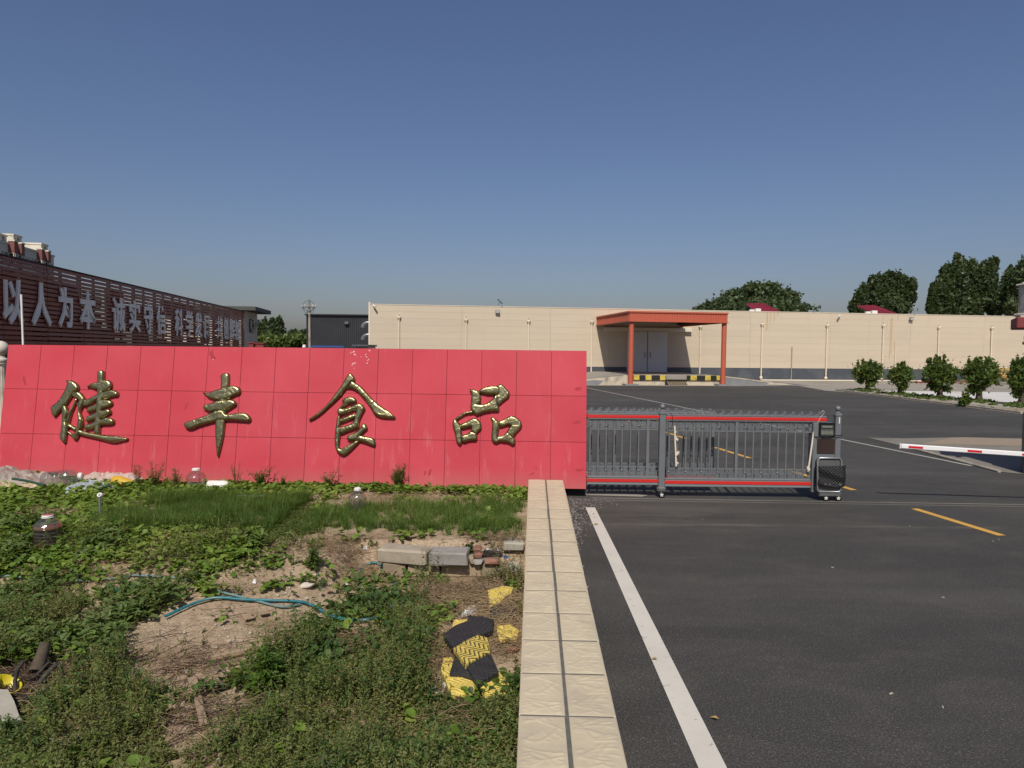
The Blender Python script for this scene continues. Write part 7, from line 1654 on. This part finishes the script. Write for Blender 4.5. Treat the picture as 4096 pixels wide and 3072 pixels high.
# heart leaved bindweed
B = Batch()
HB = [ell(1900, 2520, .40, .55), ell(1830, 2680, .45, .5), ell(1950, 2410, .3, .3), ell(2000, 2540, .3, .3)]
def hb(x, y): return np.max([np.exp(-(((x - a) / p) ** 2 + ((y - b) / q) ** 2) ** 2) for a, b, p, q in HB], 0) * .97
c1 = [ell(1130, 2560, .75, .75), ell(1090, 2690, .55, .7), ell(1500, 2420, .55, .35), ell(1620, 2430, .4, .5), ell(1330, 2560, .6, .7), ell(1480, 2330, .4, .3), ell(1730, 2440, .35, .4), ell(1900, 2770, .5, .3), ell(2060, 2680, .12, .5), ell(1620, 2590, .5, .5), ell(1350, 2430, .5, .3), ell(830, 2760, .22, .2)]
for cx, cy, rx, ry in c1:
    n = int(330 * rx * ry / .3); x = cx + RNG.normal(0, rx * .55, n); y = cy + RNG.normal(0, ry * .55, n); k = (x < XR(y)) & (RNG.rand(n) > hb(x, y)) & (fbm(x * 3, y * 3, 88) > .40); x, y = keep(x[k], y[k]); n = len(x)
    az = RNG.uniform(0, 6.283, n); L = RNG.uniform(.05, .10, n)
    P = np.stack([x, y, ground(x, y) + RNG.uniform(.02, .20, n) * (.4 + vnoise(x * 2, y * 2, 7))], 1)
    V, Q = leaves(P, az, RNG.normal(-.25, .45, n), L, L * .78, .16, .25); B.add(V, Q)
B.build('heart_leaf_vines', 'leaf_vine', 'dark heart leaved vines trailing over the bare soil', 'vines')
# greyish long-leaved weeds at left
B = Batch()
for cx, cy, rx, ry in [ell(600, 2420, .55, .4), ell(350, 2560, .6, .4), ell(60, 2420, .5, .5), ell(120, 2110, .45, .45), ell(420, 2200, .4, .3), ell(60, 2230, .4, .4), ell(30, 2590, .5, .4), ell(520, 2490, .5, .4), ell(1080, 2185, .3, .2)]:
    n = int(36 * rx * ry / .2); x = cx + RNG.normal(0, rx * .5, n); y = cy + RNG.normal(0, ry * .5, n); rosettes(B, x, y, 7, 12, .06, .17, .16, .36)
B.build('grey_leaf_weeds', 'leaf_grey', 'greyish green long leaved weeds at the left of the garden', 'weeds')
# long grass
def blades(b, x, y, h, bend, wd, zf=ground, az=None):
    n = len(x); az = RNG.uniform(0, 6.283, n) if az is None else az; zs = zf(x, y); s = np.stack([-np.sin(az), np.cos(az), np.zeros(n)], 1); d = np.stack([np.cos(az), np.sin(az), np.zeros(n)], 1)
    rows = []
    for f in (0, .35, .7, 1.0):
        c = np.stack([x, y, zs], 1) + d * (bend * f * f * h)[:, None]; c[:, 2] += h * (f - .35 * bend * f * f)
        ww = (wd * (1 - f * .92) / 2)[:, None]; rows.append(c - s * ww); rows.append(c + s * ww)
    V = np.stack(rows, 1).reshape(-1, 3); i = np.arange(n)[:, None] * 8
    b.add(V, np.concatenate([i + np.array([[k, k + 1, k + 3, k + 2]]) for k in (0, 2, 4)]))
for (a, b_, c, d), lab, dens, hh_, thr in ((GRASS[0], 'dense patch of long dark grass left of the path', 26000, .26, .30), (GRASS[1], 'tufted patch of long grass behind the kerb stones', 19000, .22, .39)):
    B = Batch(); nc = dens // 24; cx = RNG.uniform(a, b_, nc); cy = RNG.uniform(c, d, nc)
    e = np.minimum(np.minimum(cx - a, b_ - cx), np.minimum(cy - c, d - cy)); n2 = fbm(cx * 1.6, cy * 1.6, 71, 3)
    k = (n2 + e * .25 > thr) & (e + (n2 - .5) * .6 > -.02) & (cx < XR(cy) - .05); cx, cy, n2 = cx[k], cy[k], n2[k]; ch_ = hh_ * (.45 + n2 * 1.0) * RNG.uniform(.6, 1.3, len(cx))
    i = np.repeat(np.arange(len(cx)), 24); az = RNG.uniform(0, 6.283, len(i)); r = np.abs(RNG.normal(0, .035, len(i)))
    x, y = cx[i] + np.cos(az) * r, cy[i] + np.sin(az) * r; kk = x < XR(y); x, y, az, i = x[kk], y[kk], az[kk], i[kk]
    blades(B, x, y, RNG.uniform(.6, 1.15, len(x)) * ch_[i], np.abs(RNG.normal(.55, .4, len(x))) + .1, RNG.uniform(.004, .011, len(x)), az=az + RNG.normal(0, .5, len(x)))
    B.build('long_grass', 'grass', lab, 'grass')
B = Batch(); x, y = field(9000, -9.5, .3, 3.6, 13.3); w = (fbm(x * 1.5 + 4, y * 1.5, 73) > .52) * (1 - .9 * bare(x, y)) * .5 + .10; k = (RNG.rand(len(x)) < w * .5) & signclear(x, y); x, y = x[k], y[k]
blades(B, x, y, RNG.uniform(.05, .17, len(x)), np.abs(RNG.normal(.6, .4, len(x))), RNG.uniform(.003, .007, len(x))); B.build('thin_grass', 'grass', 'thin stray grass across the garden', 'grass')
# moss-like sprouts on the path
B = Batch(); e = ell(1150, 2100, .4, 1.1); n = 15000; x = e[0] + RNG.normal(-.05, .28, n); y = e[1] + RNG.normal(0, .75, n); az = RNG.uniform(0, 6.28, n); L = RNG.uniform(.015, .045, n)
V, Q = leaves(np.stack([x, y, ground(x, y) + RNG.uniform(.0, .02, n)], 1), az, RNG.uniform(0, .8, n), L, L * .5); B.add(V, Q); B.build('path_sprouts', 'hedge', 'yellowish tiny sprouts on the garden path', 'plants')
# straw, dead stalks and rootlets
def strands(b, x, y, L, az, curve, r, lift, tilt):
    n = len(x); z = ground(x, y) + lift; d = np.stack([np.cos(az) * np.cos(tilt), np.sin(az) * np.cos(tilt), np.sin(tilt)], 1); s = np.stack([-np.sin(az), np.cos(az), np.zeros(n)], 1); u = np.array([0, 0, 1.0])
    rows = []
    for f in (-.5, 0, .5):
        c = np.stack([x, y, z], 1) + d * (L * f)[:, None] + s * (curve * L * (f * f - .12))[:, None]
        for q in range(3):
            a = q * 2.094; rows.append(c + s * (math.cos(a) * r)[:, None] if isinstance(r, np.ndarray) else c); 
            if isinstance(r, np.ndarray): rows[-1] = rows[-1] + u * (math.sin(a) * r)[:, None]
    V = np.stack(rows, 1).reshape(-1, 3); i = np.arange(n)[:, None] * 9
    b.add(V, np.concatenate([i + np.array([[k * 3 + q, k * 3 + (q + 1) % 3, k * 3 + 3 + (q + 1) % 3, k * 3 + 3 + q]]) for k in (0, 1) for q in range(3)]))
B = Batch()
for (cx, cy, rx, ry), n in ((ell(1850, 2400, .7, .5), 1900), (ell(2020, 2450, .35, .6), 1300), (ell(2000, 2285, .45, .25), 800), (ell(1760, 2620, .25, .6), 700), (ell(2060, 2560, .25, .4), 700), (ell(1400, 2230, .7, .35), 900), (ell(760, 2680, .6, .4), 200), (ell(1650, 2600, .9, .6), 350), (ell(1500, 2850, 1.6, .5), 250), (ell(500, 2850, 1.2, .6), 300), (ell(300, 2600, .8, .6), 200), (ell(400, 2290, .6, .5), 500), (ell(1640, 1995, 1.6, .25), 500), (ell(1950, 2900, .5, .5), 250), (ell(1380, 2600, .6, .5), 500), (ell(200, 2770, .5, .4), 500), (ell(850, 2900, .8, .5), 200), (ell(160, 2060, .5, .3), 250)):
    x = cx + RNG.normal(0, rx * .6, n); y = cy + RNG.normal(0, ry * .6, n); k = x < XR(y) - .02; x, y = x[k], y[k]; m_ = len(x)
    strands(B, x, y, RNG.uniform(.06, .28, m_), RNG.uniform(0, 6.28, m_), RNG.normal(0, .7, m_), RNG.uniform(.0012, .003, m_), RNG.uniform(.01, .09, m_), RNG.normal(0, .2, m_))
B.build('dry_straw', 'straw', 'dry straw and dead stalks strewn near the low wall and step', 'straw')
B = Batch()
for (cx, cy, rx, ry), n in ((ell(850, 2560, .7, .7), 45), (ell(720, 2700, .4, .5), 70), (ell(110, 2760, .4, .35), 520), (ell(1980, 2400, .4, .5), 200), (ell(250, 2760, .4, .4), 120), (ell(780, 2880, .5, .4), 100)):
    x = cx + RNG.normal(0, rx * .6, n); y = cy + RNG.normal(0, ry * .6, n); k = x < XR(y) - .02; x, y = x[k], y[k]; m_ = len(x)
    strands(B, x, y, RNG.uniform(.2, .6, m_), RNG.normal(1.2, .8, m_), RNG.normal(0, .5, m_), RNG.uniform(.002, .005, m_), RNG.uniform(.01, .06, m_), RNG.normal(0, .12, m_))
B.build('dead_roots', 'rootlet', 'dark dead roots and stems on the bare soil', 'roots')
# single weeds one can point at
def weed(label, px, py, top, wpx, mat, nst, nl, L0, L1, seed, wr=.4, seeds=False):
    b = PG(px, py); sc = float(b[1]) / FPX; H = (py - top) * sc; R = wpx * sc / 2; r = np.random.RandomState(seed)
    t = thing('weed', label, 'weed', (float(b[0]), float(b[1]), float(b[2])), 'tall weeds in the garden')
    bt = Batch(); sm = MB(); so_ = MB() if seeds else None; SP = []
    nst = int(nst * 1.5)
    for k in range(nst):
        a = r.uniform(0, 6.28); h = H * r.uniform(.6, 1.0) if k else H; ln = R * r.uniform(.1, 1.0)
        pts = [(0, 0, 0), (math.cos(a) * ln * .4, math.sin(a) * ln * .4, h * .5), (math.cos(a) * ln, math.sin(a) * ln, h)]
        sm.tube(pts, [.006, .004, .0015], 4, caps=False)
        f = r.uniform(.05, 1.0, nl); P = np.stack([math.cos(a) * ln * f ** 1.3, math.sin(a) * ln * f ** 1.3, h * f], 1) + r.normal(0, .012, (nl, 3))
        L = r.uniform(L0, L1, nl) * (1.2 - .7 * f); V, Q = leaves(P, r.uniform(0, 6.28, nl), r.normal(.35, .35, nl), L, L * wr, .15, .2); bt.add(V, Q)
        if seeds: SP.append(P[f > .5])
    sm.build('stem', MT['rootlet' if seeds else 'leaf_vine'], t, local=True); bt.build('leaves', mat, None, None, parent=t)
    if seeds:
        P = np.concatenate(SP); P = np.repeat(P, 5, 0) + r.normal(0, .02, (len(P) * 5, 3)); n = len(P); L = r.uniform(.008, .018, n); V, Q = leaves(P, r.uniform(0, 6.28, n), r.uniform(-1, 1, n), L, L * .8); b2 = Batch(); b2.add(V, Q); b2.build('seed_heads', 'redweed', None, None, parent=t)
weed('tall reddish seeding weed left of the leaning bottle by the sign', 620, 1959, 1838, 90, 'leaf_small', 9, 26, .03, .07, 1, seeds=True)
weed('reddish seeding weed touching the leaning bottle', 705, 1959, 1868, 80, 'leaf_small', 8, 24, .03, .07, 2, seeds=True)
weed('short reddish weed at the end of the sheeting heap', 552, 1959, 1852, 60, 'leaf_small', 5, 22, .03, .07, 3, seeds=True)
weed('thin seeding weed just right of the white jug', 945, 1959, 1850, 60, 'leaf_small', 5, 18, .03, .06, 4, seeds=True)
weed('leafy dark weed clump right of the white jug against the sign', 1045, 1959, 1868, 120, 'leaf_vine', 12, 30, .04, .10, 5)
weed('small weed at the sign under the second brass character', 1125, 1959, 1895, 70, 'leaf_vine', 6, 20, .04, .08, 6)
weed('leafy weed at the sign below the third brass character', 1315, 1959, 1872, 100, 'leaf_vine', 8, 26, .04, .09, 7)
weed('bushy upright weed at the sign right of the third brass character', 1592, 1959, 1852, 110, 'leaf_broad', 14, 34, .03, .085, 8, seeds=True)
weed('dark feathery weed standing alone at the edge of the bare slope', 1252, 2280, 2150, 85, 'leaf_grey', 9, 40, .04, .11, 9, wr=.22)
weed('thin weed stalk in front of the dark liquid bottle', 172, 2190, 2085, 60, 'leaf_grey', 4, 18, .04, .10, 10)
weed('broad bladed weed rising in the vine patch', 1075, 2760, 2560, 120, 'grass', 7, 26, .10, .24, 11, wr=.12)
weed('light green feathery weed at the foot of the vine patch', 1090, 2850, 2770, 60, 'leaf_broad', 6, 30, .03, .09, 12, wr=.16)
weed('broad bladed weed left of the speed humps', 1268, 2790, 2670, 90, 'grass', 6, 18, .08, .16, 13, wr=.2)
weed('tall sprig in front of the concrete slab at the left bottom', 30, 2960, 2840, 90, 'leaf_grey', 6, 34, .03, .07, 14)
weed('leafy weed against the low wall beside the bottom yellow hump', 2060, 2800, 2690, 110, 'leaf_vine', 9, 26, .05, .12, 15, wr=.3)
weed('small weed on the joint of the two kerb stones', 1708, 2270, 2190, 26, 'leaf_broad', 5, 18, .025, .05, 16, wr=.7)
weed('dark leafy sprout on the right end of the grey kerb stone', 1880, 2210, 2175, 60, 'leaf_vine', 5, 6, .07, .13, 17, wr=.5)
